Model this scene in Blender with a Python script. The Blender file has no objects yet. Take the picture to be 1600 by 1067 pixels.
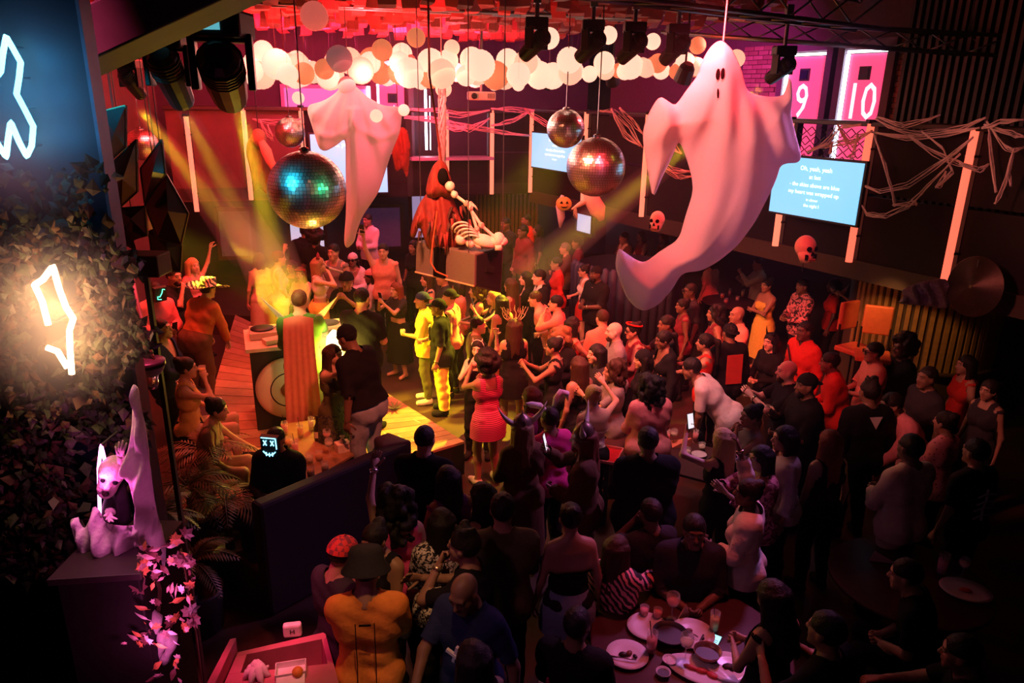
import bpy, bmesh, math, random
import numpy as np
from mathutils import Vector, Matrix, Euler, Quaternion
random.seed(7)
RNG = np.random.default_rng(7)
SC = bpy.context.scene
COL = SC.collection
PI = math.pi
R = math.radians

# ------------------------------------------------------------------ camera
FPX, PITCH, ROLL, EYE = 1148.0, R(18.3), R(1.0), 4.5
_f = np.array([0, math.cos(PITCH), -math.sin(PITCH)])
_r0 = np.array([1.0, 0, 0]); _u0 = np.cross(_r0, _f)
_c, _s = math.cos(ROLL), math.sin(ROLL)
CAM_R = _c * _r0 + _s * _u0
CAM_U = -_s * _r0 + _c * _u0
CAM_O = np.array([0, 0, EYE])
cam = bpy.data.cameras.new('camera')
cam.sensor_width = 36; cam.lens = FPX / 1600 * 36; cam.clip_start = 0.05; cam.clip_end = 100
cam.dof.use_dof = False
camo = bpy.data.objects.new('camera', cam); COL.objects.link(camo)
M = Matrix.Identity(4)
for i in range(3):
    M[i][0] = CAM_R[i]; M[i][1] = CAM_U[i]; M[i][2] = -_f[i]; M[i][3] = CAM_O[i]
camo.matrix_world = M
SC.camera = camo

def ray(px, py):
    return _f + CAM_R * ((px - 800) / FPX) + CAM_U * ((533.5 - py) / FPX)
def at_y(px, py, Y):
    d = ray(px, py); return Vector(CAM_O + d * (Y / d[1]))
def at_z(px, py, z):
    d = ray(px, py); return Vector(CAM_O + d * ((z - EYE) / d[2]))
def at_plane(px, py, p, n):
    d = ray(px, py); p = np.array(p); n = np.array(n)
    return Vector(CAM_O + d * (((p - CAM_O) @ n) / (d @ n)))

# ------------------------------------------------------------------ world, exposure
SC.view_settings.view_transform = 'Standard'; SC.view_settings.look = 'None'
SC.view_settings.gamma = 1; SC.view_settings.use_curve_mapping = False
SC.view_settings.exposure = 0.0
W = bpy.data.worlds.new('world'); SC.world = W; W.use_nodes = True
W.node_tree.nodes['Background'].inputs[0].default_value = (0.010, 0.003, 0.008, 1)
W.node_tree.nodes['Background'].inputs[1].default_value = 0.3
SC.cycles.volume_step_rate = 2.0
SC.cycles.max_bounces = 6; SC.cycles.diffuse_bounces = 3; SC.cycles.glossy_bounces = 3
SC.cycles.transmission_bounces = 4; SC.cycles.transparent_max_bounces = 12; SC.cycles.volume_bounces = 0
SC.cycles.sample_clamp_indirect = 4.0

# ------------------------------------------------------------------ lamps
def aim(o, target):
    d = Vector(target) - o.location
    o.rotation_euler = d.to_track_quat('-Z', 'Y').to_euler()
def spot(name, loc, target, color, power, angle, blend=0.3, radius=0.08):
    l = bpy.data.lights.new(name, 'SPOT'); l.energy = power; l.color = color
    l.spot_size = R(angle); l.spot_blend = blend; l.shadow_soft_size = radius
    o = bpy.data.objects.new(name, l); COL.objects.link(o); o.location = loc; aim(o, target); return o
def area(name, loc, target, color, power, sx, sy=None):
    l = bpy.data.lights.new(name, 'AREA'); l.energy = power; l.color = color
    l.shape = 'RECTANGLE'; l.size = sx; l.size_y = sy or sx
    o = bpy.data.objects.new(name, l); COL.objects.link(o); o.location = loc; aim(o, target); return o
def point(name, loc, color, power, radius=0.05):
    l = bpy.data.lights.new(name, 'POINT'); l.energy = power; l.color = color; l.shadow_soft_size = radius
    o = bpy.data.objects.new(name, l); COL.objects.link(o); o.location = loc; return o
# red and orange washes from the rig onto the crowd
spot('red_wash', (1.5, 6.2, 5.4), (1.4, 9.5, 1.0), (1.0, .035, .045), 1450, 75, .6, .2)
spot('red_wash', (3.0, 11.5, 5.4), (.5, 11.5, 1.0), (1.0, .05, .055), 1200, 85, .6, .2)
spot('orange_wash', (-1.2, 6.8, 5.4), (.8, 10.2, 1.0), (1.0, .20, .09), 2000, 62, .6, .2)
spot('red_wash', (-4.5, 9.5, 5.4), (-3.0, 9.0, .8), (1.0, .10, .05), 550, 70, .6, .2)
spot('orange_front', (-.2, 4.2, 5.4), (-2.3, 8.3, 1.2), (1.0, .16, .08), 800, 34, .6, .15)
# yellow moving heads
B1, T1 = at_y(374, 172, 5.4), at_z(446, 470, 1.6)
B2, T2 = at_y(287, 168, 6.5), at_z(428, 440, 1.4)
B3, T3 = at_y(216, 166, 8.75), at_z(392, 400, 1.5)
B4, T4 = at_y(1196, 131, 8.6), at_z(800, 450, 1.2)
for a_, t_, w_ in ((B1, T1, 5200), (B2, T2, 6500), (B3, T3, 4600), (B4, T4, 7000)): spot('yellow_beam', a_, t_, (1.0, .66, .02), w_, 5.0, .35, .05)
spot('yellow_flood', (-5.1, 9.7, 3.0), (-1.1, 9.9, 0.3), (1.0, .70, .02), 4200, 32, .5, .1)  # this, key and floor spots are added; no moving head stands there
spot('yellow_key', (-3.7, 6.0, 5.3), at_y(462, 478, 8.35), (1.0, .74, .26), 1500, 10, .6, .1)
spot('yellow_floor', (.9, 12.2, 4.4), (-1.35, 9.4, 0.2), (1.0, .70, .02), 6500, 36, .6, .1)
point('glare_fill', at_y(523, 556, 8.15), (1.0, .66, .05), 75, .1)  # point added to strengthen the made-up glare on stage
# magenta and violet washes on the far balcony
area('magenta_wash', (-2.5, 13.5, 5.5), (-2.5, 17.5, 3.5), (1.0, .03, .14), 560, 4, .5)
area('violet_wash', (3.2, 14.2, 5.5), (3.6, 17, 4.0), (.75, .05, .6), 90, 2.5, .5)
area('red_left_wash', (-3.6, 10.0, 5.4), (-6.4, 11.5, 3.0), (1.0, .03, .03), 420, 2.5, .5)
spot('red_ceiling_wash', (-2.0, 10.5, 4.7), (-1.5, 12.5, 6.3), (1.0, .03, .03), 1050, 165, .5, .3)
spot('red_ceiling_wash', (-1.0, 14.0, 4.6), (-1.5, 14, 6.3), (1.0, .04, .05), 700, 165, .5, .3)
spot('ghost_key', (-.6, 4.6, 5.4), (1.8, 6.5, 4.0), (1.0, .21, .16), 880, 42, .6, .3)
spot('ghost_back', (3.6, 8.0, 5.4), (2.0, 6.5, 3.4), (.85, .28, .9), 560, 45, .6, .3)
spot('rear_ghost_key', (-1.0, 8.6, 5.4), (-2.3, 10.2, 3.9), (1.0, .10, .15), 520, 40, .6, .2)
spot('orange_brick_spot', (7.6, 10.9, 4.3), (8.2, 12.3, 4.9), (1.0, .33, .05), 160, 80, .6, .05)  # orange spot on the brick bays, no fixture modelled
spot('gold_booth_light', (4.3, 8.6, 2.6), (5.4, 9.7, 1.2), (1.0, .45, .12), 40, 60, .6, .05)
spot('pink_fill', (-2.1, 3.2, 5.8), (-1.75, 4.3, 1.0), (1.0, .07, .20), 1500, 20, .6, .2)
spot('orange_jersey_light', (-.5, 3.0, 5.8), (-.95, 4.1, 1.2), (1.0, .42, .16), 300, 22, .6, .1)  # unseen spot added to brighten the orange jersey
spot('table_fill', (1.9, 5.2, 4.4), (1.35, 4.45, .76), (1.0, .10, .10), 170, 42, .7, .1)  # unseen red spot added over the dark round table
spot('pink_fill', (-1.9, 2.3, 4.6), (-1.35, 2.62, 3.2), (1.0, .25, .55), 40, 60, .6, .1)
spot('cyan_ball_light', (-4.2, 3.9, 5.4), at_y(480, 297, 7.8), (.02, .70, 1.0), 1500, 8, .5, .2)  # unseen spots added for the teal and green glints on the ball
spot('green_ball_light', (1.2, 5.6, 4.3), at_y(480, 297, 7.8), (.02, 1.0, .35), 160, 9, .5, .05)
area('lantern_glow', (-1.2, 11.4, 4.5), (.6, 9.4, .8), (1.0, .46, .34), 90, 5.0, 1.6)
spot('pink_white_spot', (1.4, 6.9, 5.3), (1.6, 8.0, 1.1), (1.0, .40, .44), 420, 42, .7, .15)
# glow of the neon tubes (the tubes themselves also emit)
for x_, y_ in ((62, 452), (90, 480), (104, 540)): point('amber_neon', at_y(x_, y_, 2.76), (1.0, .50, .20), 4.2, .04)
for x_, y_ in ((10, 90), (34, 150), (45, 215)): point('cyan_neon', at_y(x_, y_, 2.86), (.01, .42, 1.0), 1.2, .04)
point('pink_neon', at_y(158, 750, 2.62), (1.0, .12, .6), 2.0, .03)
for x_, y_ in ((245, 925), (235, 1030)): point('pink_garland_light', at_y(x_, y_, 2.36), (1.0, .16, .55), 2.0, .04)


# ------------------------------------------------------------------ materials
MATS = {}
def mat(key, color=(.5, .5, .5), rough=.6, metal=0.0, emit=None, strength=1.0, noise=0.25, scale=14.0, bump=0.0,
        trans=0.0, alpha=1.0, spec=.5, sheen=0.0, translucent=0.0):
    if key in MATS: return MATS[key]
    m = bpy.data.materials.new(key); m.use_nodes = True
    nt = m.node_tree; N, L = nt.nodes, nt.links
    b = N['Principled BSDF']
    b.inputs['Roughness'].default_value = rough; b.inputs['Metallic'].default_value = metal
    b.inputs['Specular IOR Level'].default_value = spec
    b.inputs['Transmission Weight'].default_value = trans; b.inputs['Alpha'].default_value = alpha
    if sheen: b.inputs['Sheen Weight'].default_value = sheen
    tc = N.new('ShaderNodeTexCoord')
    nz = N.new('ShaderNodeTexNoise'); nz.inputs['Scale'].default_value = scale; nz.inputs['Detail'].default_value = 3
    L.new(tc.outputs['Object'], nz.inputs['Vector'])
    mx = N.new('ShaderNodeMix'); mx.data_type = 'RGBA'
    c = color
    mx.inputs[6].default_value = (c[0] * (1 - noise), c[1] * (1 - noise), c[2] * (1 - noise), 1)
    mx.inputs[7].default_value = (min(1, c[0] * (1 + noise)), min(1, c[1] * (1 + noise)), min(1, c[2] * (1 + noise)), 1)
    L.new(nz.outputs['Fac'], mx.inputs[0]); L.new(mx.outputs[2], b.inputs['Base Color'])
    if bump:
        bp = N.new('ShaderNodeBump'); bp.inputs['Strength'].default_value = bump; bp.inputs['Distance'].default_value = .02
        L.new(nz.outputs['Fac'], bp.inputs['Height']); L.new(bp.outputs[0], b.inputs['Normal'])
    if emit is not None:
        b.inputs['Emission Color'].default_value = (*emit, 1); b.inputs['Emission Strength'].default_value = strength
    if translucent:
        out = N['Material Output']; t = N.new('ShaderNodeBsdfTranslucent'); ms = N.new('ShaderNodeMixShader')
        L.new(mx.outputs[2], t.inputs[0]); ms.inputs[0].default_value = translucent
        L.new(b.outputs[0], ms.inputs[1]); L.new(t.outputs[0], ms.inputs[2]); L.new(ms.outputs[0], out.inputs[0])
    MATS[key] = m
    return m

def pattern_mat(key, kind, c1, c2, scale=20.0, rough=.7):
    """Printed cloth: kind in stripe, zebra, leopard, floral, plaid, dots, grid."""
    if key in MATS: return MATS[key]
    m = bpy.data.materials.new(key); m.use_nodes = True
    nt = m.node_tree; N, L = nt.nodes, nt.links
    b = N['Principled BSDF']; b.inputs['Roughness'].default_value = rough
    tc = N.new('ShaderNodeTexCoord'); rp = N.new('ShaderNodeValToRGB')
    if kind in ('stripe', 'zebra'):
        t = N.new('ShaderNodeTexWave'); t.inputs['Scale'].default_value = scale
        t.bands_direction = 'Z' if kind == 'stripe' else 'DIAGONAL'
        t.inputs['Distortion'].default_value = .6 if kind == 'stripe' else 6.0; src = t.outputs['Fac']
    elif kind in ('floral', 'leopard'):
        t = N.new('ShaderNodeTexNoise'); t.inputs['Scale'].default_value = scale; t.inputs['Detail'].default_value = 2
        t.inputs['Distortion'].default_value = 1.5; src = t.outputs['Fac']
    elif kind == 'dots':
        t = N.new('ShaderNodeTexVoronoi'); t.inputs['Scale'].default_value = scale; src = t.outputs['Distance']
    else:
        t = N.new('ShaderNodeTexChecker'); t.inputs['Scale'].default_value = scale; src = t.outputs['Fac']
    L.new(tc.outputs['Object'], t.inputs['Vector'])
    a, e = {'dots': (.22, .28)}.get(kind, (.46, .54))
    rp.color_ramp.elements[0].position = a; rp.color_ramp.elements[1].position = e
    rp.color_ramp.elements[0].color = (*c1, 1); rp.color_ramp.elements[1].color = (*c2, 1)
    L.new(src, rp.inputs[0]); L.new(rp.outputs[0], b.inputs['Base Color'])
    MATS[key] = m
    return m

def glass_mat(key, tint=(1, 1, 1), rough=.02):
    return mat(key, tint, rough, trans=1.0, noise=0.0)

def emat(key, color, strength):
    return mat(key, tuple(c * .8 for c in color), .5, emit=color, strength=strength, noise=.02)

BLACK = mat('black_paint', (.012, .012, .014), .45)
BLACK2 = mat('black_matte', (.006, .006, .007), .9, spec=0.0)
STEEL = mat('dull_steel', (.25, .25, .27), .35, .9)
CHROME = mat('chrome', (.7, .7, .72), .12, 1.0)
WOOD = mat('dark_wood', (.09, .045, .025), .5, scale=6)
WHITE = mat('white_plastic', (.75, .75, .75), .4)

# ------------------------------------------------------------------ mesh helpers
class MB:
    """Collects triangles and quads, then links them as ONE mesh object."""
    def __init__(self): self.v = []; self.f = []; self.m = []; self.n = 0
    def add(self, V, F, mi=0):
        V = [tuple(map(float, p)) for p in V]
        self.v += V; o = self.n
        self.f += [tuple(i + o for i in f) for f in F]; self.m += [mi] * len(F); self.n += len(V); return self
    def box(self, c, s, rot=None, mi=0):
        x, y, z = s[0] / 2, s[1] / 2, s[2] / 2
        P = [Vector(p) for p in ((-x, -y, -z), (x, -y, -z), (x, y, -z), (-x, y, -z), (-x, -y, z), (x, -y, z), (x, y, z), (-x, y, z))]
        if rot is not None: P = [rot @ p for p in P]
        c = Vector(c)
        return self.add([p + c for p in P], [(0, 3, 2, 1), (4, 5, 6, 7), (0, 1, 5, 4), (1, 2, 6, 5), (2, 3, 7, 6), (3, 0, 4, 7)], mi)
    def hexa(self, P, mi=0):
        return self.add(P, [(0, 3, 2, 1), (4, 5, 6, 7), (0, 1, 5, 4), (1, 2, 6, 5), (2, 3, 7, 6), (3, 0, 4, 7)], mi)
    def tube(self, pts, r, n=8, mi=0, cap=True):
        pts = [Vector(p) for p in pts]; k = len(pts)
        rr = r if hasattr(r, '__len__') else [r] * k
        V = []; up = None
        for i in range(k):
            t = (pts[min(i + 1, k - 1)] - pts[max(i - 1, 0)])
            t = t.normalized() if t.length > 1e-9 else Vector((0, 0, 1))
            if up is None: up = t.orthogonal().normalized()
            up = (up - t * up.dot(t)); up = up.normalized() if up.length > 1e-6 else t.orthogonal().normalized()
            w = t.cross(up)
            for j in range(n):
                a = 2 * PI * j / n
                V.append(pts[i] + (up * math.cos(a) + w * math.sin(a)) * rr[i])
        F = [(i * n + j, i * n + (j + 1) % n, (i + 1) * n + (j + 1) % n, (i + 1) * n + j) for i in range(k - 1) for j in range(n)]
        if cap: F += [tuple(range(n - 1, -1, -1)), tuple((k - 1) * n + j for j in range(n))]
        return self.add(V, F, mi)
    def lathe(self, prof, n=16, c=(0, 0, 0), rot=None, mi=0, cap=True):
        V = []; c = Vector(c)
        for (r, z) in prof:
            for j in range(n):
                a = 2 * PI * j / n; p = Vector((r * math.cos(a), r * math.sin(a), z))
                V.append((rot @ p if rot is not None else p) + c)
        k = len(prof)
        F = [(i * n + j, i * n + (j + 1) % n, (i + 1) * n + (j + 1) % n, (i + 1) * n + j) for i in range(k - 1) for j in range(n)]
        if cap: F += [tuple(range(n - 1, -1, -1)), tuple((k - 1) * n + j for j in range(n))]
        return self.add(V, F, mi)
    def ball(self, c, r, n=12, m=8, rot=None, mi=0):
        rr = r if hasattr(r, '__len__') else (r, r, r)
        V = []; c = Vector(c)
        for i in range(m + 1):
            th = PI * i / m
            for j in range(n):
                a = 2 * PI * j / n
                p = Vector((rr[0] * math.sin(th) * math.cos(a), rr[1] * math.sin(th) * math.sin(a), rr[2] * math.cos(th)))
                V.append((rot @ p if rot is not None else p) + c)
        F = [(i * n + j, (i + 1) * n + j, (i + 1) * n + (j + 1) % n, i * n + (j + 1) % n) for i in range(m) for j in range(n)]
        return self.add(V, F, mi)
    def prism(self, poly, d, rot=None, c=(0, 0, 0), mi=0):
        """poly in xz plane, extruded along y by d."""
        c = Vector(c); k = len(poly)
        V = [Vector((x, -d / 2, z)) for x, z in poly] + [Vector((x, d / 2, z)) for x, z in poly]
        V = [(rot @ p if rot is not None else p) + c for p in V]
        F = [tuple(range(k)), tuple(range(2 * k - 1, k - 1, -1))] + [(i, i + k, (i + 1) % k + k, (i + 1) % k) for i in range(k)]
        return self.add(V, F, mi)
    def build(self, name, mats, parent=None, smooth=False, bevel=0.0, loc=None):
        me = bpy.data.meshes.new(name); me.from_pydata(self.v, [], self.f)
        if not isinstance(mats, (list, tuple)): mats = [mats]
        for m in mats: me.materials.append(m)
        if len(mats) > 1: me.polygons.foreach_set('material_index', np.array(self.m, dtype=np.int32))
        if smooth: me.polygons.foreach_set('use_smooth', np.ones(len(me.polygons), dtype=bool))
        me.update()
        o = bpy.data.objects.new(name, me); COL.objects.link(o)
        if loc is not None: o.location = loc
        if parent is not None: o.parent = parent
        if bevel:
            b = o.modifiers.new('bevel', 'BEVEL'); b.width = bevel; b.segments = 2; b.limit_method = 'ANGLE'
        return o

def npmesh(name, V, F, mats, parent=None, smooth=True, midx=None):
    me = bpy.data.meshes.new(name)
    V = np.asarray(V, dtype=np.float32); F = np.asarray(F, dtype=np.int32)
    if len(F) == 0: F = np.zeros((0, 3), dtype=np.int32)
    k = F.shape[1]
    me.vertices.add(len(V)); me.vertices.foreach_set('co', V.ravel())
    me.loops.add(F.size); me.loops.foreach_set('vertex_index', F.ravel())
    me.polygons.add(len(F)); me.polygons.foreach_set('loop_start', np.arange(0, F.size, k, dtype=np.int32))
    if not isinstance(mats, (list, tuple)): mats = [mats]
    for m in mats: me.materials.append(m)
    if midx is not None: me.polygons.foreach_set('material_index', np.asarray(midx, dtype=np.int32))
    if smooth: me.polygons.foreach_set('use_smooth', np.ones(len(F), dtype=bool))
    me.update(calc_edges=True)
    o = bpy.data.objects.new(name, me); COL.objects.link(o)
    if parent is not None: o.parent = parent
    return o

def tag(o, label=None, cat=None, group=None, kind=None):
    if label: o['label'] = label
    if cat: o['category'] = cat
    if group: o['group'] = group
    if kind: o['kind'] = kind
    return o
def empty(name, loc=(0, 0, 0), rz=0.0, label=None, cat=None, group=None):
    o = bpy.data.objects.new(name, None); COL.objects.link(o); o.location = loc; o.rotation_euler = (0, 0, rz)
    return tag(o, label, cat, group)
def clone(o, parent=None):
    c = o.copy(); COL.objects.link(c)
    if parent is not None: c.parent = parent
    for ch in o.children: clone(ch, c)
    return c
def text(name, s, mat_, size, parent=None, loc=(0, 0, 0), rot=(0, 0, 0), ext=0.002, align='CENTER', sx=1.0):
    cu = bpy.data.curves.new(name, 'FONT'); cu.body = s; cu.size = size; cu.extrude = ext; cu.align_x = align; cu.align_y = 'CENTER'
    cu.materials.append(mat_); cu.resolution_u = 2
    o = bpy.data.objects.new(name, cu); COL.objects.link(o); o.location = loc; o.rotation_euler = rot; o.scale = (sx, 1, 1)
    bpy.context.view_layer.update()
    me = bpy.data.meshes.new_from_object(o.evaluated_get(bpy.context.evaluated_depsgraph_get())); mw = o.matrix_basis.copy()
    bpy.data.objects.remove(o); bpy.data.curves.remove(cu)
    o = bpy.data.objects.new(name, me); COL.objects.link(o); o.matrix_basis = mw; o['kind'] = 'stuff'
    if parent is not None: o.parent = parent
    return o

# ------------------------------------------------------------------ signed-distance meshing
def surfnets(S, org, vx):
    ins = S < 0
    nx, ny, nz = S.shape
    c = np.zeros((nx - 1, ny - 1, nz - 1), np.int8)
    for dx in (0, 1):
        for dy in (0, 1):
            for dz in (0, 1):
                c += ins[dx:nx - 1 + dx, dy:ny - 1 + dy, dz:nz - 1 + dz]
    act = np.argwhere((c > 0) & (c < 8))
    if len(act) == 0: return np.zeros((0, 3)), np.zeros((0, 4), int)
    idx = -np.ones(c.shape, np.int64); idx[act[:, 0], act[:, 1], act[:, 2]] = np.arange(len(act))
    acc = np.zeros((len(act), 3)); cnt = np.zeros(len(act))
    corners = [(0, 0, 0), (1, 0, 0), (0, 1, 0), (1, 1, 0), (0, 0, 1), (1, 0, 1), (0, 1, 1), (1, 1, 1)]
    val = [S[act[:, 0] + a, act[:, 1] + b, act[:, 2] + d] for a, b, d in corners]
    for i in range(8):
        for j in range(i + 1, 8):
            df = np.array(corners[j]) - np.array(corners[i])
            if np.abs(df).sum() != 1: continue
            m = (val[i] < 0) != (val[j] < 0)
            t = np.where(m, val[i] / np.where(m, val[i] - val[j], 1), 0)
            acc += np.where(m[:, None], np.array(corners[i]) + t[:, None] * df, 0); cnt += m
    V = (act + acc / cnt[:, None]) * vx + org
    F = []
    for ax in range(3):
        a1, a2 = [(1, 2), (2, 0), (0, 1)][ax]
        sl0 = [slice(None)] * 3; sl1 = [slice(None)] * 3
        sl0[ax] = slice(0, -1); sl1[ax] = slice(1, None)
        d = ins[tuple(sl0)].astype(np.int8) - ins[tuple(sl1)].astype(np.int8)
        for sgn in (1, -1):
            e = np.argwhere(d == sgn)
            e = e[(e[:, a1] > 0) & (e[:, a2] > 0) & (e[:, a1] < S.shape[a1] - 1) & (e[:, a2] < S.shape[a2] - 1)]
            o1 = np.zeros(3, int); o1[a1] = 1; o2 = np.zeros(3, int); o2[a2] = 1
            q = [e - o1 - o2, e - o2, e, e - o1]
            q = np.stack([idx[p[:, 0], p[:, 1], p[:, 2]] for p in q], 1)
            F.append(q if sgn == 1 else q[:, ::-1])
    F = np.concatenate(F)
    return V, F[(F >= 0).all(1)]

def vnormals(V, F):
    n = np.zeros_like(V)
    if F.shape[1] == 4: fn = np.cross(V[F[:, 2]] - V[F[:, 0]], V[F[:, 3]] - V[F[:, 1]])
    else: fn = np.cross(V[F[:, 1]] - V[F[:, 0]], V[F[:, 2]] - V[F[:, 0]])
    for j in range(F.shape[1]): np.add.at(n, F[:, j], fn)
    return n / np.maximum(np.linalg.norm(n, axis=1, keepdims=True), 1e-9)

def relax(V, F, it=2, w=.5):
    E = np.concatenate([F[:, [i, (i + 1) % F.shape[1]]] for i in range(F.shape[1])])
    for _ in range(it):
        a = np.zeros_like(V); c = np.zeros(len(V))
        np.add.at(a, E[:, 0], V[E[:, 1]]); np.add.at(c, E[:, 0], 1)
        np.add.at(a, E[:, 1], V[E[:, 0]]); np.add.at(c, E[:, 1], 1)
        V = V * (1 - w) + w * a / np.maximum(c, 1)[:, None]
    return V

def clip(V, F, f, extra=None):
    """Keep f>=0, cutting faces cleanly. Returns V, tri F."""
    T = F if F.shape[1] == 3 else np.concatenate([F[:, [0, 1, 2]], F[:, [0, 2, 3]]])
    ins = f[T] >= 0; n = ins.sum(1)
    out = [T[n == 3]]
    nv = []; base = len(V); cache = {}
    def cut(i, j):
        k = (i, j) if i < j else (j, i)
        if k in cache: return cache[k]
        t = f[i] / (f[i] - f[j]); nv.append(V[i] * (1 - t) + V[j] * t); cache[k] = base + len(nv) - 1
        return cache[k]
    add = []
    for t, m in zip(T[(n == 1) | (n == 2)], ins[(n == 1) | (n == 2)]):
        t = [int(x) for x in t]
        if m.sum() == 1:
            r = int(np.argmax(m)); a, b, c = t[r], t[(r + 1) % 3], t[(r + 2) % 3]
            add.append((a, cut(a, b), cut(a, c)))
        else:
            r = int(np.argmin(m)); a, b, c = t[r], t[(r + 1) % 3], t[(r + 2) % 3]
            p, q = cut(a, b), cut(a, c); add += [(p, b, c), (p, c, q)]
    if add: out.append(np.array(add))
    F2 = np.concatenate(out) if out else np.zeros((0, 3), int)
    V2 = np.concatenate([V, np.array(nv).reshape(-1, 3)]) if nv else V
    used, inv = np.unique(F2, return_inverse=True)
    return V2[used], inv.reshape(-1, 3)

class Field:
    """Smooth union of tapered capsules on a grid, each evaluated only near itself."""
    def __init__(self, lo, hi, vx):
        self.lo = np.array(lo, float); self.vx = vx
        self.n = np.ceil((np.array(hi) - self.lo) / vx).astype(int) + 1
        self.S = np.full(self.n, 0.3)
    def add(self, a, b, ra, rb, k=.03, sub=False):
        a = np.array(a, float); b = np.array(b, float); mr = max(ra, rb) + k + 3 * self.vx
        i0 = np.maximum(np.floor((np.minimum(a, b) - mr - self.lo) / self.vx).astype(int), 0)
        i1 = np.minimum(np.ceil((np.maximum(a, b) + mr - self.lo) / self.vx).astype(int) + 1, self.n)
        if (i1 <= i0).any(): return
        g = np.stack(np.meshgrid(*[np.arange(i0[d], i1[d]) * self.vx + self.lo[d] for d in range(3)], indexing='ij'), -1)
        d = capsule(g, a, b, ra, rb)
        sl = tuple(slice(i0[q], i1[q]) for q in range(3)); s = self.S[sl]
        if sub:
            d = -d; h = np.maximum(k - np.abs(s - d), 0) / k; self.S[sl] = np.maximum(s, d) + h * h * k / 4
        else:
            h = np.maximum(k - np.abs(s - d), 0) / k; self.S[sl] = np.minimum(s, d) - h * h * k / 4
    def ell(self, c, r, k=.02, sub=False):
        c = np.array(c, float); r = np.array(r, float)
        g = np.stack(np.meshgrid(*[np.arange(self.n[d]) * self.vx + self.lo[d] for d in range(3)], indexing='ij'), -1) - c
        k0 = np.linalg.norm(g / r, axis=-1); k1 = np.linalg.norm(g / (r * r), axis=-1)
        d = k0 * (k0 - 1) / np.maximum(k1, 1e-6); s = self.S
        if sub:
            d = -d; h = np.maximum(k - np.abs(s - d), 0) / k; self.S = np.maximum(s, d) + h * h * k / 4
        else:
            h = np.maximum(k - np.abs(s - d), 0) / k; self.S = np.minimum(s, d) - h * h * k / 4
    def mesh(self): return surfnets(self.S, self.lo, self.vx)

def capsule(g, a, b, ra, rb):
    ab = b - a; L2 = max(float(ab @ ab), 1e-12)
    t = np.clip(((g - a) @ ab) / L2, 0, 1)
    return np.linalg.norm(g - a - t[..., None] * ab, axis=-1) - (ra + (rb - ra) * t)

# ------------------------------------------------------------------ the hall
U = Vector((-.505, .863, 0)).normalized(); VN = Vector((U.y, -U.x, 0))       # along / behind the balcony on the right
A0 = Vector((5.17, 8.5, 0)); E0 = Vector((.38, 16.7, 0)); L0 = Vector((-6.6, 14.35, 0))
N0 = A0 - U * 4.2
UB = (L0 - E0).normalized(); VB = Vector((UB.y, -UB.x, 0)) ; VB = VB if VB.y > 0 else -VB
def zed(p, z): return Vector((p.x, p.y, z))
def quadwall(name, p, q, z0, z1, th, m, back):
    b = MB(); p, q = Vector(p), Vector(q); t = back * th
    b.hexa([zed(p, z0), zed(q, z0), zed(q + t, z0), zed(p + t, z0), zed(p, z1), zed(q, z1), zed(q + t, z1), zed(p + t, z1)])
    o = b.build(name, m); o['kind'] = 'structure'; return o
M_FLOOR = mat('floor_boards', (.05, .028, .02), .45, noise=.5, scale=3)
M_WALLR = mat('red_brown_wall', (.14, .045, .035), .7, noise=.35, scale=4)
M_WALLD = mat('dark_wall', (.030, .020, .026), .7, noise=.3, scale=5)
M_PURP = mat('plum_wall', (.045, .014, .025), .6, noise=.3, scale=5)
M_FASC = mat('fascia_black', (.010, .005, .007), .6, noise=.3, scale=8, spec=.15)
M_CEIL = mat('ceiling_maroon', (.10, .02, .02), .8)

fl = MB().box((0, 9.5, -.06), (24, 26, .12)).build('floor', M_FLOOR); fl['kind'] = 'structure'
# boards of the dance floor nearest the lens and around the stage
ce = MB().box((0, 9.5, 6.36), (24, 26, .1)).build('ceiling', M_CEIL); ce['kind'] = 'structure'
# ragged hanging strips in rows under the ceiling
M_STRIP = mat('hanging_strip_red', (.30, .035, .03), .55, noise=.4, scale=5)
strips = []
for k in range(3):
    b = MB(); w = .20 + .03 * k
    pts = [(-.06, .42), (-.05, .12), (.02, .0), (.13, -.015)]
    V = []
    for i, (y, z) in enumerate(pts):
        V += [(-w / 2 * (1 - .1 * i), y, z + .02 * math.sin(i + k)), (w / 2 * (1 - .05 * i), y + .02 * k, z)]
    V += [(x, y + .008, z - .006) for x, y, z in V]
    F = [(2 * i, 2 * i + 1, 2 * i + 3, 2 * i + 2) for i in range(3)] + [(8 + 2 * i, 8 + 2 * i + 2, 8 + 2 * i + 3, 8 + 2 * i + 1) for i in range(3)]
    F += [(2 * i, 2 * i + 2, 2 * i + 10, 2 * i + 8) for i in range(3)] + [(2 * i + 1, 2 * i + 9, 2 * i + 11, 2 * i + 3) for i in range(3)] + [(6, 7, 15, 14), (0, 8, 9, 1)]
    b.add(V, F); o = b.build('ceiling_strip', M_STRIP, ce); strips.append(o)
n_s = 0; rnd = random.Random(3)
for iy in range(15):
    for ix in range(20):
        x = -5.9 + ix * .46 + (iy % 2) * .23 + rnd.uniform(-.05, .05); y = 9.0 + iy * .50 + rnd.uniform(-.05, .05)
        if (Vector((x, y, 0)) - A0).dot(VN) > -.5 or (Vector((x, y, 0)) - E0).dot(VB) > -.3 or y < 8.8: continue
        o = strips[n_s] if n_s < 3 else strips[n_s % 3].copy()
        if n_s >= 3: COL.objects.link(o); o.parent = ce
        o.location = (x, y, 5.58 + .004 * (y - 9) + rnd.uniform(-.05, .06)); o.rotation_euler = (rnd.uniform(-.2, .2), 0, rnd.uniform(-.5, .5) + .2)
        n_s += 1

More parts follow.
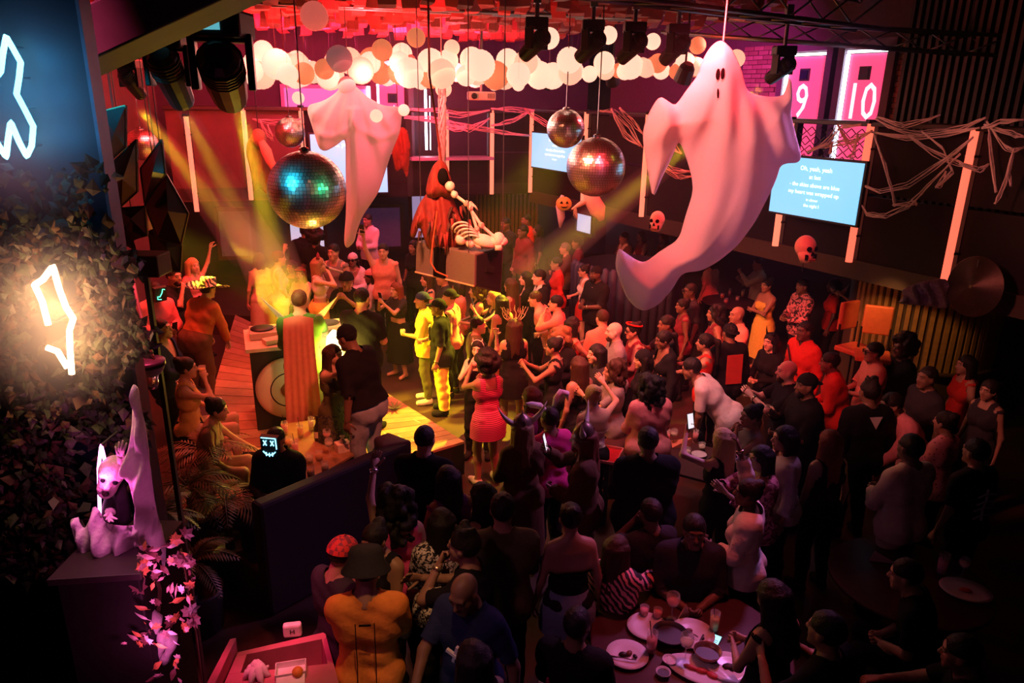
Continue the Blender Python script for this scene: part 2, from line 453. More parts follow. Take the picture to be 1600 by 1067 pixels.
# mezzanine decks
def deck(name, p, q, back, d, z0, z1, m):
    b = MB(); b.hexa([zed(p, z0), zed(q, z0), zed(q + back * d, z0), zed(p + back * d, z0), zed(p, z1), zed(q, z1), zed(q + back * d, z1), zed(p + back * d, z1)])
    o = b.build(name, m); o['kind'] = 'structure'; return o
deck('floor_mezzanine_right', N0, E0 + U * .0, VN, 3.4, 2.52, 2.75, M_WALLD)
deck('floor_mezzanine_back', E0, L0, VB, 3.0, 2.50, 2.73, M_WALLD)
# rear walls, below and above
wr = quadwall('wall_right', N0 + VN * 3.2 - U * 1, E0 + VN * 3.2 + U * 1.5, 2.7, 6.4, .2, mat('brick_mortar', (.10, .06, .055), .9), VN)
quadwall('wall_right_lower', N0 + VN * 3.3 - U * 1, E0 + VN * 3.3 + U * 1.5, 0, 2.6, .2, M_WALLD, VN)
wb = quadwall('wall_back', E0 + VB * 2.8 - UB * 2.5, L0 + VB * 2.8 + UB * 2, 2.7, 6.4, .2, M_PURP, VB)
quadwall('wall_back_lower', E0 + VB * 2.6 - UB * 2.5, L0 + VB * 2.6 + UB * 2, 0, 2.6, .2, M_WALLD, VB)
# left wall and the near wall that carries the neon
LW = [Vector((-7.0, 15.0, 0)), Vector((-6.35, 11.2, 0)), Vector((-5.6, 7.2, 0)), Vector((-4.9, 2.4, 0))]
for i in range(3):
    quadwall('wall_left' if i == 0 else 'wall_left_%s' % ('middle', 'near')[i - 1], LW[i], LW[i + 1], 0, 6.4, .2, M_WALLR, Vector((-1, -.1, 0)))

def on_right(px, py=300):      # point of the right balcony face seen at a pixel
    return at_plane(px, py, A0, VN)
def on_back(px, py=250):
    return at_plane(px, py, E0, VB)
# balcony faces: a panel and a post per bay
right_px = [1010, 1120, 1228, 1350, 1510]
posts = [zed(on_right(p), 0) for p in right_px]
posts = [E0.copy(), zed(on_right(916), 0)] + posts + [N0.copy()]
fr = empty('balcony_front', tuple(zed(posts[0], 2.5)), label='black panelled balcony front running down the right side of the hall', cat='balcony')
def rel(o, root): o.matrix_parent_inverse = Matrix.Translation(root.location).inverted()
def add_panel(root, p, q, back, z0, z1, name='panel', m=M_FASC, th=.06, inset=.03):
    b = MB(); d = (q - p).normalized(); p = p + d * inset; q = q - d * inset
    b.hexa([zed(p, z0), zed(q, z0), zed(q + back * th, z0), zed(p + back * th, z0), zed(p, z1), zed(q, z1), zed(q + back * th, z1), zed(p + back * th, z1)])
    o = b.build(name, m, root); rel(o, root); return o
def mesh_screen(root, p, q, back, z0, z1):
    """expanded-metal infill"""
    b = MB(); d = (q - p); L = d.length; d.normalize(); n = int(L / .14); k = int((z1 - z0) / .12)
    for i in range(n):
        for j in range(k):
            c = p + d * (L * (i + .5 * (j % 2) + .25) / n) + back * .03; c.z = z0 + (z1 - z0) * (j + .5) / k
            for sx in (-1, 1):
                b.tube([c + d * (sx * .07) , c + Vector((0, 0, .06))], .008, 3, cap=False); b.tube([c + d * (sx * .07), c - Vector((0, 0, .06))], .008, 3, cap=False)
    o = b.build('mesh_infill', mat('mesh_metal', (.05, .04, .05), .4, .6), root); o['kind'] = 'stuff'; rel(o, root)
for i in range(len(posts) - 1):
    p, q = posts[i], posts[i + 1]
    if i in (4, 3):
        add_panel(fr, p, q, VN, 2.5, 3.45); mesh_screen(fr, p, q, VN, 3.47, 4.20)
    else:
        add_panel(fr, p, q, VN, 2.5, 3.38); add_panel(fr, p, q, VN, 3.42, 4.22)
for p in posts[1:]:
    b = MB().box(zed(p + VN * .05, 3.38), (.12, .12, 1.78), Matrix.Rotation(math.atan2(U.y, U.x), 3, 'Z')); o = b.build('post', BLACK, fr); rel(o, fr)
b = MB(); p, q = N0 - VN * .12, E0 - VN * .12
b.hexa([zed(p, 4.24), zed(q, 4.24), zed(q + VN * .42, 4.24), zed(p + VN * .42, 4.24), zed(p, 4.30), zed(q, 4.30), zed(q + VN * .42, 4.30), zed(p + VN * .42, 4.30)])
o = b.build('ledge', mat('ledge_wood', (.035, .02, .02), .3), fr, bevel=.01); rel(o, fr)
b = MB(); p, q = N0 - VN * .05, E0 - VN * .05
b.hexa([zed(p, 2.30), zed(q, 2.30), zed(q + VN * .3, 2.30), zed(p + VN * .3, 2.30), zed(p, 2.55), zed(q, 2.55), zed(q + VN * .3, 2.55), zed(p + VN * .3, 2.55)])
o = b.build('beam', mat('beam_brown', (.035, .017, .012), .6), fr); rel(o, fr)
bk = empty('balcony_front', tuple(zed(E0, 2.5)), label='dark panelled balcony front across the far end behind the ghosts', cat='balcony')
back_px = [767, 697, 640, 560, 475, 387, 299]
bposts = [E0.copy()] + [zed(on_back(p), 0) for p in back_px] + [L0.copy()]
for i in range(len(bposts) - 1):
    p, q = bposts[i], bposts[i + 1]
    if i in (1, 2): add_panel(bk, p, q, VB, 2.48, 3.25)
    elif i < 5: add_panel(bk, p, q, VB, 2.48, 3.36); add_panel(bk, p, q, VB, 3.40, 4.20)
    else: add_panel(bk, p, q, VB, 2.48, 4.20, m=M_WALLR)
for p in bposts[1:-1]:
    b = MB().box(zed(p + VB * .05, 3.36), (.12, .12, 1.76), Matrix.Rotation(math.atan2(UB.y, UB.x), 3, 'Z')); o = b.build('post', BLACK, bk); rel(o, bk)
b = MB(); p, q = E0 - VB * .12, L0 - VB * .12
b.hexa([zed(p, 4.20), zed(q, 4.20), zed(q + VB * .42, 4.20), zed(p + VB * .42, 4.20), zed(p, 4.27), zed(q, 4.27), zed(q + VB * .42, 4.27), zed(p + VB * .42, 4.27)])
o = b.build('ledge', mat('ledge_wood'), bk, bevel=.01); rel(o, bk)
b = MB(); p, q = bposts[1] - VB * .25, bposts[3] - VB * .25
b.hexa([zed(p, 3.24), zed(q, 3.24), zed(q + VB * .5, 3.24), zed(p + VB * .5, 3.24), zed(p, 3.30), zed(q, 3.30), zed(q + VB * .5, 3.30), zed(p + VB * .5, 3.30)])
o = b.build('counter', mat('counter_grey', (.35, .3, .35), .4), bk); rel(o, bk)

# bricks on the visible bays of the rear wall on the right
M_BRICK = [mat('brick_%d' % i, c, .85, noise=.3, scale=12, bump=.3) for i, c in enumerate([(.34, .17, .12), (.28, .13, .09), (.40, .22, .15)])]
RWP = A0 + VN * 3.2
def on_rear(px, py): return at_plane(px, py, RWP, VN)
bproto = [MB().box((0, 0, 0), (.235, .05, .072)).build('brick', m, wr, bevel=0) for m in M_BRICK]
nb = 0
def bricks(px0, px1, py):
    global nb
    a, c = on_rear(px0, py), on_rear(px1, py); a.z = c.z = 0
    L = (a - c).length; d = (a - c).normalized()
    for j in range(17):
        for i in range(int(L / .25) + 1):
            p = c + d * (.25 * i + .125 * (j % 2)); o = bproto[nb] if nb < 3 else bproto[rnd.randrange(3)].copy()
            if nb >= 3: COL.objects.link(o); o.parent = wr
            o.location = zed(p - VN * (.005 + rnd.uniform(0, .012)), 4.15 + j * .085); o.rotation_euler = (0, 0, math.atan2(U.y, U.x)); nb += 1
bricks(1158, 1232, 110); bricks(1400, 1452, 110)

# numbered doors in lit frames on the upper floor
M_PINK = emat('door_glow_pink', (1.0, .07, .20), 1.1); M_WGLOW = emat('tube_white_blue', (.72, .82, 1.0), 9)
M_NUM = emat('number_white', (.80, .88, 1.0), 1.3)
def num_door(idx, px0, px1, pyt, num, plane_p, plane_n, along, lit_left=True):
    c0, c1 = at_plane(px0, pyt, plane_p, plane_n), at_plane(px1, pyt, plane_p, plane_n)
    zt = (c0.z + c1.z) / 2; w = (Vector((c0.x, c0.y, 0)) - Vector((c1.x, c1.y, 0))).length
    mid = zed((c0 + c1) / 2 - plane_n * .05, 2.73); H = zt - 2.73
    ang = math.atan2(-along.y, -along.x)
    root = MB().box((0, 0, H / 2), (w, .05, H)).build('door_%d' % idx, M_PINK, loc=mid); root.rotation_euler = (0, 0, ang); root['kind'] = 'structure'
    fw = .13; b = MB()
    for s_ in (-1, 1): b.box((s_ * (w / 2 + .09 + fw / 2), -.02, H / 2 + .04), (fw, .14, H + .3))
    b.box((0, -.02, H + .16), (w + .44, .14, .14)); f_ = b.build('door_frame', mat('frame_plum', (.12, .06, .08), .5), root)
    b = MB(); b.box((-w / 2 - .045, -.04, H / 2), (.05, .04, H)); b.build('light_strip', M_WGLOW, root)
    b = MB(); b.box((0, -.04, H + .04), (w + .12, .04, .04)); b.build('light_strip', M_WGLOW, root)
    b = MB(); b.box((.0, -.03, H - .31), (.22, .03, .22)); wn = b.build('hatch', BLACK, root)
    b = MB(); b.box((.0, -.05, H - .31), (.15, .02, .15)); b.build('hatch_glass', mat('dark_glass', (.02, .03, .06), .1), wn)
    text('door_number', num, M_NUM, .86, root, (.0, -.03, H - .80), (PI / 2, 0, 0), .004, sx=.72)
    return root
num_door(1, 1335, 1388, 84, '10', RWP, VN, U)
num_door(2, 1241, 1292, 89, '9', RWP, VN, U)
BWP = E0 + VB * 2.8
num_door(3, 592, 630, 132, '6', BWP, VB, UB)

# lit window and duct behind the far balcony
def panel_on_back(name, px0, px1, py0, py1, m, off=.03, plane=BWP, n=VB, along=UB, th=.05, kind='structure', frame=None):
    pp = plane - n * off
    a, c = at_plane(px0, py0, pp, n), at_plane(px1, py1, pp, n)
    w = (zed(a, 0) - zed(c, 0)).length; h = a.z - c.z
    o = MB().box((0, 0, 0), (w, th, h)).build(name, m, loc=(a + c) / 2); o.rotation_euler = (0, 0, math.atan2(-along.y, -along.x))
    if kind: o['kind'] = kind
    if frame:
        b = MB()
        for s_ in (-1, 1):
            b.box((s_ * (w / 2 + .04), -.03, 0), (.08, .1, h + .16)); b.box((0, -.03, s_ * (h / 2 + .04)), (w, .1, .08))
        b.build('window_frame', frame, o)
    return o
panel_on_back('window_1', 443, 588, 137, 172, emat('lilac_glow', (.42, .20, .55), .7), frame=mat('frame_pale', (.6, .5, .6), .5))
panel_on_back('trim_1', 573, 579, 135, 170, M_WGLOW, .10); panel_on_back('trim_2', 584, 587, 135, 170, M_WGLOW, .10)
panel_on_back('trim_3', 663, 668, 140, 234, M_WGLOW, .6); panel_on_back('trim_4', 671, 673, 150, 234, M_WGLOW, .62)
# windows and lit openings under the balconies
LBP = E0 + VB * 1.9
SCREENW = emat('screen_pale', (.66, .66, .9), .75)
panel_on_back('window_2', 452, 507, 340, 390, SCREENW, .02, LBP, VB, UB, frame=BLACK)
panel_on_back('window_3', 642, 665, 286, 370, emat('lilac_glow_dim', (.55, .42, .75), .5), .02, LBP, VB, UB, frame=BLACK)
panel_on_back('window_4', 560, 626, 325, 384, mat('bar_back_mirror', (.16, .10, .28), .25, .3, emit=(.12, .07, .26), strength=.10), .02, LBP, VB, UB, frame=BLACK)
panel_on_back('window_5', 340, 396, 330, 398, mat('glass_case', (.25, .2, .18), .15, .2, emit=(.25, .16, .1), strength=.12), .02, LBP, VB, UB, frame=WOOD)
RLP = A0 + VN * 2.6
panel_on_back('window_6', 905, 926, 302, 366, emat('white_slot', (.8, .75, 1.0), .8), .02, RLP, VN, U, frame=BLACK)
for i, (a, c, t_, b_, col, st) in enumerate([(1228, 1252, 358, 374, (.55, .75, 1.0), 1.0), (1255, 1283, 368, 382, (.12, .2, .6), .6), (1279, 1287, 366, 380, (.9, .95, 1), 4), (1291, 1326, 374, 391, (1, .05, .28), 1.1), (1100, 1200, 352, 360, (.2, .3, .7), .4)]):
    panel_on_back('window_%d' % (7 + i), a, c, t_, b_, emat('bar_light_%d' % i, col, st), .02, RLP, VN, U)
# brown slatted wall at the far end, slat by slat
sw_ = empty('slat_wall', tuple(zed(at_plane(790, 330, E0 + VB * 1.2, VB), 0)), label='brown vertical slat screen under the far balcony beside the pumpkin', cat='screen')
for i in range(16):
    p = at_plane(745 + i * 6.2, 330, E0 + VB * 1.2, VB); p.z = 1.25
    o = MB().box((0, 0, 0), (.06, .05, 2.5)).build('slat', mat('slat_brown', (.20, .11, .06), .6), sw_) if i == 0 else sl0.copy()
    if i == 0: sl0 = o
    else: COL.objects.link(o); o.parent = sw_
    o.location = p - sw_.location; o.rotation_euler = (0, 0, math.atan2(UB.y, UB.x))
o = MB().box((0, 0, 0), (1.5, .02, 2.5)).build('backing', BLACK2, sw_); o.location = Vector((0, .05, 1.25)); o.rotation_euler = (0, 0, math.atan2(UB.y, UB.x))

# glowing tubes on the balcony fronts
def neon_tube(p, back, ztop, zbot, label, warm=0):
    base = zed(p - back * .08, zbot)
    r_ = empty('light_tube', tuple(base), label=label, cat='lamp')
    MB().tube([(0, 0, 0), (0, 0, ztop - zbot)], .045, 12).build('tube', emat('tube_coral' if not warm else 'tube_red', (1.0, .23, .13) if not warm else (1.0, .15, .085), 1.3 if not warm else 1.35), r_, True)
    MB().box((0, .0, ztop - zbot), (.10, .10, .05)).build('end_cap', BLACK, r_)
    for z in (.35, 1.45): MB().box(tuple(back * .05 + Vector((0, 0, z))), (.12, .12, .025)).build('bracket', BLACK, r_)
    return r_
tl_ = ['in front of the bar counter far right, wrapped in cobweb', 'at the right edge of the big lyric screen', 'at the left edge of the big lyric screen, behind the ghost', 'behind the large ghost, left of its sleeve', 'right of the far screen behind the mirror balls', 'at the left edge of the far lyric screen']
for px, l in zip([1510, 1350, 1228, 1010, 916, 833], tl_): neon_tube(zed(on_right(px), 0), VN, 4.30, 2.52, 'glowing coral light tube ' + l, px > 1300)
tl_ = ['at the middle of the far balcony, between the two hanging props', 'beside the red robed reaper on the far balcony', 'left of the pink hanging ghost', 'above the hanging zombie prop', 'on the red wall between the yellow beams']
for px, l in zip([767, 697, 475, 387], tl_): neon_tube(zed(on_back(px), 0), VB, 4.28, 2.50, 'glowing coral light tube ' + l)
neon_tube(zed(on_back(299), 0), VB, 4.1, 2.3, 'glowing coral light tube ' + tl_[4])

# lyric screens
def screen(px0, px1, yt0, yb1, plane, n, along, lines, label, sc=1.0, tilt=0.0):
    pp = plane - n * .28
    a, c = at_plane(px0, yt0, pp, n), at_plane(px1, yb1, pp, n)
    w = (zed(a, 0) - zed(c, 0)).length; h = a.z - c.z
    r_ = empty('lyric_screen', tuple((a + c) / 2), math.atan2(-along.y, -along.x), label=label, cat='screen')
    MB().box((0, .03, 0), (w + .06, .06, h + .06)).build('screen_case', BLACK, r_, bevel=.006)
    m = emat('screen_blue', (.20, .60, .92), 1.15)
    MB().box((0, -.004, 0), (w, .01, h)).build('display', m, r_)
    b = MB(); b.box((0, .16, 0), (.3, .22, .2)); b.build('wall_mount', BLACK, r_)
    for i, (s_, sz, z) in enumerate(lines): text('lyric_line', s_, emat('lyric_white', (.85, .96, 1.0), 1.5), sz * h, r_, (0, -.012, z * h), (PI / 2, 0, 0), .001)
    return r_
LY = [('Oh, yeah, yeah', .11, .33), ('at last', .10, .19), ('- the skies above are blue', .10, .05), ('my heart was wrapped up', .10, -.08), ('in clover', .07, -.2), ('the night I', .08, -.3)]
screen(1213, 1336, 243, 352, A0, VN, U, LY, 'large wall screen showing pale blue song lyrics, between two coral tubes')
screen(832, 906, 207, 272, A0, VN, U, LY[:5], 'far wall screen showing pale blue song lyrics, behind the small purple mirror ball')
screen(484, 606, 210, 300, E0, VB, UB, LY[:1], 'wall screen glowing pale blue half covered by the pink hanging ghost')

# stage: raised deck of boards
STAGE_Z = .45
sc_ = Vector((-.57, 8.26, 0)); sdir = Vector((-.80, -.60, 0)); sback = Vector((-.62, .78, 0)).normalized()
st = empty('stage', (sc_.x, sc_.y, 0), label='low wooden stage with a black front, lit yellow at the back', cat='stage')
P1 = sc_ + sdir * 3.4; P2 = Vector((-5.35, 13.6, 0)); P3 = sc_ + sback * 3.3
b = MB(); b.hexa([zed(p, z) for z in (0, STAGE_Z - .03) for p in (P1, sc_, P3, P2)]); o = b.build('riser', BLACK, st); rel(o, st)
M_BOARD = [mat('stage_board_%d' % i, c, .35, noise=.35, scale=7) for i, c in enumerate([(.42, .27, .15), (.36, .22, .12), (.47, .31, .18), (.39, .25, .14)])]
nbd = 24
for i in range(nbd):
    t0, t1 = i / nbd + .0012, (i + 1) / nbd - .0012
    q = [P1.lerp(P2, t0), sc_.lerp(P3, t0), sc_.lerp(P3, t1), P1.lerp(P2, t1)]
    dz = rnd.uniform(0, .002)
    b = MB(); b.hexa([zed(p, z + dz) for z in (STAGE_Z - .03, STAGE_Z) for p in q]); o = b.build('board', M_BOARD[rnd.randrange(4)], st); rel(o, st)
b = MB()
for i in range(16):
    a = sc_.lerp(P3, rnd.uniform(.03, .45)) + sdir * rnd.uniform(.15, .9); a.z = STAGE_Z + .004
    b.box(a, (.012, .10, .002), Matrix.Rotation(.75, 3, 'Z'))
o = b.build('tape_marks', mat('tape_pale', (.8, .75, .6), .6), st); o['kind'] = 'stuff'; rel(o, st)
for i in range(11):
    pass
# raised rear floor where the crowd at the back stands
b = MB(); q = [E0 - U * 3.2 - VN * .4, E0 + VB * 2.4 - UB * 1.6, L0 + VB * 2.4, L0 - VB * .6, Vector((-1.6, 13.2, 0))]
V = [zed(p, z) for z in (0, .42) for p in q]; k = len(q)
b.add(V, [tuple(range(k - 1, -1, -1)), tuple(range(k, 2 * k))] + [(i, (i + 1) % k, (i + 1) % k + k, i + k) for i in range(k)])
o = b.build('floor_rear_tier', M_FLOOR); o['kind'] = 'structure'
# theatrical haze: thin through the hall, denser along the beams; glow balls added
def haze_mat(key, dens, g=.2):
    m = bpy.data.materials.new(key); m.use_nodes = True
    n = m.node_tree; n.nodes.clear(); o = n.nodes.new('ShaderNodeOutputMaterial'); v = n.nodes.new('ShaderNodeVolumeScatter')
    v.inputs['Density'].default_value = dens; v.inputs['Anisotropy'].default_value = g; n.links.new(v.outputs[0], o.inputs['Volume']); return m
hp = [Vector((-4.75, 4.3, 0)), N0 - VN * .5 + U * .1, E0 - VN * .4 - UB * -.2 - VB * .3, L0 - VB * .45 - UB * .5, Vector((-6.15, 11.2, 0)), Vector((-5.4, 7.2, 0))]
hb = MB(); n_ = len(hp); hb.add([zed(p, z) for z in (.06, 5.5) for p in hp], [tuple(range(n_ - 1, -1, -1)), tuple(range(n_, 2 * n_))] + [(i, (i + 1) % n_, (i + 1) % n_ + n_, i + n_) for i in range(n_)])
hz = hb.build('haze', haze_mat('haze_thin', .003)); tag(hz, 'thin theatrical haze hanging in the hall', None, None, 'stuff')
def halo_mat(key, dens):
    m = haze_mat(key, dens, 0.0); n = m.node_tree; v = [q for q in n.nodes if q.type == 'VOLUME_SCATTER'][0]
    tc = n.nodes.new('ShaderNodeTexCoord'); gr = n.nodes.new('ShaderNodeTexGradient'); gr.gradient_type = 'QUADRATIC_SPHERE'; mu = n.nodes.new('ShaderNodeMath'); mu.operation = 'MULTIPLY'; mu.inputs[1].default_value = dens
    n.links.new(tc.outputs['Object'], gr.inputs[0]); n.links.new(gr.outputs['Fac'], mu.inputs[0]); n.links.new(mu.outputs[0], v.inputs['Density']); return m
def haze_plume(a, c, r0, r1, dens, label):
    a, c = Vector(a), Vector(c); b = MB(); b.tube([Vector(), (c - a) * .5, c - a], [r0, (r0 + r1) / 2, r1], 16)
    o = b.build('haze_plume', haze_mat('haze_plume', dens, 0.0), loc=a); tag(o, label, None, None, 'stuff')
for (a, c, l) in [(B1, T1, 'right of the three at upper left'), (B2, T2, 'middle of the three at upper left'), (B3, T3, 'left of the three at upper left'), (B4, T4, 'from the lit spotlight right of the ghost')]:
    d = (c - a).normalized(); haze_plume(a + d * .04, c - d * .35, .07, .07 + .052 * (c - a).length, .16, 'smoke lit by the yellow beam ' + l)
for (x, y, r_, l) in [(86, 500, .38, 'amber neon sign'), (16, 150, .44, 'cyan neon sign')]:
    o = MB().ball((0, 0, 0), 1, 24, 16).build('haze_halo', halo_mat('haze_neon', 2.6), None, True, loc=at_y(x, y, 2.66)); o.scale = (r_, .34, r_ * 1.15); tag(o, 'smoke glowing round the ' + l, None, None, 'stuff')  # haze balls put in to imitate the bloom round each neon sign
o = MB().ball((0, 0, 0), 1, 20, 14).build('haze_halo', halo_mat('haze_glare', 4.0), None, True, loc=at_y(523, 556, 8.16)); o.scale = (.42, .26, .60); tag(o, 'smoke glowing round the floodlight on the stage', None, None, 'stuff')  # haze ball put in to widen the added glare

cp_ = [at_plane(q, 100, RWP - VN * .65, VN) for q in (1452, 1560)]; L_ = (zed(cp_[0], 0) - zed(cp_[1], 0)).length + 1.5; cc_ = zed(cp_[0], 0) - U * L_ / 2 - VN * .5
cw = MB().box((0, 0, 4.5), (L_, .3, 3.6)).build('wall_right_column', BLACK2, loc=cc_); cw.rotation_euler = (0, 0, math.atan2(-U.y, -U.x)); cw['kind'] = 'structure'
for i in range(int(L_ / .11)):
    o = MB().box((0, 0, 0), (.05, .06, 3.5)).build('slat', mat('slat_dark', (.035, .02, .022), .5), cw) if i == 0 else sl9.copy()
    if i == 0: sl9 = o
    else: COL.objects.link(o); o.parent = cw
    o.location = (-L_ / 2 + .055 + .11 * i, -.17, 4.5)

o = MB().box((5.6, 11.3, .15), (2.6, 2.4, .30)).build('floor_booth_dais', M_FLOOR); o['kind'] = 'structure'

# ------------------------------------------------------------------ rig
def truss(name, p, q, w, label, n):
    p, q = Vector(p), Vector(q); r_ = empty(name, tuple(p), label=label, cat='truss')
    d = (q - p).normalized(); sd = d.cross(Vector((0, 0, 1))).normalized(); up = sd.cross(d)
    cs = [sd * (a * w / 2) + up * (b * w / 2) for a, b in ((-1, -1), (1, -1), (1, 1), (-1, 1))]
    for c in cs:
        o = MB().tube([c, q - p + c], .025, 8).build('chord', STEEL, r_, True)
    for i in range(n):
        t0, t1 = i / n, (i + 1) / n
        for k in range(4):
            a, c = cs[k], cs[(k + 1) % 4]
            s_, e_ = (q - p) * t0 + a, (q - p) * t1 + c
            MB().tube([s_, e_], .012, 5).build('brace', STEEL, r_, True)
    for t in (.1, .9):
        MB().tube([(q - p) * t + cs[3], (q - p) * t + Vector((0, 0, 6.31 - (p + (q - p) * t).z))], .01, 5).build('hanger', BLACK, r_)
    return r_
TR1a, TR1b = Vector((-1.6, 6.3, 5.62)), Vector((3.9, 8.9, 5.45))
truss('lighting_truss', TR1a, TR1b, .30, 'long black box truss carrying four dark spotlights above the ghost', 14)
TR2a, TR2b = Vector((-1.4, 4.2, 5.22)), Vector((-5.1, 9.4, 5.15))
truss('lighting_truss', TR2a, TR2b, .26, 'box truss at upper left carrying the yellow beam spotlights', 14)
truss('lighting_truss', (2.2, 12.0, 5.6), (6.4, 10.4, 5.25), .24, 'thin truss running towards the numbered pink doors', 10)
truss('lighting_truss', (-5.6, 10.0, 5.75), (1.6, 11.6, 5.75), .26, 'reddish truss under the hanging ceiling strips', 14)
M_BODY = mat('lamp_housing', (.016, .016, .018), .38, noise=.2)
def moving_head(loc, target, s, label, truss_z, lens=None, disp=None, tag_='moving_head'):
    """yoke-mounted stage light; lens colour given when lit"""
    loc = Vector(loc); r_ = empty('moving_head_light', tuple(loc), label=label, cat='spotlight')
    b = MB(); b.box((0, 0, .30 * s), (.36 * s, .30 * s, .16 * s)); b.build('base', M_BODY, r_, bevel=.02 * s)
    b = MB(); b.tube([(0, 0, .37 * s), (0, 0, truss_z - loc.z)], .022, 8); b.box((0, 0, truss_z - loc.z), (.07, .09, .10)); b.build('clamp', STEEL, r_)
    d = (Vector(target) - loc).normalized(); yaw = math.atan2(d.y, d.x) - PI / 2
    Rz = Matrix.Rotation(yaw, 3, 'Z')
    b = MB()
    for q in (-1, 1): b.box(Rz @ Vector((q * .17 * s, 0, .08 * s)), (.045 * s, .16 * s, .34 * s), Rz)
    b.box((0, 0, .215 * s), (.38 * s, .16 * s, .04 * s), Rz); b.build('yoke', M_BODY, r_, bevel=.01 * s)
    Q = d.to_track_quat('Z', 'Y').to_matrix()
    hd = MB(); hd.lathe([(.085 * s, -.26 * s), (.125 * s, -.22 * s), (.135 * s, -.05 * s), (.13 * s, .10 * s), (.115 * s, .30 * s), (.105 * s, .34 * s), (.09 * s, .335 * s)], 14, (0, 0, 0), Q)
    h = hd.build('head', M_BODY, r_, False, bevel=.006)
    m = emat('lens_%s' % tag_, lens, 14) if lens else mat('lens_dark', (.02, .02, .03), .05)
    MB().lathe([(.095 * s, .336 * s), (.08 * s, .35 * s), (.001, .356 * s)], 14, (0, 0, 0), Q).build('lens', m, h, True)
    b = MB()
    for i in range(5): b.lathe([(.128 * s, 0), (.142 * s, .006), (.142 * s, .016), (.128 * s, .022)], 14, Q @ Vector((0, 0, (-.20 + .035 * i) * s)), Q, cap=False)
    b.build('cooling_fin', M_BODY, h)
    if disp:
        MB().box((0, -.156 * s, .30 * s), (.12 * s, .01, .08 * s)).build('display', emat('display_teal', (.15, .6, .7), .7), r_)
    return r_
def fixture(px, py, Y, target, s, label, tz, lens=None, disp=False, tag_='x'):
    p = at_y(px, py, Y); return moving_head(p, target, s, label, tz, lens, disp, tag_), p
YEL = (1.0, .80, .06)
T_DJ = at_z(440, 520, 1.0); T_FL = at_z(600, 640, .4)
_, S1 = fixture(350, 118, 5.0, at_z(452, 470, 1.2), 1.0, 'largest dark moving head at upper left with a blue display panel', 5.14, None, True)
_, S2 = fixture(266, 118, 6.3, at_z(470, 560, .6), .92, 'dark moving head left of the largest one, casting a yellow beam', 5.1, None, True)
_, S3 = fixture(205, 128, 8.6, at_z(465, 470, 1.2), .62, 'small spotlight at upper left with a lit yellow lens', 6.3, YEL, False, 'yellow')
_, S4 = fixture(1222, 108, 8.6, at_z(800, 440, 1.0), .62, 'spotlight right of the ghost with a lit yellow lens and green display', 5.45, YEL, False, 'yellow')
for px, l in zip([838, 925, 990, 1057], ['leftmost dark spotlight on the long truss above the lanterns', 'dark spotlight on the long truss, second from the left', 'dark spotlight on the long truss, third from the left', 'dark spotlight on the long truss nearest the big ghost']):
    t = (px - 700) / 500; Y = 7.2 + 1.2 * t
    p, S_ = fixture(px, 68 + (px - 838) * .035, Y, at_y(px - 260, 330, Y + 2), .60, l, TR1a.z + (TR1b.z - TR1a.z) * .6 - .12)
def par(px, py, Y, col, label, target):
    p = at_y(px, py, Y); r_ = empty('par_can', tuple(p), label=label, cat='spotlight')
    d = (Vector(target) - p).normalized(); Q = d.to_track_quat('Z', 'Y').to_matrix()
    MB().lathe([(.07, -.16), (.11, -.10), (.13, .10), (.12, .10)], 14, (0, 0, 0), Q).build('housing', M_BODY, r_)
    MB().lathe([(.115, .085), (.001, .09)], 14, (0, 0, 0), Q).build('lens', emat('par_lens_%d%d' % (px, py), col, 8), r_)
    MB().tube([(0, 0, .05), (0, 0, 6.31 - p.z)], .015, 6).build('hanger', BLACK, r_)
    return p
par(1070, 116, 11, (.65, .75, 1.0), 'small wash light glowing pale blue left of the ghost head', at_y(1000, 300, 12))
par(858, 128, 14.5, (.70, .70, 1.0), 'small wash light glowing lilac under the lantern cluster', at_y(900, 300, 16))
par(957, 122, 13.5, (.6, .65, 1.0), 'slim wash light tipped pale blue behind the lanterns', at_y(980, 300, 16))
# dark duct at the upper left
a = at_y(128, 62, 3.6); c = at_y(262, 0, 3.6)
b = MB(); b.hexa([a + Vector((-.6, 0, -.35)), c + Vector((.35, 0, .05)), c + Vector((.35, .35, .05)), a + Vector((-.6, .35, -.35)), a + Vector((-.6, 0, -.12)), c + Vector((.35, 0, .28)), c + Vector((.35, .35, .28)), a + Vector((-.6, .35, -.12))])
o = b.build('ceiling_beam', mat('beam_grey', (.05, .045, .05), .6), bevel=.01); tag(o, None, None, None, 'structure')
# projector on its bracket
p = at_y(752, 150, 13.2); r_ = empty('projector', tuple(p), .15, label='white projector hanging below the paper lanterns', cat='projector')
MB().box((0, 0, 0), (.46, .34, .14)).build('case', mat('projector_shell', (.7, .6, .55), .4), r_, bevel=.02)
MB().lathe([(.05, 0), (.05, .05), (.035, .06), (.001, .045)], 14, (-.14, -.17, 0), Matrix.Rotation(PI / 2, 3, 'X')).build('lens', mat('lens_dark'), r_)
MB().tube([(0, 0, .05), (0, 0, 6.31 - p.z)], .025, 8).build('pole', STEEL, r_)
b = MB()
for i in range(5): b.box((.10 + .025 * i, -.172, 0), (.010, .006, .08))
b.build('vent', BLACK, r_)['kind'] = 'stuff'

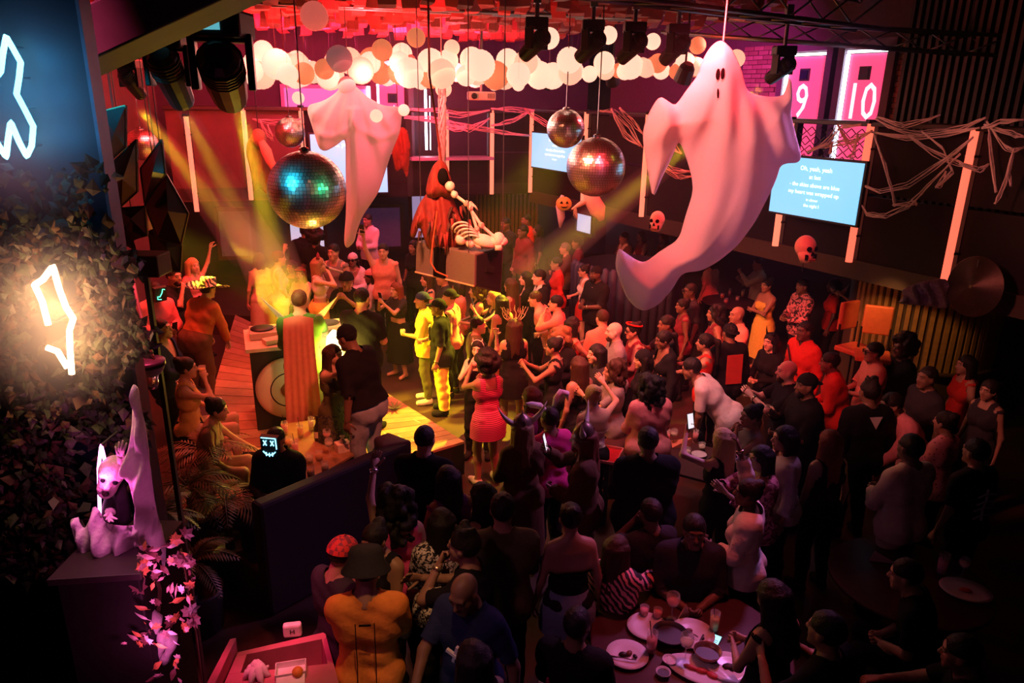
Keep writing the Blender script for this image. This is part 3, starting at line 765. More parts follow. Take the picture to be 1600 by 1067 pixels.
# ------------------------------------------------------------------ paper lanterns
LPROTO = {}
def lantern_mat(k):
    c, e = {'w': ((1.0, .56, .40), 1.25), 'c': ((1.0, .48, .32), 1.05), 'p': ((.95, .38, .28), .55), 'o': ((1.0, .26, .11), .62), 'r': ((.95, .16, .12), .55), 'd': ((.55, .24, .24), .28)}[k]  # shades that hang unlit are given a faint glow too
    return mat('lantern_' + k, tuple(x * .8 for x in c), .8, emit=c, strength=e, noise=.03)
def lantern(p, dia, k, label, group):
    n, m = 20, 22; key = 'shade'
    if key not in LPROTO:
        V = []; F = []
        for i in range(m + 1):
            th = .16 + (PI - .26) * i / m; rr = 1 + .012 * (-1) ** i
            for j in range(n): V.append((.5 * rr * math.sin(th) * math.cos(2 * PI * j / n), .5 * rr * math.sin(th) * math.sin(2 * PI * j / n), .5 * rr * math.cos(th)))
        F = [(i * n + j, (i + 1) * n + j, (i + 1) * n + (j + 1) % n, i * n + (j + 1) % n) for i in range(m) for j in range(n)]
        me = bpy.data.meshes.new('paper_lantern'); me.from_pydata(V, [], F); me.materials.append(None)
        me.polygons.foreach_set('use_smooth', np.ones(len(F), dtype=bool)); LPROTO[key] = me
        b = MB(); b.tube([(0, 0, 0), (0, 0, 1)], .004, 5)
        q = b.build('cord', BLACK); LPROTO['cord'] = q.data; bpy.data.objects.remove(q)
        b = MB(); b.tube([(.08 * math.cos(2 * PI * i / 12), .08 * math.sin(2 * PI * i / 12), .492) for i in range(13)], .008, 5); b.tube([(-.08, 0, .495), (.08, 0, .495)], .006, 4)
        q = b.build('wire_frame', BLACK); LPROTO['wire'] = q.data; bpy.data.objects.remove(q)
    o = bpy.data.objects.new('paper_lantern', LPROTO[key]); COL.objects.link(o); o.location = p; o.scale = (dia,) * 3
    o.material_slots[0].link = 'OBJECT'; o.material_slots[0].material = lantern_mat(k)
    o.rotation_euler = (rnd.uniform(-.08, .08), rnd.uniform(-.08, .08), rnd.uniform(0, 3))
    tag(o, label, 'lantern', group)
    c = bpy.data.objects.new('cord', LPROTO['cord']); COL.objects.link(c); c.parent = o; c.location = (0, 0, .49); c.scale = (1, 1, max((6.31 - p.z) / dia - .49, .2))
    c = bpy.data.objects.new('wire_frame', LPROTO['wire']); COL.objects.link(c); c.parent = o
    return o
NAMED = [(491, 25, 40, 'r', 'large pink paper lantern hanging highest on the left, below the ceiling strips'), (650, 59, 27, 'o', 'orange paper lantern hanging alone above the middle of the cluster'),
    (706, 75, 23, 'c', 'small cream lantern above the cluster, right of the lone orange one'), (411, 80, 30, 'w', 'cream lantern on top of the left end of the cluster'),
    (530, 92, 38, 'd', 'large dusty mauve unlit paper lantern in front of the cluster'), (467, 101, 32, 'c', 'pale pink lantern left of the mauve one in the cluster'),
    (507, 108, 29, 'o', 'deep orange lantern just left of the mauve one'), (597, 78, 30, 'o', 'salmon lantern peeping over the middle of the cluster'),
    (634, 100, 33, 'r', 'coral red lantern at the front of the cluster, right of the middle'), (858, 60, 30, 'w', 'cream lantern half hidden by the leftmost dark spotlight'),
    (951, 55, 25, 'w', 'cream lantern hanging beside the second dark spotlight'), (1020, 65, 23, 'w', 'cream lantern between the third and fourth dark spotlights'),
    (1090, 71, 24, 'o', 'orange lantern just left of the ghost head'), (944, 98, 31, 'w', 'cream lantern below the second dark spotlight'),
    (986, 104, 36, 'w', 'cream lantern below the third dark spotlight'), (1071, 98, 29, 'w', 'cream lantern below the dark spotlight nearest the ghost'),
    (1028, 99, 27, 'o', 'salmon lantern between two cream ones, left of the ghost head'), (1010, 107, 26, 'c', 'pinkish cream lantern low between the third and fourth spotlights'),
    (466, 153, 18, 'w', 'tiny cream globe hanging low below the left of the cluster'), (588, 181, 19, 'w', 'tiny cream globe hanging in front of the pink ghost'),
    (631, 172, 17, 'w', 'tiny cream globe right of the pink ghost, by its sleeve'), (693, 139, 24, 'c', 'small peach globe above the reaper at the webbed post'),
    (810, 132, 19, 'w', 'tiny cream globe below the right end of the cluster'), (772, 133, 16, 'c', 'tiny peach globe beside the projector'),
    (1057, 112, 22, 'o', 'small orange lantern low, left of the blue wash light'), (1088, 104, 26, 'c', 'peach lantern touching the ghost head on its left'), (1150, 92, 26, 'c', 'peach lantern just right of the ghost head'),
    (393, 110, 34, 'w', 'cream lantern at the far left end of the cluster'), (628, 84, 30, 'w', 'cream lantern on top of the cluster behind the coral one'), (673, 98, 40, 'w', 'large cream lantern right of the coral one'),
    (700, 94, 30, 'w', 'cream lantern beside the large one at the right of the coral one'), (737, 93, 35, 'w', 'large cream lantern on top near the right of the cluster'), (793, 95, 34, 'w', 'large cream lantern at the right shoulder of the cluster'), (808, 106, 32, 'p', 'pinkish lantern behind the cluster at its right shoulder')]
DEP = {}
for px, py, d, k, l in NAMED:
    Y = {18: 9.2, 19: 9.0, 17: 9.6, 16: 12}.get(d, 11.6)
    if d in (40, 38) and k in 'rd': Y = 9.3
    if k in 'od' and d > 26 and px < 900: Y = 9.9
    lantern(at_y(px, py, Y), d / FPX * Y * 1.0, k, l, None)
LG = 'paper lanterns massed under the ceiling'
LL = {'w': 'glowing cream paper lantern packed in the dense cluster under the ceiling', 'c': 'glowing peach paper lantern packed in the dense cluster under the ceiling', 'o': 'orange paper lantern packed in the dense cluster under the ceiling', 'p': 'dull pink paper lantern packed in the dense cluster under the ceiling'}
placed = []
for i in range(400):
    if len(placed) >= 84: break
    px = rnd.uniform(388, 915); low = rnd.random() < .55
    py = rnd.uniform(112, 121) if low else rnd.uniform(94, 112)
    Y = rnd.uniform(10.6, 14.8); dia = rnd.uniform(.28, .42)
    p = at_y(px, py, Y)
    if any((p - q).length < (dia + dq) * .5 for q, dq in placed): continue
    placed.append((p, dia)); k = rnd.choices('wcop', (10, 4, 2, 1))[0]
    lantern(p, dia, k, LL[k], LG + ' ' + {'w': 'cream', 'c': 'peach', 'o': 'orange', 'p': 'pink'}[k])
for i in range(9):
    p = at_y(925 + i * 19 + rnd.uniform(-6, 6), 108 + rnd.uniform(-6, 8), rnd.uniform(11.5, 13.5)); dia = rnd.uniform(.24, .32)
    lantern(p, dia, 'wco'[i % 3], 'round lantern in the thin right tail of the cluster left of the ghost', 'lanterns in the right tail')

# ------------------------------------------------------------------ mirror balls
def mirror_ball(px, py, Y, dpx, label, cols=None, key='a'):
    p = at_y(px, py, Y); r = dpx / 2 / FPX * (p - Vector(CAM_O)).length; rows = 34 if dpx > 70 else 24
    o = empty('mirror_ball', tuple(p), label=label, cat='mirror ball')
    MB().ball((0, 0, 0), r * .985, 32, 24).build('core', mat('ball_grout', (.02, .02, .02), .6), o, True)
    b = MB()
    for i in range(rows):
        t0, t1 = PI * (i + .04) / rows, PI * (i + .96) / rows; tm = (t0 + t1) / 2; n = max(6, int(2 * rows * math.sin(tm)))
        for j in range(n):
            a0, a1 = 2 * PI * (j + .04) / n, 2 * PI * (j + .96) / n; am = (a0 + a1) / 2
            c = Vector((math.sin(tm) * math.cos(am), math.sin(tm) * math.sin(am), math.cos(tm)))
            nn = (c + Vector((rnd.gauss(0, .035), rnd.gauss(0, .035), rnd.gauss(0, .035)))).normalized()
            Q = nn.to_track_quat('Z', 'Y').to_matrix(); V = []
            for t, a in ((t0, a0), (t1, a0), (t1, a1), (t0, a1)):
                v = Vector((math.sin(t) * math.cos(a), math.sin(t) * math.sin(a), math.cos(t)))
                v = v - nn * ((v - c).dot(nn)); V.append(v * r)
            b.add(V, [(0, 1, 2, 3)])
    m = mat('mirror_tile', (.90, .90, .92), .30, 1.0, noise=.04)
    t_ = b.build('mirror_tiles', m, o); t_['kind'] = 'stuff'
    b = MB(); b.lathe([(.05, r * .98), (.05, r * 1.06), (.02, r * 1.1)], 10); b.tube([(0, 0, r * 1.05), (0, 0, 6.31 - p.z)], .008, 6); b.build('hanger', CHROME, o)
    return o
mirror_ball(480, 297, 7.8, 113, 'largest mirror ball, reflecting teal and green, hanging left of the pink ghost')
mirror_ball(931, 261, 9.6, 88, 'second largest mirror ball, reddish, hanging left of the big ghost')
mirror_ball(884, 201, 10.6, 56, 'purple mirror ball hanging in front of the far lyric screen')
mirror_ball(453, 207, 11.5, 42, 'small red sparkling mirror ball above the largest one')
mirror_ball(222, 226, 10.5, 42, 'mirror ball half hidden by the dark diamond panels on the left wall')

# ------------------------------------------------------------------ cloth ghosts: outline, bulge and folds
def pts_in(poly, X, Z):
    ins = np.zeros(X.shape, bool); n = len(poly)
    for i in range(n):
        (x0, z0), (x1, z1) = poly[i], poly[(i + 1) % n]
        c = ((z0 > Z) != (z1 > Z)) & (X < (x1 - x0) * (Z - z0) / (z1 - z0 + 1e-12) + x0); ins ^= c
    return ins
def poly_dist(poly, X, Z):
    d = np.full(X.shape, 9.0); n = len(poly)
    for i in range(n):
        a = np.array(poly[i]); b = np.array(poly[(i + 1) % n]); ab = b - a
        t = np.clip(((X - a[0]) * ab[0] + (Z - a[1]) * ab[1]) / (ab @ ab + 1e-12), 0, 1)
        d = np.minimum(d, np.hypot(X - a[0] - t * ab[0], Z - a[1] - t * ab[1]))
    return np.where(pts_in(poly, X, Z), d, -d)
def smooth_poly(P_, it=2):
    for _ in range(it):
        Q = []
        for i in range(len(P_)):
            a, b = np.array(P_[i]), np.array(P_[(i + 1) % len(P_)])
            Q += [tuple(a * .8 + b * .2), tuple(a * .2 + b * .8)]
        P_ = Q
    return P_
def billow(name, outline, Y, step, amp, fall, mats, label, cat, folds, depth_fn=None, fd=.06, smooth=2, back=.75, bend=0.0, parent=None):
    """A hollow cloth form of the given outline in the upright plane at depth Y, bulging to both sides."""
    W_ = [at_y(px, py, Y) for px, py in smooth_poly(outline, smooth)]
    P_ = [(p.x, p.z) for p in W_]; xs, zs = [p[0] for p in P_], [p[1] for p in P_]
    c = Vector(((min(xs) + max(xs)) / 2, Y, max(zs)))
    P_ = [(x - c.x, z - c.z) for x, z in P_]
    gx = np.arange(min(xs) - c.x - step * 2, max(xs) - c.x + step * 2, step); gz = np.arange(min(zs) - c.z - step * 2, step * 2, step)
    X, Z = np.meshgrid(gx, gz, indexing='ij'); D = poly_dist(P_, X, Z)
    V = np.stack([X.ravel(), np.zeros(X.size), Z.ravel()], 1); nx, nz = X.shape
    i, j = np.meshgrid(np.arange(nx - 1), np.arange(nz - 1), indexing='ij'); i = i.ravel(); j = j.ravel()
    F = np.stack([i * nz + j, (i + 1) * nz + j, (i + 1) * nz + j + 1, i * nz + j + 1], 1)
    V2, F2 = clip(V, F, D.ravel()); d = np.maximum(poly_dist(P_, V2[:, 0], V2[:, 2]), 0)
    env = 1 - np.exp(-d / fall)
    b = amp * env; fo = folds(V2[:, 0], V2[:, 2], c) * np.clip(d / fd, 0, 1)
    mid = depth_fn(V2[:, 0], V2[:, 2], c) if depth_fn else 0
    f1 = V2.copy(); f1[:, 1] = mid - b - fo; f2 = V2.copy(); f2[:, 1] = mid + b * back + .7 * fo
    n = len(V2)
    o = npmesh(name, np.concatenate([f1, f2]), np.concatenate([F2, F2[:, ::-1] + n]), mats, parent)
    o.location = c
    if parent is None: tag(o, label, cat)
    o.data.update(); bmx = bmesh.new(); bmx.from_mesh(o.data); bmesh.ops.remove_doubles(bmx, verts=bmx.verts, dist=.0015); bmesh.ops.recalc_face_normals(bmx, faces=bmx.faces); bmx.to_mesh(o.data); bmx.free()
    o.data.polygons.foreach_set('use_smooth', np.ones(len(o.data.polygons), dtype=bool))
    o['_d'] = 0; del o['_d']
    return o, c
GCL = mat('ghost_cloth', (.80, .74, .74), .85, noise=.04, scale=40, bump=.06, translucent=.38)
G1 = [(447, 30), (480, 60), (497, 95), (515, 140), (530, 215), (560, 232), (610, 240), (668, 238), (684, 195), (694, 170), (703, 178), (704, 250), (694, 300), (708, 365), (737, 482), (655, 485), (638, 545), (600, 625), (560, 705), (500, 790), (430, 850), (370, 885), (298, 892), (262, 960), (215, 1018), (165, 1044), (130, 1030), (95, 990), (72, 930), (50, 870), (60, 798), (85, 815), (130, 847), (162, 855), (215, 810), (283, 765), (303, 680), (330, 590), (325, 530), (297, 440), (278, 398), (250, 470), (215, 540), (185, 620), (167, 520), (145, 380), (165, 310), (210, 234), (250, 262), (268, 274), (310, 215), (350, 165), (368, 110), (398, 60), (425, 36)]
G1 = [(940 + x / 2.372, 50 + y / 2.372) for x, y in G1]
def folds1(x, z, c):
    hx, hz = x + .0, z - .1
    ang = np.arctan2(x - .05, -z + .25)
    r_ = np.hypot(x - .05, z - .25)
    f = .030 * np.sin(ang * 26 + 2.5 * r_) * np.clip(r_ - .45, 0, .5) * 2
    f += .07 * np.exp(-((x - .12 - .25 * (z + .9)) / .10) ** 2) * np.clip(-z - .5, 0, .6)       # long central fold
    f += .035 * np.sin(ang * 11 + 1.0) * np.clip(r_ - .6, 0, .6)
    f += .020 * np.sin(x * 19 + z * 31) * np.clip(-z - 1.7, 0, .3)
    return f
def depth1(x, z, c): return -.10 * np.sin(np.clip(-z, 0, 2.4) * 1.6) + .10 * np.clip(x, -.6, .6) ** 2
gh, gc = billow('hanging_ghost', G1, 6.5, .024, .26, .16, GCL, 'huge white cloth ghost with spread sleeves and trailing tail, hanging right of centre', 'ghost', folds1, depth1)
def ghost_eye(root, c, px, py, w, h, Y, name, ex=0):
    p = at_y(px, py, Y); b = MB(); b.ball((0, 0, 0), (w, .012, h), 12, 8, Matrix.Rotation(ex, 3, 'Y')); o = b.build(name, BLACK2, root, True); o.location = p - c
# the eyes and mouth lie on the cloth
dgx = bpy.context.evaluated_depsgraph_get()
def on_cloth(o, px, py):
    bpy.context.view_layer.update()
    d = Vector(ray(px, py)).normalized(); mi = o.matrix_basis.inverted()
    ok, loc, n, i = o.ray_cast(mi @ Vector(CAM_O), (mi.to_3x3() @ d).normalized())
    return loc if ok else None
def face_patch(o, name, px0, py0, poly, grow=1.0):
    V = []
    for x, y in poly:
        q = on_cloth(o, px0 + x * grow, py0 + y * grow)
        if q is None: return
        V.append(q + Vector((0, -.012, 0)))
    c = sum(V, Vector()) / len(V) + Vector((0, -.006, 0)); n = len(V)
    b = MB(); b.add(V + [c] + [v + Vector((0, .01, 0)) for v in V], [(i, (i + 1) % n, n) for i in range(n)] + [((i + 1) % n, i, n + 1 + i, n + 1 + (i + 1) % n) for i in range(n)])
    b.build(name, BLACK2, o)
ov = [(math.cos(a) * 3.2 + math.sin(a) * -.8, math.sin(a) * 9) for a in [2 * PI * i / 12 for i in range(12)]]
face_patch(gh, 'eye', 1121.5, 116, ov); face_patch(gh, 'eye', 1129, 115, ov)
face_patch(gh, 'mouth', 1121.5, 146, [(math.cos(a) * 1.6, math.sin(a) * 8) for a in [2 * PI * i / 10 for i in range(10)]])
b = MB(); p = at_y(1130, 64, 6.5); b.tube([p - gc, Vector((p.x, p.y, 6.31)) - gc], .006, 5); b.build('cord', mat('cord_pale', (.6, .5, .45), .8), gh)
G2 = [(541, 128), (553, 132), (575, 152), (600, 166), (629, 166), (626, 205), (612, 238), (604, 262), (592, 300), (580, 318), (566, 338), (558, 360), (554, 378), (542, 389), (537, 380), (541, 330), (540, 270), (540, 214), (528, 226), (508, 237), (498, 232), (490, 205), (477, 165), (505, 158), (524, 146), (533, 134)]
def folds2(x, z, c):
    ang = np.arctan2(x, -z + .12); r_ = np.hypot(x, z - .12)
    f = .026 * np.sin(ang * 22) * np.clip(r_ - .2, 0, .6) * 2 + .055 * np.exp(-((x - .02) / .055) ** 2) * np.clip(-z - .2, 0, .6) * 1.6
    for sx in (-.32, .36): f += .05 * np.exp(-((np.hypot(x - sx, z + .30) - .38) / .05) ** 2) * (z < -.3)
    return f
g2, g2c = billow('hanging_ghost', G2, 10.2, .026, .12, .10, GCL, 'pink lit cloth ghost hanging with drooping sleeves in front of the far screen', 'ghost', folds2)
MB().tube([at_y(544, 129, 10.2) - g2c, Vector((at_y(544, 129, 10.2).x, 10.2, 6.31)) - g2c], .006, 5).build('cord', mat('cord_pale'), g2)
MB().ball(at_y(542, 134, 10.2) - g2c, .12, 12, 8).build('head', GCL, g2, True)

# ------------------------------------------------------------------ hung loudspeaker with its riders
sp = [(650, 377, 9.3), (742, 397, 8.75), (787, 385, 9.25), (694, 366, 9.9)]; sb = [(649, 425, 9.3), (741, 447, 8.75), (783, 458, 9.25), (693, 435, 9.9)]
TP = [at_y(*q) for q in sp]; BP = [at_y(*q) for q in sb]
TP[3] = TP[0] + TP[2] - TP[1]; BP[3] = BP[0] + BP[2] - BP[1]
r_ = empty('hanging_loudspeaker', tuple(BP[1]), label='big black hanging loudspeaker box in the middle of the hall', cat='loudspeaker')
b = MB(); b.hexa([BP[1] - BP[1], BP[2] - BP[1], BP[3] - BP[1], BP[0] - BP[1], TP[1] - BP[1], TP[2] - BP[1], TP[3] - BP[1], TP[0] - BP[1]]); b.build('cabinet', mat('speaker_grey', (.13, .12, .10), .75, noise=.2, scale=60, bump=.2), r_, bevel=.012)
def lerp2(u, v, f=0):   # on the wide face
    return (TP[0].lerp(TP[1], u)).lerp(BP[0].lerp(BP[1], u), v) - BP[1]
def lerp3(u, v): return (TP[1].lerp(TP[2], u)).lerp(BP[1].lerp(BP[2], u), v) - BP[1]
nw = (TP[1] - TP[0]).cross(BP[0] - TP[0]).normalized(); nw = nw if nw.y < 0 else -nw
b = MB(); b.hexa([lerp2(u, v) + nw * k for k in (0, .02) for u, v in ((.33, .03), (.53, .03), (.53, .97), (.33, .97))]); b.build('dark_strip', BLACK2, r_)
ns = (TP[2] - TP[1]).cross(BP[1] - TP[1]).normalized(); ns = ns if ns.y < 0 else -ns
b = MB(); b.hexa([lerp3(u, v) + ns * k for k in (.003, .012) for u, v in ((.06, .05), (.94, .05), (.94, .95), (.06, .95))]); b.build('side_panel', mat('speaker_grille', (.012, .010, .012), .6), r_)
b = MB(); b.hexa([lerp3(u, v) + ns * k for k in (.01, .03) for u, v in ((.33, .40), (.62, .42), (.62, .56), (.33, .54))]); b.build('handle', BLACK, r_)
b = MB(); b.tube([lerp2(0, 1), lerp2(1, 1)], .012, 6); b.build('edge_trim', mat('trim_gold', (.5, .38, .2), .4), r_)
for u in (.1, .9):
    p = lerp2(u, 0); MB().tube([p, Vector((p.x, p.y, 6.31 - BP[1].z))], .006, 5).build('hanging_wire', STEEL, r_)
MB().tube([lerp3(.95, 0), Vector((lerp3(.95, 0).x, lerp3(.95, 0).y, 6.31 - BP[1].z))], .006, 5).build('hanging_wire', STEEL, r_)
# cable looping from the speaker
b = MB(); b.tube([at_y(x, y, 8.85) - BP[1] for x, y in [(683, 330), (676, 380), (673, 410), (681, 424), (700, 432)]], .010, 6); b.build('cable', mat('cable_orange', (.5, .12, .05), .5), r_)

def robe(px_list, Y, thick, name, m, label, cat, parent=None, amp=.16):
    def fo(x, z, c): return .03 * np.sin(x * 34 + 2 * np.sin(z * 5)) + .02 * np.sin(x * 61 + z * 9)
    return billow(name, px_list, Y, .026, amp, .10, m, label, cat, fo, smooth=1, parent=parent)
M_ROBE = mat('robe_red', (.19, .022, .018), .7, noise=.5, scale=9, bump=.3); M_ROBED = mat('robe_dark', (.05, .022, .018), .8, noise=.6, scale=9, bump=.4)
rr, rc = robe([(683, 296), (668, 300), (655, 318), (644, 345), (640, 368), (648, 374), (655, 352), (660, 366), (668, 386), (680, 394), (694, 388), (708, 394), (722, 388), (732, 384), (728, 360), (716, 330), (706, 305), (697, 292)], 9.15, .2, 'hanging_reaper', M_ROBE, 'red robed hooded reaper prop sitting on the hanging loudspeaker', 'halloween prop')
hd_ = billow('hood', [(664, 303), (669, 276), (677, 257), (688, 248), (698, 257), (704, 276), (711, 302), (700, 310), (688, 306), (676, 311)], 9.05, .02, .13, .06, M_ROBE, None, None, lambda x, z, c: .02 * np.sin(x * 50), smooth=1, parent=rr)[0]
hd_.location = hd_.location - rc
MB().ball(at_y(692, 276, 8.93) - rc, (.065, .05, .10), 14, 10).build('dark_face', BLACK2, rr, True)
for i in range(22):
    px = rnd.uniform(648, 735); py = rnd.uniform(320, 372); L = rnd.uniform(14, 34)
    b = MB(); a = at_y(px, py, 8.95 + rnd.uniform(-.05, .1)) - rc; e_ = at_y(px + rnd.uniform(-6, 8), py + L, 8.95) - rc
    b.tube([a, a.lerp(e_, .5) + Vector((rnd.uniform(-.02, .02), -.02, 0)), e_], [.022, .016, .003], 5); b.build('tatter', [M_ROBE, M_ROBED][i % 2], rr, True)
b = MB(); b.tube([at_y(690, 255, 9.1) - rc, at_y(680, 180, 9.1) - rc, at_y(671, 118, 9.1) - rc, Vector((at_y(671, 118, 9.1).x, 9.1, 6.31)) - rc], .014, 6); b.build('rope', M_ROBE, rr)
# bones
M_BONE = mat('bone', (.85, .72, .66), .6, noise=.2, scale=20)
def skull(b, c, s, Q=None):
    Q = Q or Matrix.Identity(3)
    b.ball(c, (.075 * s, .095 * s, .085 * s), 14, 10, Q)
    b.box(Vector(c) + Q @ Vector((0, -.055 * s, -.085 * s)), (.075 * s, .06 * s, .06 * s), Q)
    for q in (-1, 1): b.ball(Vector(c) + Q @ Vector((q * .045 * s, -.055 * s, -.035 * s)), .026 * s, 8, 6)
def skull_holes(b, c, s, Q=None):
    Q = Q or Matrix.Identity(3)
    for q in (-1, 1): b.ball(Vector(c) + Q @ Vector((q * .032 * s, -.083 * s, .0)), (.021 * s, .016 * s, .023 * s), 10, 8, Q)
    b.ball(Vector(c) + Q @ Vector((0, -.092 * s, -.038 * s)), (.009 * s, .012 * s, .015 * s), 8, 6, Q)
    for i in range(7): b.box(Vector(c) + Q @ Vector(((i - 3) * .011 * s, -.086 * s, -.088 * s)), (.003 * s, .01 * s, .034 * s), Q)
def bone(b, p, q, r):
    b.tube([p, Vector(p).lerp(Vector(q), .1), Vector(p).lerp(Vector(q), .9), q], [r * 1.6, r, r, r * 1.6], 7); b.ball(p, r * 2.0, 8, 6); b.ball(q, r * 2.0, 8, 6)
def g(px, py, Y=8.9): return at_y(px, py, Y)
sk0 = g(745, 378)
sk = empty('skeleton_prop', tuple(sk0), label='white skeleton prop draped over the right end of the hanging loudspeaker', cat='skeleton')
def skp(name, fn, m=M_BONE):
    b = MB(); fn(b); b.v = [tuple(Vector(v) - sk0) for v in b.v]; return b.build(name, m, sk, True)
skp('arm', lambda b: (bone(b, g(702, 290), g(710, 304), .022), bone(b, g(710, 304), g(729, 318), .02), b.ball(g(703, 291), .06, 10, 8)))
skp('arm', lambda b: (bone(b, g(729, 318), g(752, 352), .02), bone(b, g(752, 352), g(775, 372), .02)))
skp('leg', lambda b: (bone(b, g(735, 325), g(745, 358), .018), bone(b, g(745, 358), g(752, 372), .018)))
def hnd(b):
    for i in range(4): b.tube([g(729, 318), g(736 + 2 * i, 316 + 2 * i), g(741 + 2 * i, 320 + 3 * i)], [.02, .014, .006], 6)
skp('hand', hnd)
skp('pelvis', lambda b: (b.ball(g(757, 377), (.16, .10, .085), 14, 10, Matrix.Rotation(.3, 3, 'Y')), b.ball(g(777, 377), (.13, .09, .075), 14, 10)))
skp('skull', lambda b: (skull(b, g(779, 374), 1.05)))
skp('thigh', lambda b: (bone(b, g(720, 374), g(750, 381), .035), bone(b, g(727, 365), g(735, 380), .03)))
def ribs(b):
    for i in range(5):
        a = g(722 + 4 * i, 358 + 5 * i); b.tube([a + Vector((.12 * math.cos(t), -.09 * abs(math.sin(t)), .10 * math.sin(t))) for t in [PI * k / 8 for k in range(9)]], .013, 5)
skp('rib', ribs)['kind'] = 'stuff'

# zombie hanging at the left in rags
zr, zc = robe([(404, 208), (394, 211), (386, 222), (384, 240), (390, 262), (394, 285), (398, 300), (406, 292), (412, 300), (418, 305), (424, 290), (421, 262), (418, 235), (416, 216)], 12.2, .2, 'hanging_zombie', mat('rags_brown', (.20, .11, .06), .8, noise=.5, scale=8, bump=.4), 'brown ragged zombie prop hanging at left between the yellow beams', 'halloween prop', amp=.12)
MB().ball(at_y(404, 216, 12.1) - zc, (.12, .13, .15), 12, 10).build('head', mat('zombie_skin', (.35, .2, .14), .7, bump=.4), zr, True)
b = MB(); pts = [at_y(x, y, 12.0) - zc for x, y in [(408, 220), (416, 236), (422, 252), (428, 262), (434, 280)]]; b.tube(pts, [.05, .09, .075, .06, .02], 8); b.build('gauze', mat('gauze_pink', (.75, .42, .36), .8), zr, True)
b = MB(); b.tube([at_y(404, 210, 12.2) - zc, Vector((at_y(404, 210, 12.2).x, 12.2, 6.31)) - zc], .008, 5); b.build('cord', BLACK, zr)
# dark red banner left of the reaper
rb, rbc = robe([(610, 200), (636, 198), (642, 230), (637, 282), (628, 262), (618, 270), (612, 240)], 12.5, .1, 'red_banner', M_ROBE, 'dark red cloth strip hanging between pink ghost and reaper', 'banner', amp=.05)
MB().tube([at_y(622, 200, 12.5) - rbc, Vector((at_y(622, 200, 12.5).x, 12.5, 6.31)) - rbc], .008, 5).build('cord', BLACK, rb)
# webbed post bundle above the reaper
b = MB(); r0_ = at_y(690, 255, 11.5)
for k in range(5): b.tube([at_y(690 + 5 * math.sin(i * .9 + k * 1.3), 130 + i * 13, 11.5) - r0_ for i in range(13)], [.02 + .012 * math.sin(i + k) for i in range(13)], 6)
b.tube([at_y(690, 130, 11.5) - r0_, Vector((at_y(690, 130, 11.5).x, 11.5, 6.31)) - r0_], .008, 5)
o = b.build('twisted_garland', mat('web_pink', (.70, .42, .42), .9), smooth=True, loc=r0_); tag(o, 'twisted pale cobweb garland hanging down above the reaper', 'garland')

# ------------------------------------------------------------------ pumpkin, skulls, far skeleton
p = at_y(881, 318, 13.5); r_ = empty('pumpkin', tuple(p), label='orange carved pumpkin hanging below the second largest mirror ball', cat='pumpkin')
V = []; n = 32; m = 14
for i in range(m + 1):
    th = PI * i / m
    for j in range(n):
        a = 2 * PI * j / n; q = 1 - .10 * abs(math.sin(a * 4)) ** .5 * -1 - .12
        V.append((.15 * q * math.sin(th) * math.cos(a), .15 * q * math.sin(th) * math.sin(a), .125 * math.cos(th)))
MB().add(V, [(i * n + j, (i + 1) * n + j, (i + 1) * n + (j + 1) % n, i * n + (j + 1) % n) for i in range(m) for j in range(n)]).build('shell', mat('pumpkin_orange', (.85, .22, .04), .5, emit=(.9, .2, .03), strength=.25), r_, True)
b = MB()
for q in (-1, 1): b.prism([(q * .05 - .03, .02), (q * .05 + .03, .02), (q * .05, .065)], .05, c=(0, -.135, 0))
b.prism([(-.07, -.03), (-.03, -.06), (.03, -.06), (.07, -.03), (.03, -.04), (-.03, -.04)], .05, c=(0, -.135, 0)); b.build('carved_face', BLACK2, r_)
MB().tube([(0, 0, .11), (.01, 0, .15), (.0, 0, 2.5 - p.z + .05)], [.02, .008, .004], 6).build('stalk_cord', BLACK, r_)
def hang_skull(px, py, Y, s, label, yaw=0, ztop=2.6):
    p = at_y(px, py, Y); r_ = empty('skull_mask', tuple(p), yaw, label=label, cat='skull')
    b = MB(); b.ball((0, 0, .02 * s), (.10 * s, .11 * s, .115 * s), 16, 12); b.tube([(0, -.01 * s, 0), (0, -.03 * s, -.09 * s), (0, -.035 * s, -.14 * s)], [.095 * s, .075 * s, .055 * s], 14)
    b.build('face', mat('skull_cream', (.72, .52, .36), .6, noise=.25), r_, True)
    b = MB()
    for q in (-1, 1): b.ball((q * .042 * s, -.095 * s, .01 * s), (.028 * s, .022 * s, .026 * s), 10, 8); b.box((q * .06 * s, -.09 * s, -.075 * s), (.012 * s, .03 * s, .055 * s))
    b.prism([(-.018 * s, -.055 * s), (.018 * s, -.055 * s), (0, -.015 * s)], .04 * s, c=(0, -.10 * s, 0)); b.build('hollow', BLACK2, r_)
    b = MB()
    b.box((0, -.105 * s, -.105 * s), (.09 * s, .02 * s, .006 * s))
    for i in range(8): b.box(((i - 3.5) * .012 * s, -.105 * s, -.105 * s), (.003 * s, .02 * s, .03 * s))
    b.build('teeth', mat('skull_teeth', (.3, .2, .14), .7), r_)
    MB().tube([(0, 0, .12 * s), (0, 0, ztop - p.z)], .005, 5).build('cord', BLACK, r_); return r_
hang_skull(1258, 388, 8.6, 1.15, 'cream skull mask under the lyric screen, facing the camera', .45)
hang_skull(1027, 345, 10.6, 1.05, 'cream skull mask behind the tail of the big ghost', -.6, 2.75)
p = at_y(930, 322, 12.3); r_ = empty('skeleton_prop', tuple(p), label='pinkish skeleton cut-out with raised arm below the second largest mirror ball', cat='skeleton')
def q_(x, y): return at_y(x, y, 12.3) - p
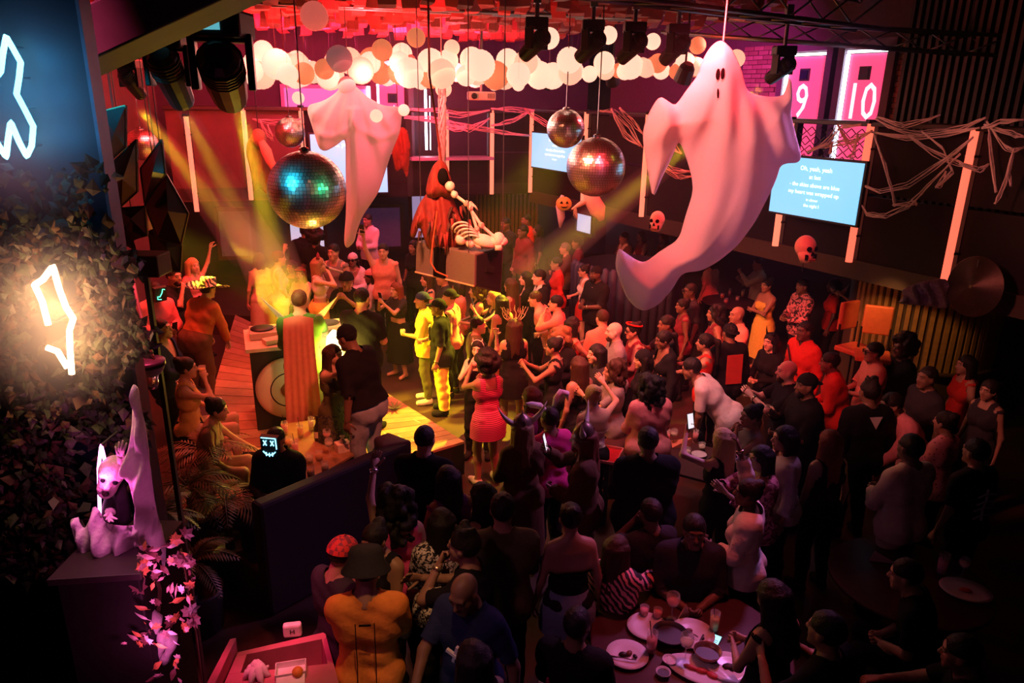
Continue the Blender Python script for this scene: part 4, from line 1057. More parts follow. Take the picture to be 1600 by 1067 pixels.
b = MB(); b.tube([q_(916, 300), q_(925, 312), q_(934, 328), q_(940, 344)], [.06, .13, .14, .05], 10); b.build('torso', mat('plush_pink', (.80, .45, .38), .8), r_, True)
b = MB(); b.tube([q_(920, 312), q_(905, 320), q_(893, 327)], [.05, .04, .012], 7); b.build('arm', mat('plush_pink'), r_, True)
for k in range(4): MB().tube([q_(899, 324), q_(897 + k * 1.5, 330 + k * 2), q_(896 + 2 * k, 338 + 2 * k)], [.02, .014, .004], 5).build('finger', mat('plush_pink'), r_, True)
MB().tube([q_(930, 305), Vector((q_(930, 305).x, 0, 2.6 - p.z))], .005, 5).build('cord', BLACK, r_)
p = at_y(878, 332, 13.6); b = MB(); b.tube([at_y(x, y, 13.6) - p for x, y in [(879, 305), (875, 322), (877, 340), (875, 356)]], [.03, .08, .07, .015], 8); o = b.build('hanging_rag', mat('rag_pale', (.7, .6, .6), .9), None, True, loc=p); tag(o, 'pale rag hanging beside the pumpkin', 'decoration')
b = MB(); b.tube([at_y(879, 305, 13.6) - p, Vector((at_y(879, 305, 13.6).x - p.x, 0, 2.55 - p.z))], .005, 5); b.build('cord', BLACK, o)

# ------------------------------------------------------------------ cobwebs stretched between the tubes
M_WEB = mat('cobweb', (.70, .58, .55), .95, noise=.2); M_WEBW = mat('cobweb_lit', (.72, .40, .34), .95, noise=.2)  # second copy carries the orange and pink light in the web colour
def web(paths, Y, label, m, r=.012, seed=0):
    """paths: pixel polylines with a depth; each is spun from a few strands"""
    rr_ = random.Random(seed); p0 = None; b = MB()
    for path in paths:
        w = path[0] if not hasattr(path[0], '__len__') else 1.0
        pts = path[1:] if w is not path[0] and not hasattr(path[0], '__len__') else path
        for k in range(5):
            Q = []
            for i in range(len(pts) - 1):
                a, c = pts[i], pts[i + 1]
                for t in (0, .33, .66):
                    Q.append((a[0] + (c[0] - a[0]) * t, a[1] + (c[1] - a[1]) * t, (a[2] if len(a) > 2 else Y) * (1 - t) + (c[2] if len(c) > 2 else Y) * t))
            Q.append((pts[-1][0], pts[-1][1], pts[-1][2] if len(pts[-1]) > 2 else Y))
            n = len(Q); j = rr_.uniform(-4, 4)
            W_ = [at_y(x + j * math.sin(PI * i / (n - 1)) + rr_.uniform(-.8, .8), y + rr_.uniform(-1, 1) + 2 * k * math.sin(PI * i / (n - 1)), z) for i, (x, y, z) in enumerate(Q)]
            if p0 is None: p0 = W_[0].copy()
            b.tube([v - p0 for v in W_], [r * w * rr_.uniform(.25, .70) * (1.25 - .6 * math.sin(PI * i / max(n - 1, 1))) for i in range(n)], 5)
    o = b.build('cobweb', m, None, True, loc=p0); tag(o, label, 'cobweb'); o['kind'] = 'stuff'; return o
web([[(1368, 186, 9.3), (1400, 200, 9.1), (1440, 205, 8.9), (1500, 198, 8.6), (1540, 184, 8.3)], [(1370, 182, 9.3), (1410, 192, 9), (1470, 180, 8.8)], [(1362, 206, 9.3), (1420, 212, 9), (1480, 206, 8.7), (1530, 200, 8.3)],
     [(1366, 210, 9.3), (1382, 250, 9.1), (1396, 300, 9), (1398, 322, 9)], [(1345, 288, 9.4), (1375, 297, 9.2), (1420, 285, 8.9), (1480, 245, 8.6), (1520, 215, 8.3)],
     [(1340, 310, 9.4), (1355, 332, 9.3), (1385, 334, 9.1), (1420, 318, 8.9), (1450, 288, 8.7), (1500, 240, 8.5)], [(1420, 212, 9), (1460, 235, 8.8), (1500, 252, 8.5), (1520, 262, 8.3)], [(1440, 205, 8.9), (1474, 228, 8.7), (1490, 265, 8.5), (1466, 290, 8.6)],
     [(1395, 320, 9), (1430, 312, 8.9), (1432, 318, 8.9)], [(1478, 268, 8.6), (1468, 284, 8.6), (1462, 292, 8.6)]], 8.8, 'tan cobweb stretched from the screen tube to the far right tube', M_WEB, .014, 1)
web([[(1535, 200, 8.2), (1560, 186, 8), (1600, 186, 7.8)], [(1538, 195, 8.2), (1580, 205, 7.9), (1600, 214, 7.8)], [(1542, 190, 8.2), (1570, 225, 7.9), (1585, 232, 7.8), (1600, 230, 7.8)], [(1585, 232, 7.8), (1572, 275, 7.9), (1560, 305, 7.9), (1555, 318, 7.9)],
     [(1500, 255, 8.3), (1530, 262, 8.2), (1545, 256, 8.2)], [(1545, 200, 8.2), (1550, 240, 8.2), (1556, 300, 8)], [(1585, 232, 7.8), (1575, 268, 7.9), (1580, 290, 7.9)]], 8, 'tan cobweb with dangling knots right of the far right tube', M_WEB, .016, 2)
web([[(1362, 205, 9.2), (1335, 215, 9.6), (1300, 222, 9.8), (1270, 232, 10)], [(1345, 195, 9.2), (1310, 195, 9.6), (1290, 220, 9.8), (1262, 238, 10)], [(1340, 210, 9.4), (1335, 240, 9.5), (1325, 244, 9.5)], [(1300, 222, 9.8), (1296, 240, 9.8)], [(1310, 196, 9.6), (1330, 225, 9.6), (1345, 215, 9.5)]], 9.6, 'orange lit cobweb tangled on the railing above the big lyric screen', M_WEBW, .018, 3)
web([[(628, 172, 15.3), (680, 168, 15.3), (720, 176, 15.3), (765, 172, 15.6)], [(628, 180, 15.3), (690, 184, 15.2), (730, 200, 15.2), (765, 185, 15.6)], [(632, 184, 15.3), (700, 190, 15.2), (735, 194, 15.2), (790, 205, 15.6), (828, 212, 15.8)], [(768, 170, 15.6), (800, 168, 15.8), (825, 170, 15.9), (835, 172, 15.9)], [(820, 170, 15.9), (850, 188, 15.2), (862, 198, 15)], [(698, 200, 15.2), (728, 196, 15.2)], [(768, 196, 15.6), (800, 185, 15.8), (828, 172, 15.9)]], 15.3, 'pink lit cobweb stretched along the far balcony between its tubes', M_WEBW, .022, 4)
web([[(935, 173, 14.2), (960, 170, 14), (985, 195, 13.6), (1003, 230, 13.2)], [(955, 170, 14), (975, 205, 13.7), (1000, 228, 13.2)], [(968, 168, 13.9), (990, 185, 13.6), (1006, 210, 13.2)]], 13.8, 'pink cobweb hanging from the balcony left of the big ghost', M_WEBW, .016, 5)
web([[(1030, 250, 12.8), (1050, 262, 12.6), (1078, 268, 12.2)], [(1030, 258, 12.8), (1060, 272, 12.5), (1080, 276, 12.2)], [(1040, 240, 12.7), (1052, 225, 12.6), (1064, 240, 12.4)]], 12.5, 'yellowish cobweb behind the left sleeve of the big ghost', M_WEBW, .014, 6)
web([[(395, 186, 14), (430, 188, 14.2), (470, 186, 14.4)], [(405, 186, 14), (415, 205, 14), (425, 214, 14.1), (418, 195, 14)]], 14.2, 'faint red cobweb on the balcony above the zombie', M_WEBW, .014, 7)
# matted web sheet at the foot of the far right tube
Wb, wc_ = billow('cobweb_sheet', [(1408, 452), (1440, 440), (1475, 434), (1488, 445), (1488, 470), (1478, 484), (1450, 478), (1420, 476), (1402, 474), (1412, 464)], 8.3, .02, .05, .05, mat('cobweb_sheet', (.5, .36, .42), .95, noise=.5, scale=30, bump=.5), 'matted lilac cobweb sheet at the foot of the far right tube', 'cobweb', lambda x, z, c: .02 * np.sin(x * 40 + z * 25), smooth=1)

# ------------------------------------------------------------------ near wall on the left with neon, greenery and props
NW = 3.0
eg = at_y(133, 60, NW); eg2 = at_y(165, 330, NW); ex = (eg.x + eg2.x) / 2
nw_ = MB().box((ex - 2.0, NW + .03, 3.2), (4.0, .06, 6.35)).build('wall_near', mat('near_wall', (.006, .014, .026), .55, noise=.35, scale=3)); nw_['kind'] = 'structure'
o = MB().box((ex + .008, NW + .03, 3.2), (.014, .08, 6.35)).build('trim_wall_edge', mat('edge_metal', (.22, .20, .24), .4, .5)); o['kind'] = 'structure'
def neon_sign(pts, Y, col, st, rad, label, cat='neon sign', ztex='cyan', close=False):
    W_ = [at_y(x, y, Y) for x, y in pts]; c = sum(W_, Vector()) / len(W_)
    r_ = empty('neon_sign', tuple(c), label=label, cat=cat)
    b = MB(); Q = []
    for i in range(len(W_) - 1):
        for t in (0, .08, .5, .92): Q.append(W_[i].lerp(W_[i + 1], t) - c)
    Q.append(W_[-1] - c); b.tube(Q, rad, 8); b.build('glass_tube', emat('neon_' + ztex, col, st), r_, True)
    b = MB()
    for p in W_[::2]: b.tube([p - c, p - c + Vector((0, NW - Y + .0, 0))], .006, 5)
    b.build('standoff', STEEL, r_)['kind'] = 'stuff'
    return r_
k = 3.953
neon_sign([(x / k, y / k) for x, y in [(-60, 520), (5, 440), (18, 330), (38, 226), (75, 290), (128, 385), (118, 480), (102, 580), (150, 670), (206, 780), (196, 900), (165, 965), (120, 880), (66, 755), (50, 860), (38, 970), (-20, 880), (-90, 800)]], NW - .06, (.22, .80, 1.0), 5, .011, 'cyan zigzag neon sign glowing on the dark blue wall at upper left', ztex='cyan')
k = 1.667
def px(l): return [(x / k, y / k) for x, y in l]
neon_sign(px([(126, 846), (110, 785), (90, 742), (112, 728), (138, 694), (155, 755), (172, 800), (191, 830), (181, 860), (182, 905), (187, 974)]), NW - .18, (1.0, .66, .34), 9, .012, 'warm white jagged neon sign among the leaves on the left wall', ztex='amber')
neon_sign(px([(122, 905), (150, 915), (176, 958)]), NW - .18, (1.0, .66, .34), 9, .012, 'short warm white neon stroke at the lower left of the jagged amber sign', ztex='amber2')
neon_sign([(156, 802), (154, 731), (158, 696), (166, 728)], 2.72, (1.0, .25, .75), 7, .007, 'hooked pink neon tube beside the screaming corpse prop', ztex='pink')

# leafy cover of the wall: small leaves in a mass, ragged at its right edge
M_LEAF = [mat('leaf_dark', (.030, .040, .018), .7, noise=.4, spec=.2), mat('leaf_brown', (.075, .04, .02), .7, noise=.4, spec=.2), mat('leaf_grey', (.09, .08, .06), .7, noise=.4, spec=.2)]
def leaf_geo(b, c, d, n, L, w, mi=0):
    d = d.normalized(); s_ = d.cross(n).normalized()
    P_ = [c, c + d * L * .35 + s_ * w, c + d * L, c + d * L * .35 - s_ * w, c + d * L * .45 + n * w * .3]
    b.add(P_, [(0, 1, 4), (1, 2, 4), (2, 3, 4), (3, 0, 4)], mi)
lw = empty('living_wall', tuple(at_y(100, 600, NW)), label='leafy green wall covering the lower left, lit by the amber neon', cat='plant wall'); o0 = lw.location.copy()
mb = MB()
for i in range(9000):
    px_ = rnd.uniform(-60, 262); py_ = rnd.uniform(262, 905)
    lim = 150 + 60 * min(1, max(0, (py_ - 320) / 140)) + 22 * math.sin(py_ * .05) + rnd.gauss(0, 12)
    if 560 < py_ < 640: lim -= 10
    if px_ > lim: continue
    if py_ < 330 + abs(math.sin(px_ * .07)) * 40 - max(0, px_ - 20) * .1 and rnd.random() < .85: continue
    if px_ > 105 and py_ > 690 and rnd.random() < .85: continue
    near = math.hypot((px_ - 82) / 50, (py_ - 500) / 112) < 1
    if near and rnd.random() < .9: continue
    c = at_y(px_, py_, NW - rnd.uniform(.0, .16)) - o0
    d = Vector((rnd.gauss(0, 1), rnd.gauss(0, .3) - .25, rnd.gauss(-.35, 1))); L = rnd.uniform(.03, .075)
    leaf_geo(mb, c, d, Vector((rnd.gauss(0, .5), -1, rnd.gauss(0, .5))).normalized(), L, L * rnd.uniform(.25, .42), rnd.choices((0, 1, 2), (5, 4, 2))[0])
mb.build('foliage', M_LEAF, lw)['kind'] = 'stuff'
b = MB(); b.hexa([at_y(-80, 980, NW + .02) - o0, at_y(205, 980, NW + .02) - o0, at_y(205, 980, NW + .1) - o0, at_y(-80, 980, NW + .1) - o0, at_y(-80, 330, NW + .02) - o0, at_y(178, 330, NW + .02) - o0, at_y(178, 330, NW + .1) - o0, at_y(-80, 330, NW + .1) - o0])
b.build('planting_panel', mat('moss_panel', (.03, .03, .02), .9), lw)
def leaf_mesh(kind):
    b = MB()
    if kind == 0:    # lobed leaf
        P_ = []
        for a, r_ in [(-90, .15), (-60, .45), (-35, .38), (-10, .75), (15, .50), (40, .80), (62, .58), (90, 1.0), (118, .58), (140, .80), (165, .50), (190, .75), (215, .38), (240, .45)]:
            P_.append(Vector((r_ * math.cos(R(a)), .05 * math.sin(a), r_ * math.sin(R(a)))))
        n = len(P_); b.add(P_ + [Vector((0, -.08, .1))], [(i, (i + 1) % n, n) for i in range(n)]); b.tube([(0, 0, -.1), (0, .04, -.5)], [.03, .015], 4)
    else:
        P_ = [(0, 0, -.5), (.28, -.02, -.2), (.36, -.03, .1), (.2, -.01, .6), (0, .05, 1.0), (-.2, -.01, .6), (-.36, -.03, .1), (-.28, -.02, -.2)]
        b.add(P_ + [(0, -.1, .1)], [(i, (i + 1) % 8, 8) for i in range(8)]); b.tube([(0, 0, -.45), (0, .05, -.8)], [.03, .015], 4)
    return b
ML = [mat('leaf_rust', (.62, .20, .07), .55), mat('leaf_pinkish', (.72, .40, .42), .55), mat('leaf_deep', (.16, .05, .05), .55), mat('leaf_pale', (.78, .62, .62), .55)]
LM = []
for kd in (0, 1):
    for m in ML: q = leaf_mesh(kd).build('leaf', m); LM.append(q.data); bpy.data.objects.remove(q)
gl = empty('leaf_garland', tuple(at_y(250, 960, 2.55)), label='garland of rust and pink maple leaves at the lower left, lit pink', cat='garland'); g0 = gl.location.copy()
def put_leaf(root, r0, px_, py_, Y, s, k=None):
    o = bpy.data.objects.new('leaf', LM[rnd.randrange(8) if k is None else k]); COL.objects.link(o); o.parent = root
    o.location = at_y(px_, py_, Y) - r0; o.rotation_euler = (rnd.uniform(-.6, .6), rnd.uniform(0, 6.28), rnd.uniform(-.7, .7)); o.scale = (s,) * 3
for i in range(92):
    t = rnd.random(); py_ = 850 + 220 * t; w = 45 if py_ > 930 else 38
    put_leaf(gl, g0, 248 + rnd.uniform(-w, w + 6) + 12 * math.sin(t * 6), py_, 2.55 - rnd.uniform(0, .12), rnd.uniform(.018, .042))
for q in [(272, 842), (290, 835), (283, 870), (300, 880), (296, 955), (305, 965), (302, 975), (225, 855), (235, 865), (228, 880), (240, 900), (215, 920), (246, 870), (222, 895)]: put_leaf(gl, g0, q[0], q[1], 2.5, rnd.uniform(.03, .05), rnd.choice((0, 2, 2, 6)))
b = MB(); b.tube([at_y(x, y, 2.56) - g0 for x, y in [(286, 870), (296, 930), (308, 990), (318, 1066)]], .004, 5); b.tube([at_y(x, y, 2.58) - g0 for x, y in [(225, 850), (250, 920), (245, 990), (255, 1067)]], .008, 5); b.build('stem', M_LEAF[1], gl)

# gauze shroud, corpse prop and pedestal
M_GAUZE = mat('gauze', (.80, .68, .72), .9, noise=.15, scale=60, bump=.3, translucent=.25)
def fg(x, z, c): return .022 * np.sin(x * 75 + 3 * np.sin(z * 7)) + .014 * np.sin(z * 26 + x * 30) + .007 * np.sin(x * 140 - z * 40)
billow('gauze_shroud', [(205, 598), (216, 606), (222, 640), (230, 690), (237, 745), (243, 790), (254, 830), (260, 862), (256, 905), (240, 932), (226, 930), (218, 918), (226, 890), (222, 850), (214, 808), (205, 770), (198, 745), (193, 738), (191, 724), (201, 700), (207, 655)], 2.68, .012, .06, .03, M_GAUZE, 'long pale gauze shroud hanging beside the screaming corpse prop', 'cloth', fg, smooth=1, fd=.012)
billow('gauze_shroud', [(108, 812), (120, 808), (130, 830), (140, 812), (146, 788), (158, 800), (164, 818), (200, 822), (230, 816), (222, 842), (206, 872), (190, 888), (140, 890), (128, 878), (118, 850)], 2.66, .012, .06, .04, M_GAUZE, 'pink lit gauze bunched on the dark pedestal at lower left', 'cloth', fg, smooth=1, fd=.012)
M_CORPSE = mat('corpse_skin', (.50, .36, .38), .6, noise=.5, scale=30, bump=.5)
p0 = at_y(174, 742, 2.72); cp = empty('corpse_prop', tuple(p0), label='screaming corpse prop with a raised bony hand by the pink neon', cat='halloween prop')
def cb(name, fn, m=M_CORPSE):
    b = MB(); fn(b); b.v = [tuple(Vector(v) - p0) for v in b.v]; return b.build(name, m, cp, True)
f = Field((-.12, -.14, -.16), (.12, .14, .16), .012)
f.ell((0, 0, .03), (.07, .085, .08)); f.ell((0, -.04, -.05), (.05, .05, .07), .03); f.add((0, -.08, .0), (0, -.10, -.025), .012, .016, .015)
f.add((-.045, -.07, .03), (.045, -.07, .03), .016, .016, .02)
for q in (-1, 1): f.ell((q * .03, -.09, .008), (.018, .024, .014), .012, sub=True)
f.ell((0, -.085, -.07), (.022, .03, .022), .01, sub=True)
V, F = f.mesh(); o = npmesh('head', V, F, M_CORPSE, cp); o.rotation_euler = (.1, .4, .35); o.scale = (.78,) * 3
for q in (-1, 1): o2 = MB().ball((q * .03, -.075, .008), .013, 8, 6).build('eye', BLACK2, o, True)
MB().ball((0, -.07, -.07), (.018, .012, .02), 8, 6).build('mouth', mat('mouth_dark', (.03, .008, .01), .6), o, True)
def chand(b):
    w = at_y(189, 712, 2.7)
    b.tube([at_y(184, 748, 2.74), at_y(188, 728, 2.72), w], [.02, .014, .016], 7); b.ball(w, (.02, .01, .02), 8, 6)
    for i, (x, y) in enumerate([(180, 697), (186, 690), (192, 688), (198, 692)]):
        e = at_y(x, y, 2.68); b.tube([w, w.lerp(e, .5) + Vector((.004, -.012, 0)), e], [.008, .0065, .003], 6)
cb('hand', chand)
def chand2(b):
    w = at_y(172, 800, 2.7)
    for i, (x, y) in enumerate([(163, 806), (166, 812), (171, 816), (177, 815), (183, 811)]):
        e = at_y(x, y, 2.62); b.tube([w, w.lerp(e, .5) + Vector((.0, -.016, 0)), e], [.010, .008, .003], 6)
    b.ball(w, (.025, .015, .02), 8, 6)
cb('hand', chand2, M_BONE)
o = billow('robe', [(166, 752), (180, 760), (196, 752), (204, 790), (206, 822), (160, 824), (156, 800), (164, 775)], 2.73, .014, .05, .04, mat('robe_black', (.03, .02, .03), .8, noise=.5, bump=.4), None, None, fg, smooth=1, parent=cp)[0]; o.location = o.location - p0
pb = at_y(168, 886, 2.6)
pd = empty('pedestal', (pb.x, pb.y, 0), label='dark box pedestal under the pink gauze at lower left', cat='pedestal')
a, c = at_y(106, 912, 2.45), at_y(204, 890, 2.45)
b = MB(); b.hexa([Vector((x, y, z)) - pd.location for z in (0.0, a.z) for x, y in ((a.x - .05, 2.45), (c.x, 2.5), (c.x, 2.85), (a.x - .05, 2.85))]); b.build('box', mat('pedestal_brown', (.012, .008, .008), .6, noise=.3, spec=.2), pd, bevel=.008)
b = MB(); b.hexa([Vector((x, y, z)) - pd.location for z in (a.z, a.z + .03) for x, y in ((a.x - .07, 2.43), (c.x + .02, 2.48), (c.x + .02, 2.87), (a.x - .07, 2.87))]); b.build('lid', mat('pedestal_top', (.03, .018, .018), .5, spec=.3), pd, bevel=.004)
# pale draped blooms in the garland
for i, (x, y, h) in enumerate([(222, 965, 40), (238, 985, 60), (250, 1010, 45), (262, 1015, 50), (213, 1000, 36)]):
    b = MB(); c = at_y(x, y, 2.58)
    b.tube([at_y(x + 6 * math.sin(j), y - h / 2 + h * j / 5, 2.56) - c for j in range(6)], [.012, .03, .022, .016, .024, .005], 8)
    o = b.build('drape', M_GAUZE, None, True, loc=c); o.parent = gl; o.matrix_parent_inverse = Matrix.Translation(gl.location).inverted(); o.name = 'gauze_knot'

# lamp on a clamp arm with a white shade, and thin rods behind it
p = at_y(233, 572, 3.6); r_ = empty('clamp_lamp', tuple(p), label='small lamp with white shade and dark rim on a chrome arm, left', cat='lamp')
s_ = .055
MB().lathe([(.078, .035), (.082, .03), (.082, .006), (.074, .0)], 24, (0, 0, 0), None).build('rim', mat('lamp_rim', (.06, .04, .04), .35, .4), r_, True)
MB().lathe([(.076, .002), (.068, -.022), (.050, -.045), (.036, -.052)], 24, cap=False).build('shade', mat('shade_white', (.85, .78, .76), .4), r_, True)
MB().lathe([(.038, -.050), (.034, -.10), (.026, -.125), (.001, -.13)], 16).build('glass_bulb', mat('glass_pinkish', (.9, .7, .8), .08, trans=.85, noise=0), r_, True)
b = MB(); b.tube([at_y(222, 564, 3.58) - p, at_y(205, 557, 3.4) - p, at_y(140, 553, 3.02) - p], [.012, .010, .007], 8); b.box(at_y(200, 556, 3.36) - p, (.05, .03, .03)); b.build('arm', CHROME, r_, True)
b = MB(); b.tube([at_y(241, 566, 3.6) - p, at_y(232, 535, 3.62) - p, at_y(217, 480, 3.7) - p, at_y(204, 420, 3.7) - p], .008, 6); b.build('cord_rod', mat('rod_brass', (.5, .3, .15), .4, .6), r_, True)
a = at_y(204, 420, 3.72)

# faceted dark diamond panels along the left wall
M_PAN = mat('panel_dark_mirror', (.030, .028, .036), .22, .3, noise=.2, scale=3); M_PANR = mat('panel_warm', (.16, .06, .07), .35, noise=.3, scale=4)
M_PANE = mat('panel_edge', (.25, .16, .10), .4, .4)
def facet(poly, Y, depth, label, m, apex=None):
    W_ = [at_y(x, y, Y + (q[0] if (q := r) else 0)) for (x, y, *r) in poly]
    c = sum(W_, Vector()) / len(W_)
    ap = at_y(apex[0], apex[1], Y - depth) if apex else at_y(sum(q[0] for q in poly) / len(poly), sum(q[1] for q in poly) / len(poly), Y - depth)
    r_ = empty('faceted_panel', tuple(c), label=label, cat='wall panel'); n = len(W_)
    for i in range(n):
        b = MB(); a_, b_ = W_[i] - c, W_[(i + 1) % n] - c; t = Vector((0, .03, 0))
        b.add([a_, b_, ap - c, a_ + t, b_ + t, ap - c + t], [(0, 1, 2), (5, 4, 3), (0, 3, 4, 1), (1, 4, 5, 2), (2, 5, 3, 0)])
        b.build('facet', [m, M_PANR][i % 3 == 2] if m is M_PAN else m, r_)
    b = MB()
    for i in range(n): b.tube([W_[i] - c, W_[(i + 1) % n] - c], .008, 5)
    b.build('edge_trim', M_PANE, r_)
    b = MB(); b.tube([Vector((0, .03, 0)), Vector((0, .03, 6.3 - c.z))], .004, 5); b.build('hanging_wire', BLACK, r_)
    return r_
facet([(157, 175), (196, 165), (196, 230), (165, 258)], 6.0, .15, 'dark diamond panel highest on the left wall, under the small spotlight', M_PAN)
facet([(168, 262), (213, 218), (214, 300), (190, 322), (172, 300)], 6.2, .18, 'dark pointed panel with a plum facet, left of the half hidden mirror ball', M_PAN)
facet([(219, 264), (252, 218), (258, 272), (226, 318)], 6.6, .18, 'dark lozenge panel in front of the half hidden mirror ball', M_PAN)
facet([(226, 320), (259, 272), (294, 334), (283, 382), (246, 372)], 6.7, .22, 'largest faceted panel on the left wall with a brown rim', M_PAN, (262, 330))
facet([(232, 362), (262, 348), (284, 384), (282, 425), (240, 420)], 6.8, .12, 'lowest faceted panel on the left wall with a pale green pane', mat('panel_olive', (.10, .09, .05), .4))
facet([(172, 318), (192, 325), (226, 322), (230, 368), (200, 376)], 6.4, .12, 'shadowy faceted panel above the poinsettia', M_PAN)
# poinsettia on its shelf
p = at_y(194, 368, 4.6); r_ = empty('poinsettia', tuple(p), label='dusty orange poinsettia bloom by the left wall', cat='flower')
for ring, (n, L, el) in enumerate([(7, .13, .2), (6, .10, .7), (5, .06, 1.1)]):
    for i in range(n):
        a = 2 * PI * i / n + ring * .4; d = Vector((math.cos(a) * math.cos(el), -math.sin(el), math.sin(a) * math.cos(el)))
        b = MB(); leaf_geo(b, Vector(), d, Vector((0, -1, 0)) if el < 1 else Vector((1, 0, 0)), L, L * .28); b.v += [(x, y + .004, z) for x, y, z in b.v]; b.f += [tuple(j + 5 for j in q[::-1]) for q in b.f]; b.m *= 2; b.n *= 2
        b.build('petal', mat('poinsettia', (.55, .24, .14), .6), r_)
b = MB(); b.tube([(0, .02, 0), (.02, .03, -.06), (.04, .05, -.13)], .008, 5); b.build('stem', M_LEAF[0], r_)
q = at_y(226, 412, 4.66); b = MB(); b.box((q.x, 4.66, q.z), (.26, .2, .14)); o = b.build('wooden_crate', mat('crate_wood', (.16, .08, .05), .6), bevel=.01); tag(o, 'brown wooden crate stand under the poinsettia', 'crate')
o2 = MB().box((0, 0, 0), (.03, .03, q.z - .07)).build('stand', WOOD, o, loc=(q.x, 4.66, (q.z - .07) / 2))

# ------------------------------------------------------------------ ferns at the foot of the stage
def fern(px_, py_, z, n, L, label, droop=1.0, col=0, seed=0):
    rr_ = random.Random(seed); p = at_z(px_, py_, z); r_ = empty('potted_palm', (p.x, p.y, 0), label=label, cat='plant')
    b = MB(); b.lathe([(.14, 0), (.18, .02), (.22, .40), (.20, .42), (.19, .36), (.001, .35)], 18); b.build('pot', BLACK, r_, True)
    b = MB(); b.tube([(0, 0, .3), (0, 0, max(z - .1, .35))], [.05, .03], 8); b.build('trunk', WOOD, r_)
    for i in range(n):
        a = 2 * PI * i / n + rr_.uniform(-.25, .25); ln = L * rr_.uniform(.75, 1.1); el = rr_.uniform(.35, 1.25)
        b = MB(); Q = []; c = Vector((0, 0, max(z - .12, .35)))
        for k in range(9):
            t = k / 8; Q.append(c + Vector((math.cos(a), math.sin(a), 0)) * ln * t * math.cos(el * (1 - .4 * t)) + Vector((0, 0, 1)) * (ln * math.sin(el) * t - droop * .75 * ln * t * t))
        b.tube(Q, [.007 - .0006 * k for k in range(9)], 4)
        for k in range(1, 9):
            for u in (0, .5):
                c_ = Q[k - 1].lerp(Q[k], u); d = (Q[k] - Q[k - 1]).normalized(); s_ = d.cross(Vector((0, 0, 1))).normalized(); w = ln * .28 * math.sin(PI * (.12 + .84 * (k - 1 + u) / 8))
                for sg in (-1, 1):
                    dd = (s_ * sg + d * .75 + Vector((0, 0, -.35))).normalized()
                    b.add([c_, c_ + dd * w * .5 + d * .012, c_ + dd * w, c_ + dd * w * .5 - d * .012], [(0, 1, 2, 3)])
        b.build('frond', mat('frond_%d' % col, [(.16, .13, .05), (.10, .10, .04), (.28, .20, .12)][col], .5, noise=.4), r_)  # orange lit and darker palms have that light put into the frond colour
    return r_
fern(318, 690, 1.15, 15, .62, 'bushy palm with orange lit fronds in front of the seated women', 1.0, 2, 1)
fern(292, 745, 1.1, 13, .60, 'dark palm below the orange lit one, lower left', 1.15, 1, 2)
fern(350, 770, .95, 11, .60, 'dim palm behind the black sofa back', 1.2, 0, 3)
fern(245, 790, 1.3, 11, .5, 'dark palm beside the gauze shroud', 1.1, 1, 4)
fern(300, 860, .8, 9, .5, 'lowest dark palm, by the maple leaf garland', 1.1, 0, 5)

# ------------------------------------------------------------------ DJ desk
c0 = at_z(390, 546, 1.55); z0 = STAGE_Z
dk = empty('dj_desk', (c0.x + .45, c0.y + .3, z0), label='black disc jockey desk with a big white disc on its front', cat='desk'); dl = dk.location
fx, fy = Vector((.93, .36, 0)), Vector((-.36, .93, 0)); A_ = zed(c0, 0)
def dkp(u, v, z): return Vector((A_.x, A_.y, z)) + fx * u + fy * v - dl
b = MB(); b.hexa([dkp(u, v, z) for z in (z0, 1.50) for u, v in ((0, .04), (1.35, .04), (1.35, .80), (0, .80))]); b.build('front', mat('desk_black', (.02, .02, .015), .5), dk)
b = MB(); b.hexa([dkp(u, v, z) for z in (1.50, 1.55) for u, v in ((-.05, 0), (1.42, 0), (1.42, .86), (-.05, .86))]); b.build('top', mat('desk_top', (.62, .55, .40), .45), dk, bevel=.006)
Qd = (-fy).to_track_quat('Z', 'Y').to_matrix()
dc = dkp(.42, .03, 1.0)
b = MB(); b.lathe([(.40, 0), (.40, .05), (.36, .085), (.20, .105), (.001, .11)], 40, dc, Qd); wd = b.build('round_disc', mat('disc_white', (.85, .82, .62), .4, noise=.04), dk, True)
b = MB(); b.lathe([(.215, .103), (.222, .109), (.228, .103)], 40, dc, Qd, cap=False); b.build('groove', BLACK2, wd)
b = MB(); b.lathe([(.10, .107), (.095, .122), (.001, .124)], 32, dc, Qd); b.build('hub', mat('disc_hub', (.45, .35, .10), .4), wd, True)
b = MB(); b.lathe([(.022, .12), (.02, .135), (.001, .136)], 12, dc, Qd); b.build('pin', BLACK2, wd, True)
def deskthing(name, u, v, w, d, h, label, cat, m, extra=None, rz=0.0):
    p = dkp(u, v, 1.552) + dl; r_ = empty(name, tuple(p), math.atan2(fx.y, fx.x) + rz, label=label, cat=cat)
    MB().box((0, 0, h / 2), (w, d, h)).build('case', m, r_, bevel=.006)
    if extra: extra(r_, w, d, h)
    return r_
def knobs(r_, w, d, h):
    for i in range(5):
        for j in range(3):
            MB().lathe([(.012, 0), (.012, .018), (.001, .02)], 8, (-w * .38 + w * .19 * i, -d * .3 + d * .25 * j, h)).build('knob', WHITE if (i + j) % 3 else mat('knob_red', (.7, .1, .05), .4), r_)
    for i in range(4): MB().box((-w * .3 + w * .2 * i, d * .36, h + .008), (.012, .05, .016)).build('fader', WHITE, r_)
def platter(r_, w, d, h):
    MB().lathe([(d * .40, 0), (d * .40, .016), (d * .15, .02), (.001, .02)], 24, (-w * .1, 0, h)).build('platter', BLACK, r_, True)
    b = MB(); b.tube([(w * .38, d * .3, h + .03), (w * .36, -d * .1, h + .035), (w * .22, -d * .25, h + .025)], .007, 6); b.build('tone_arm', CHROME, r_)
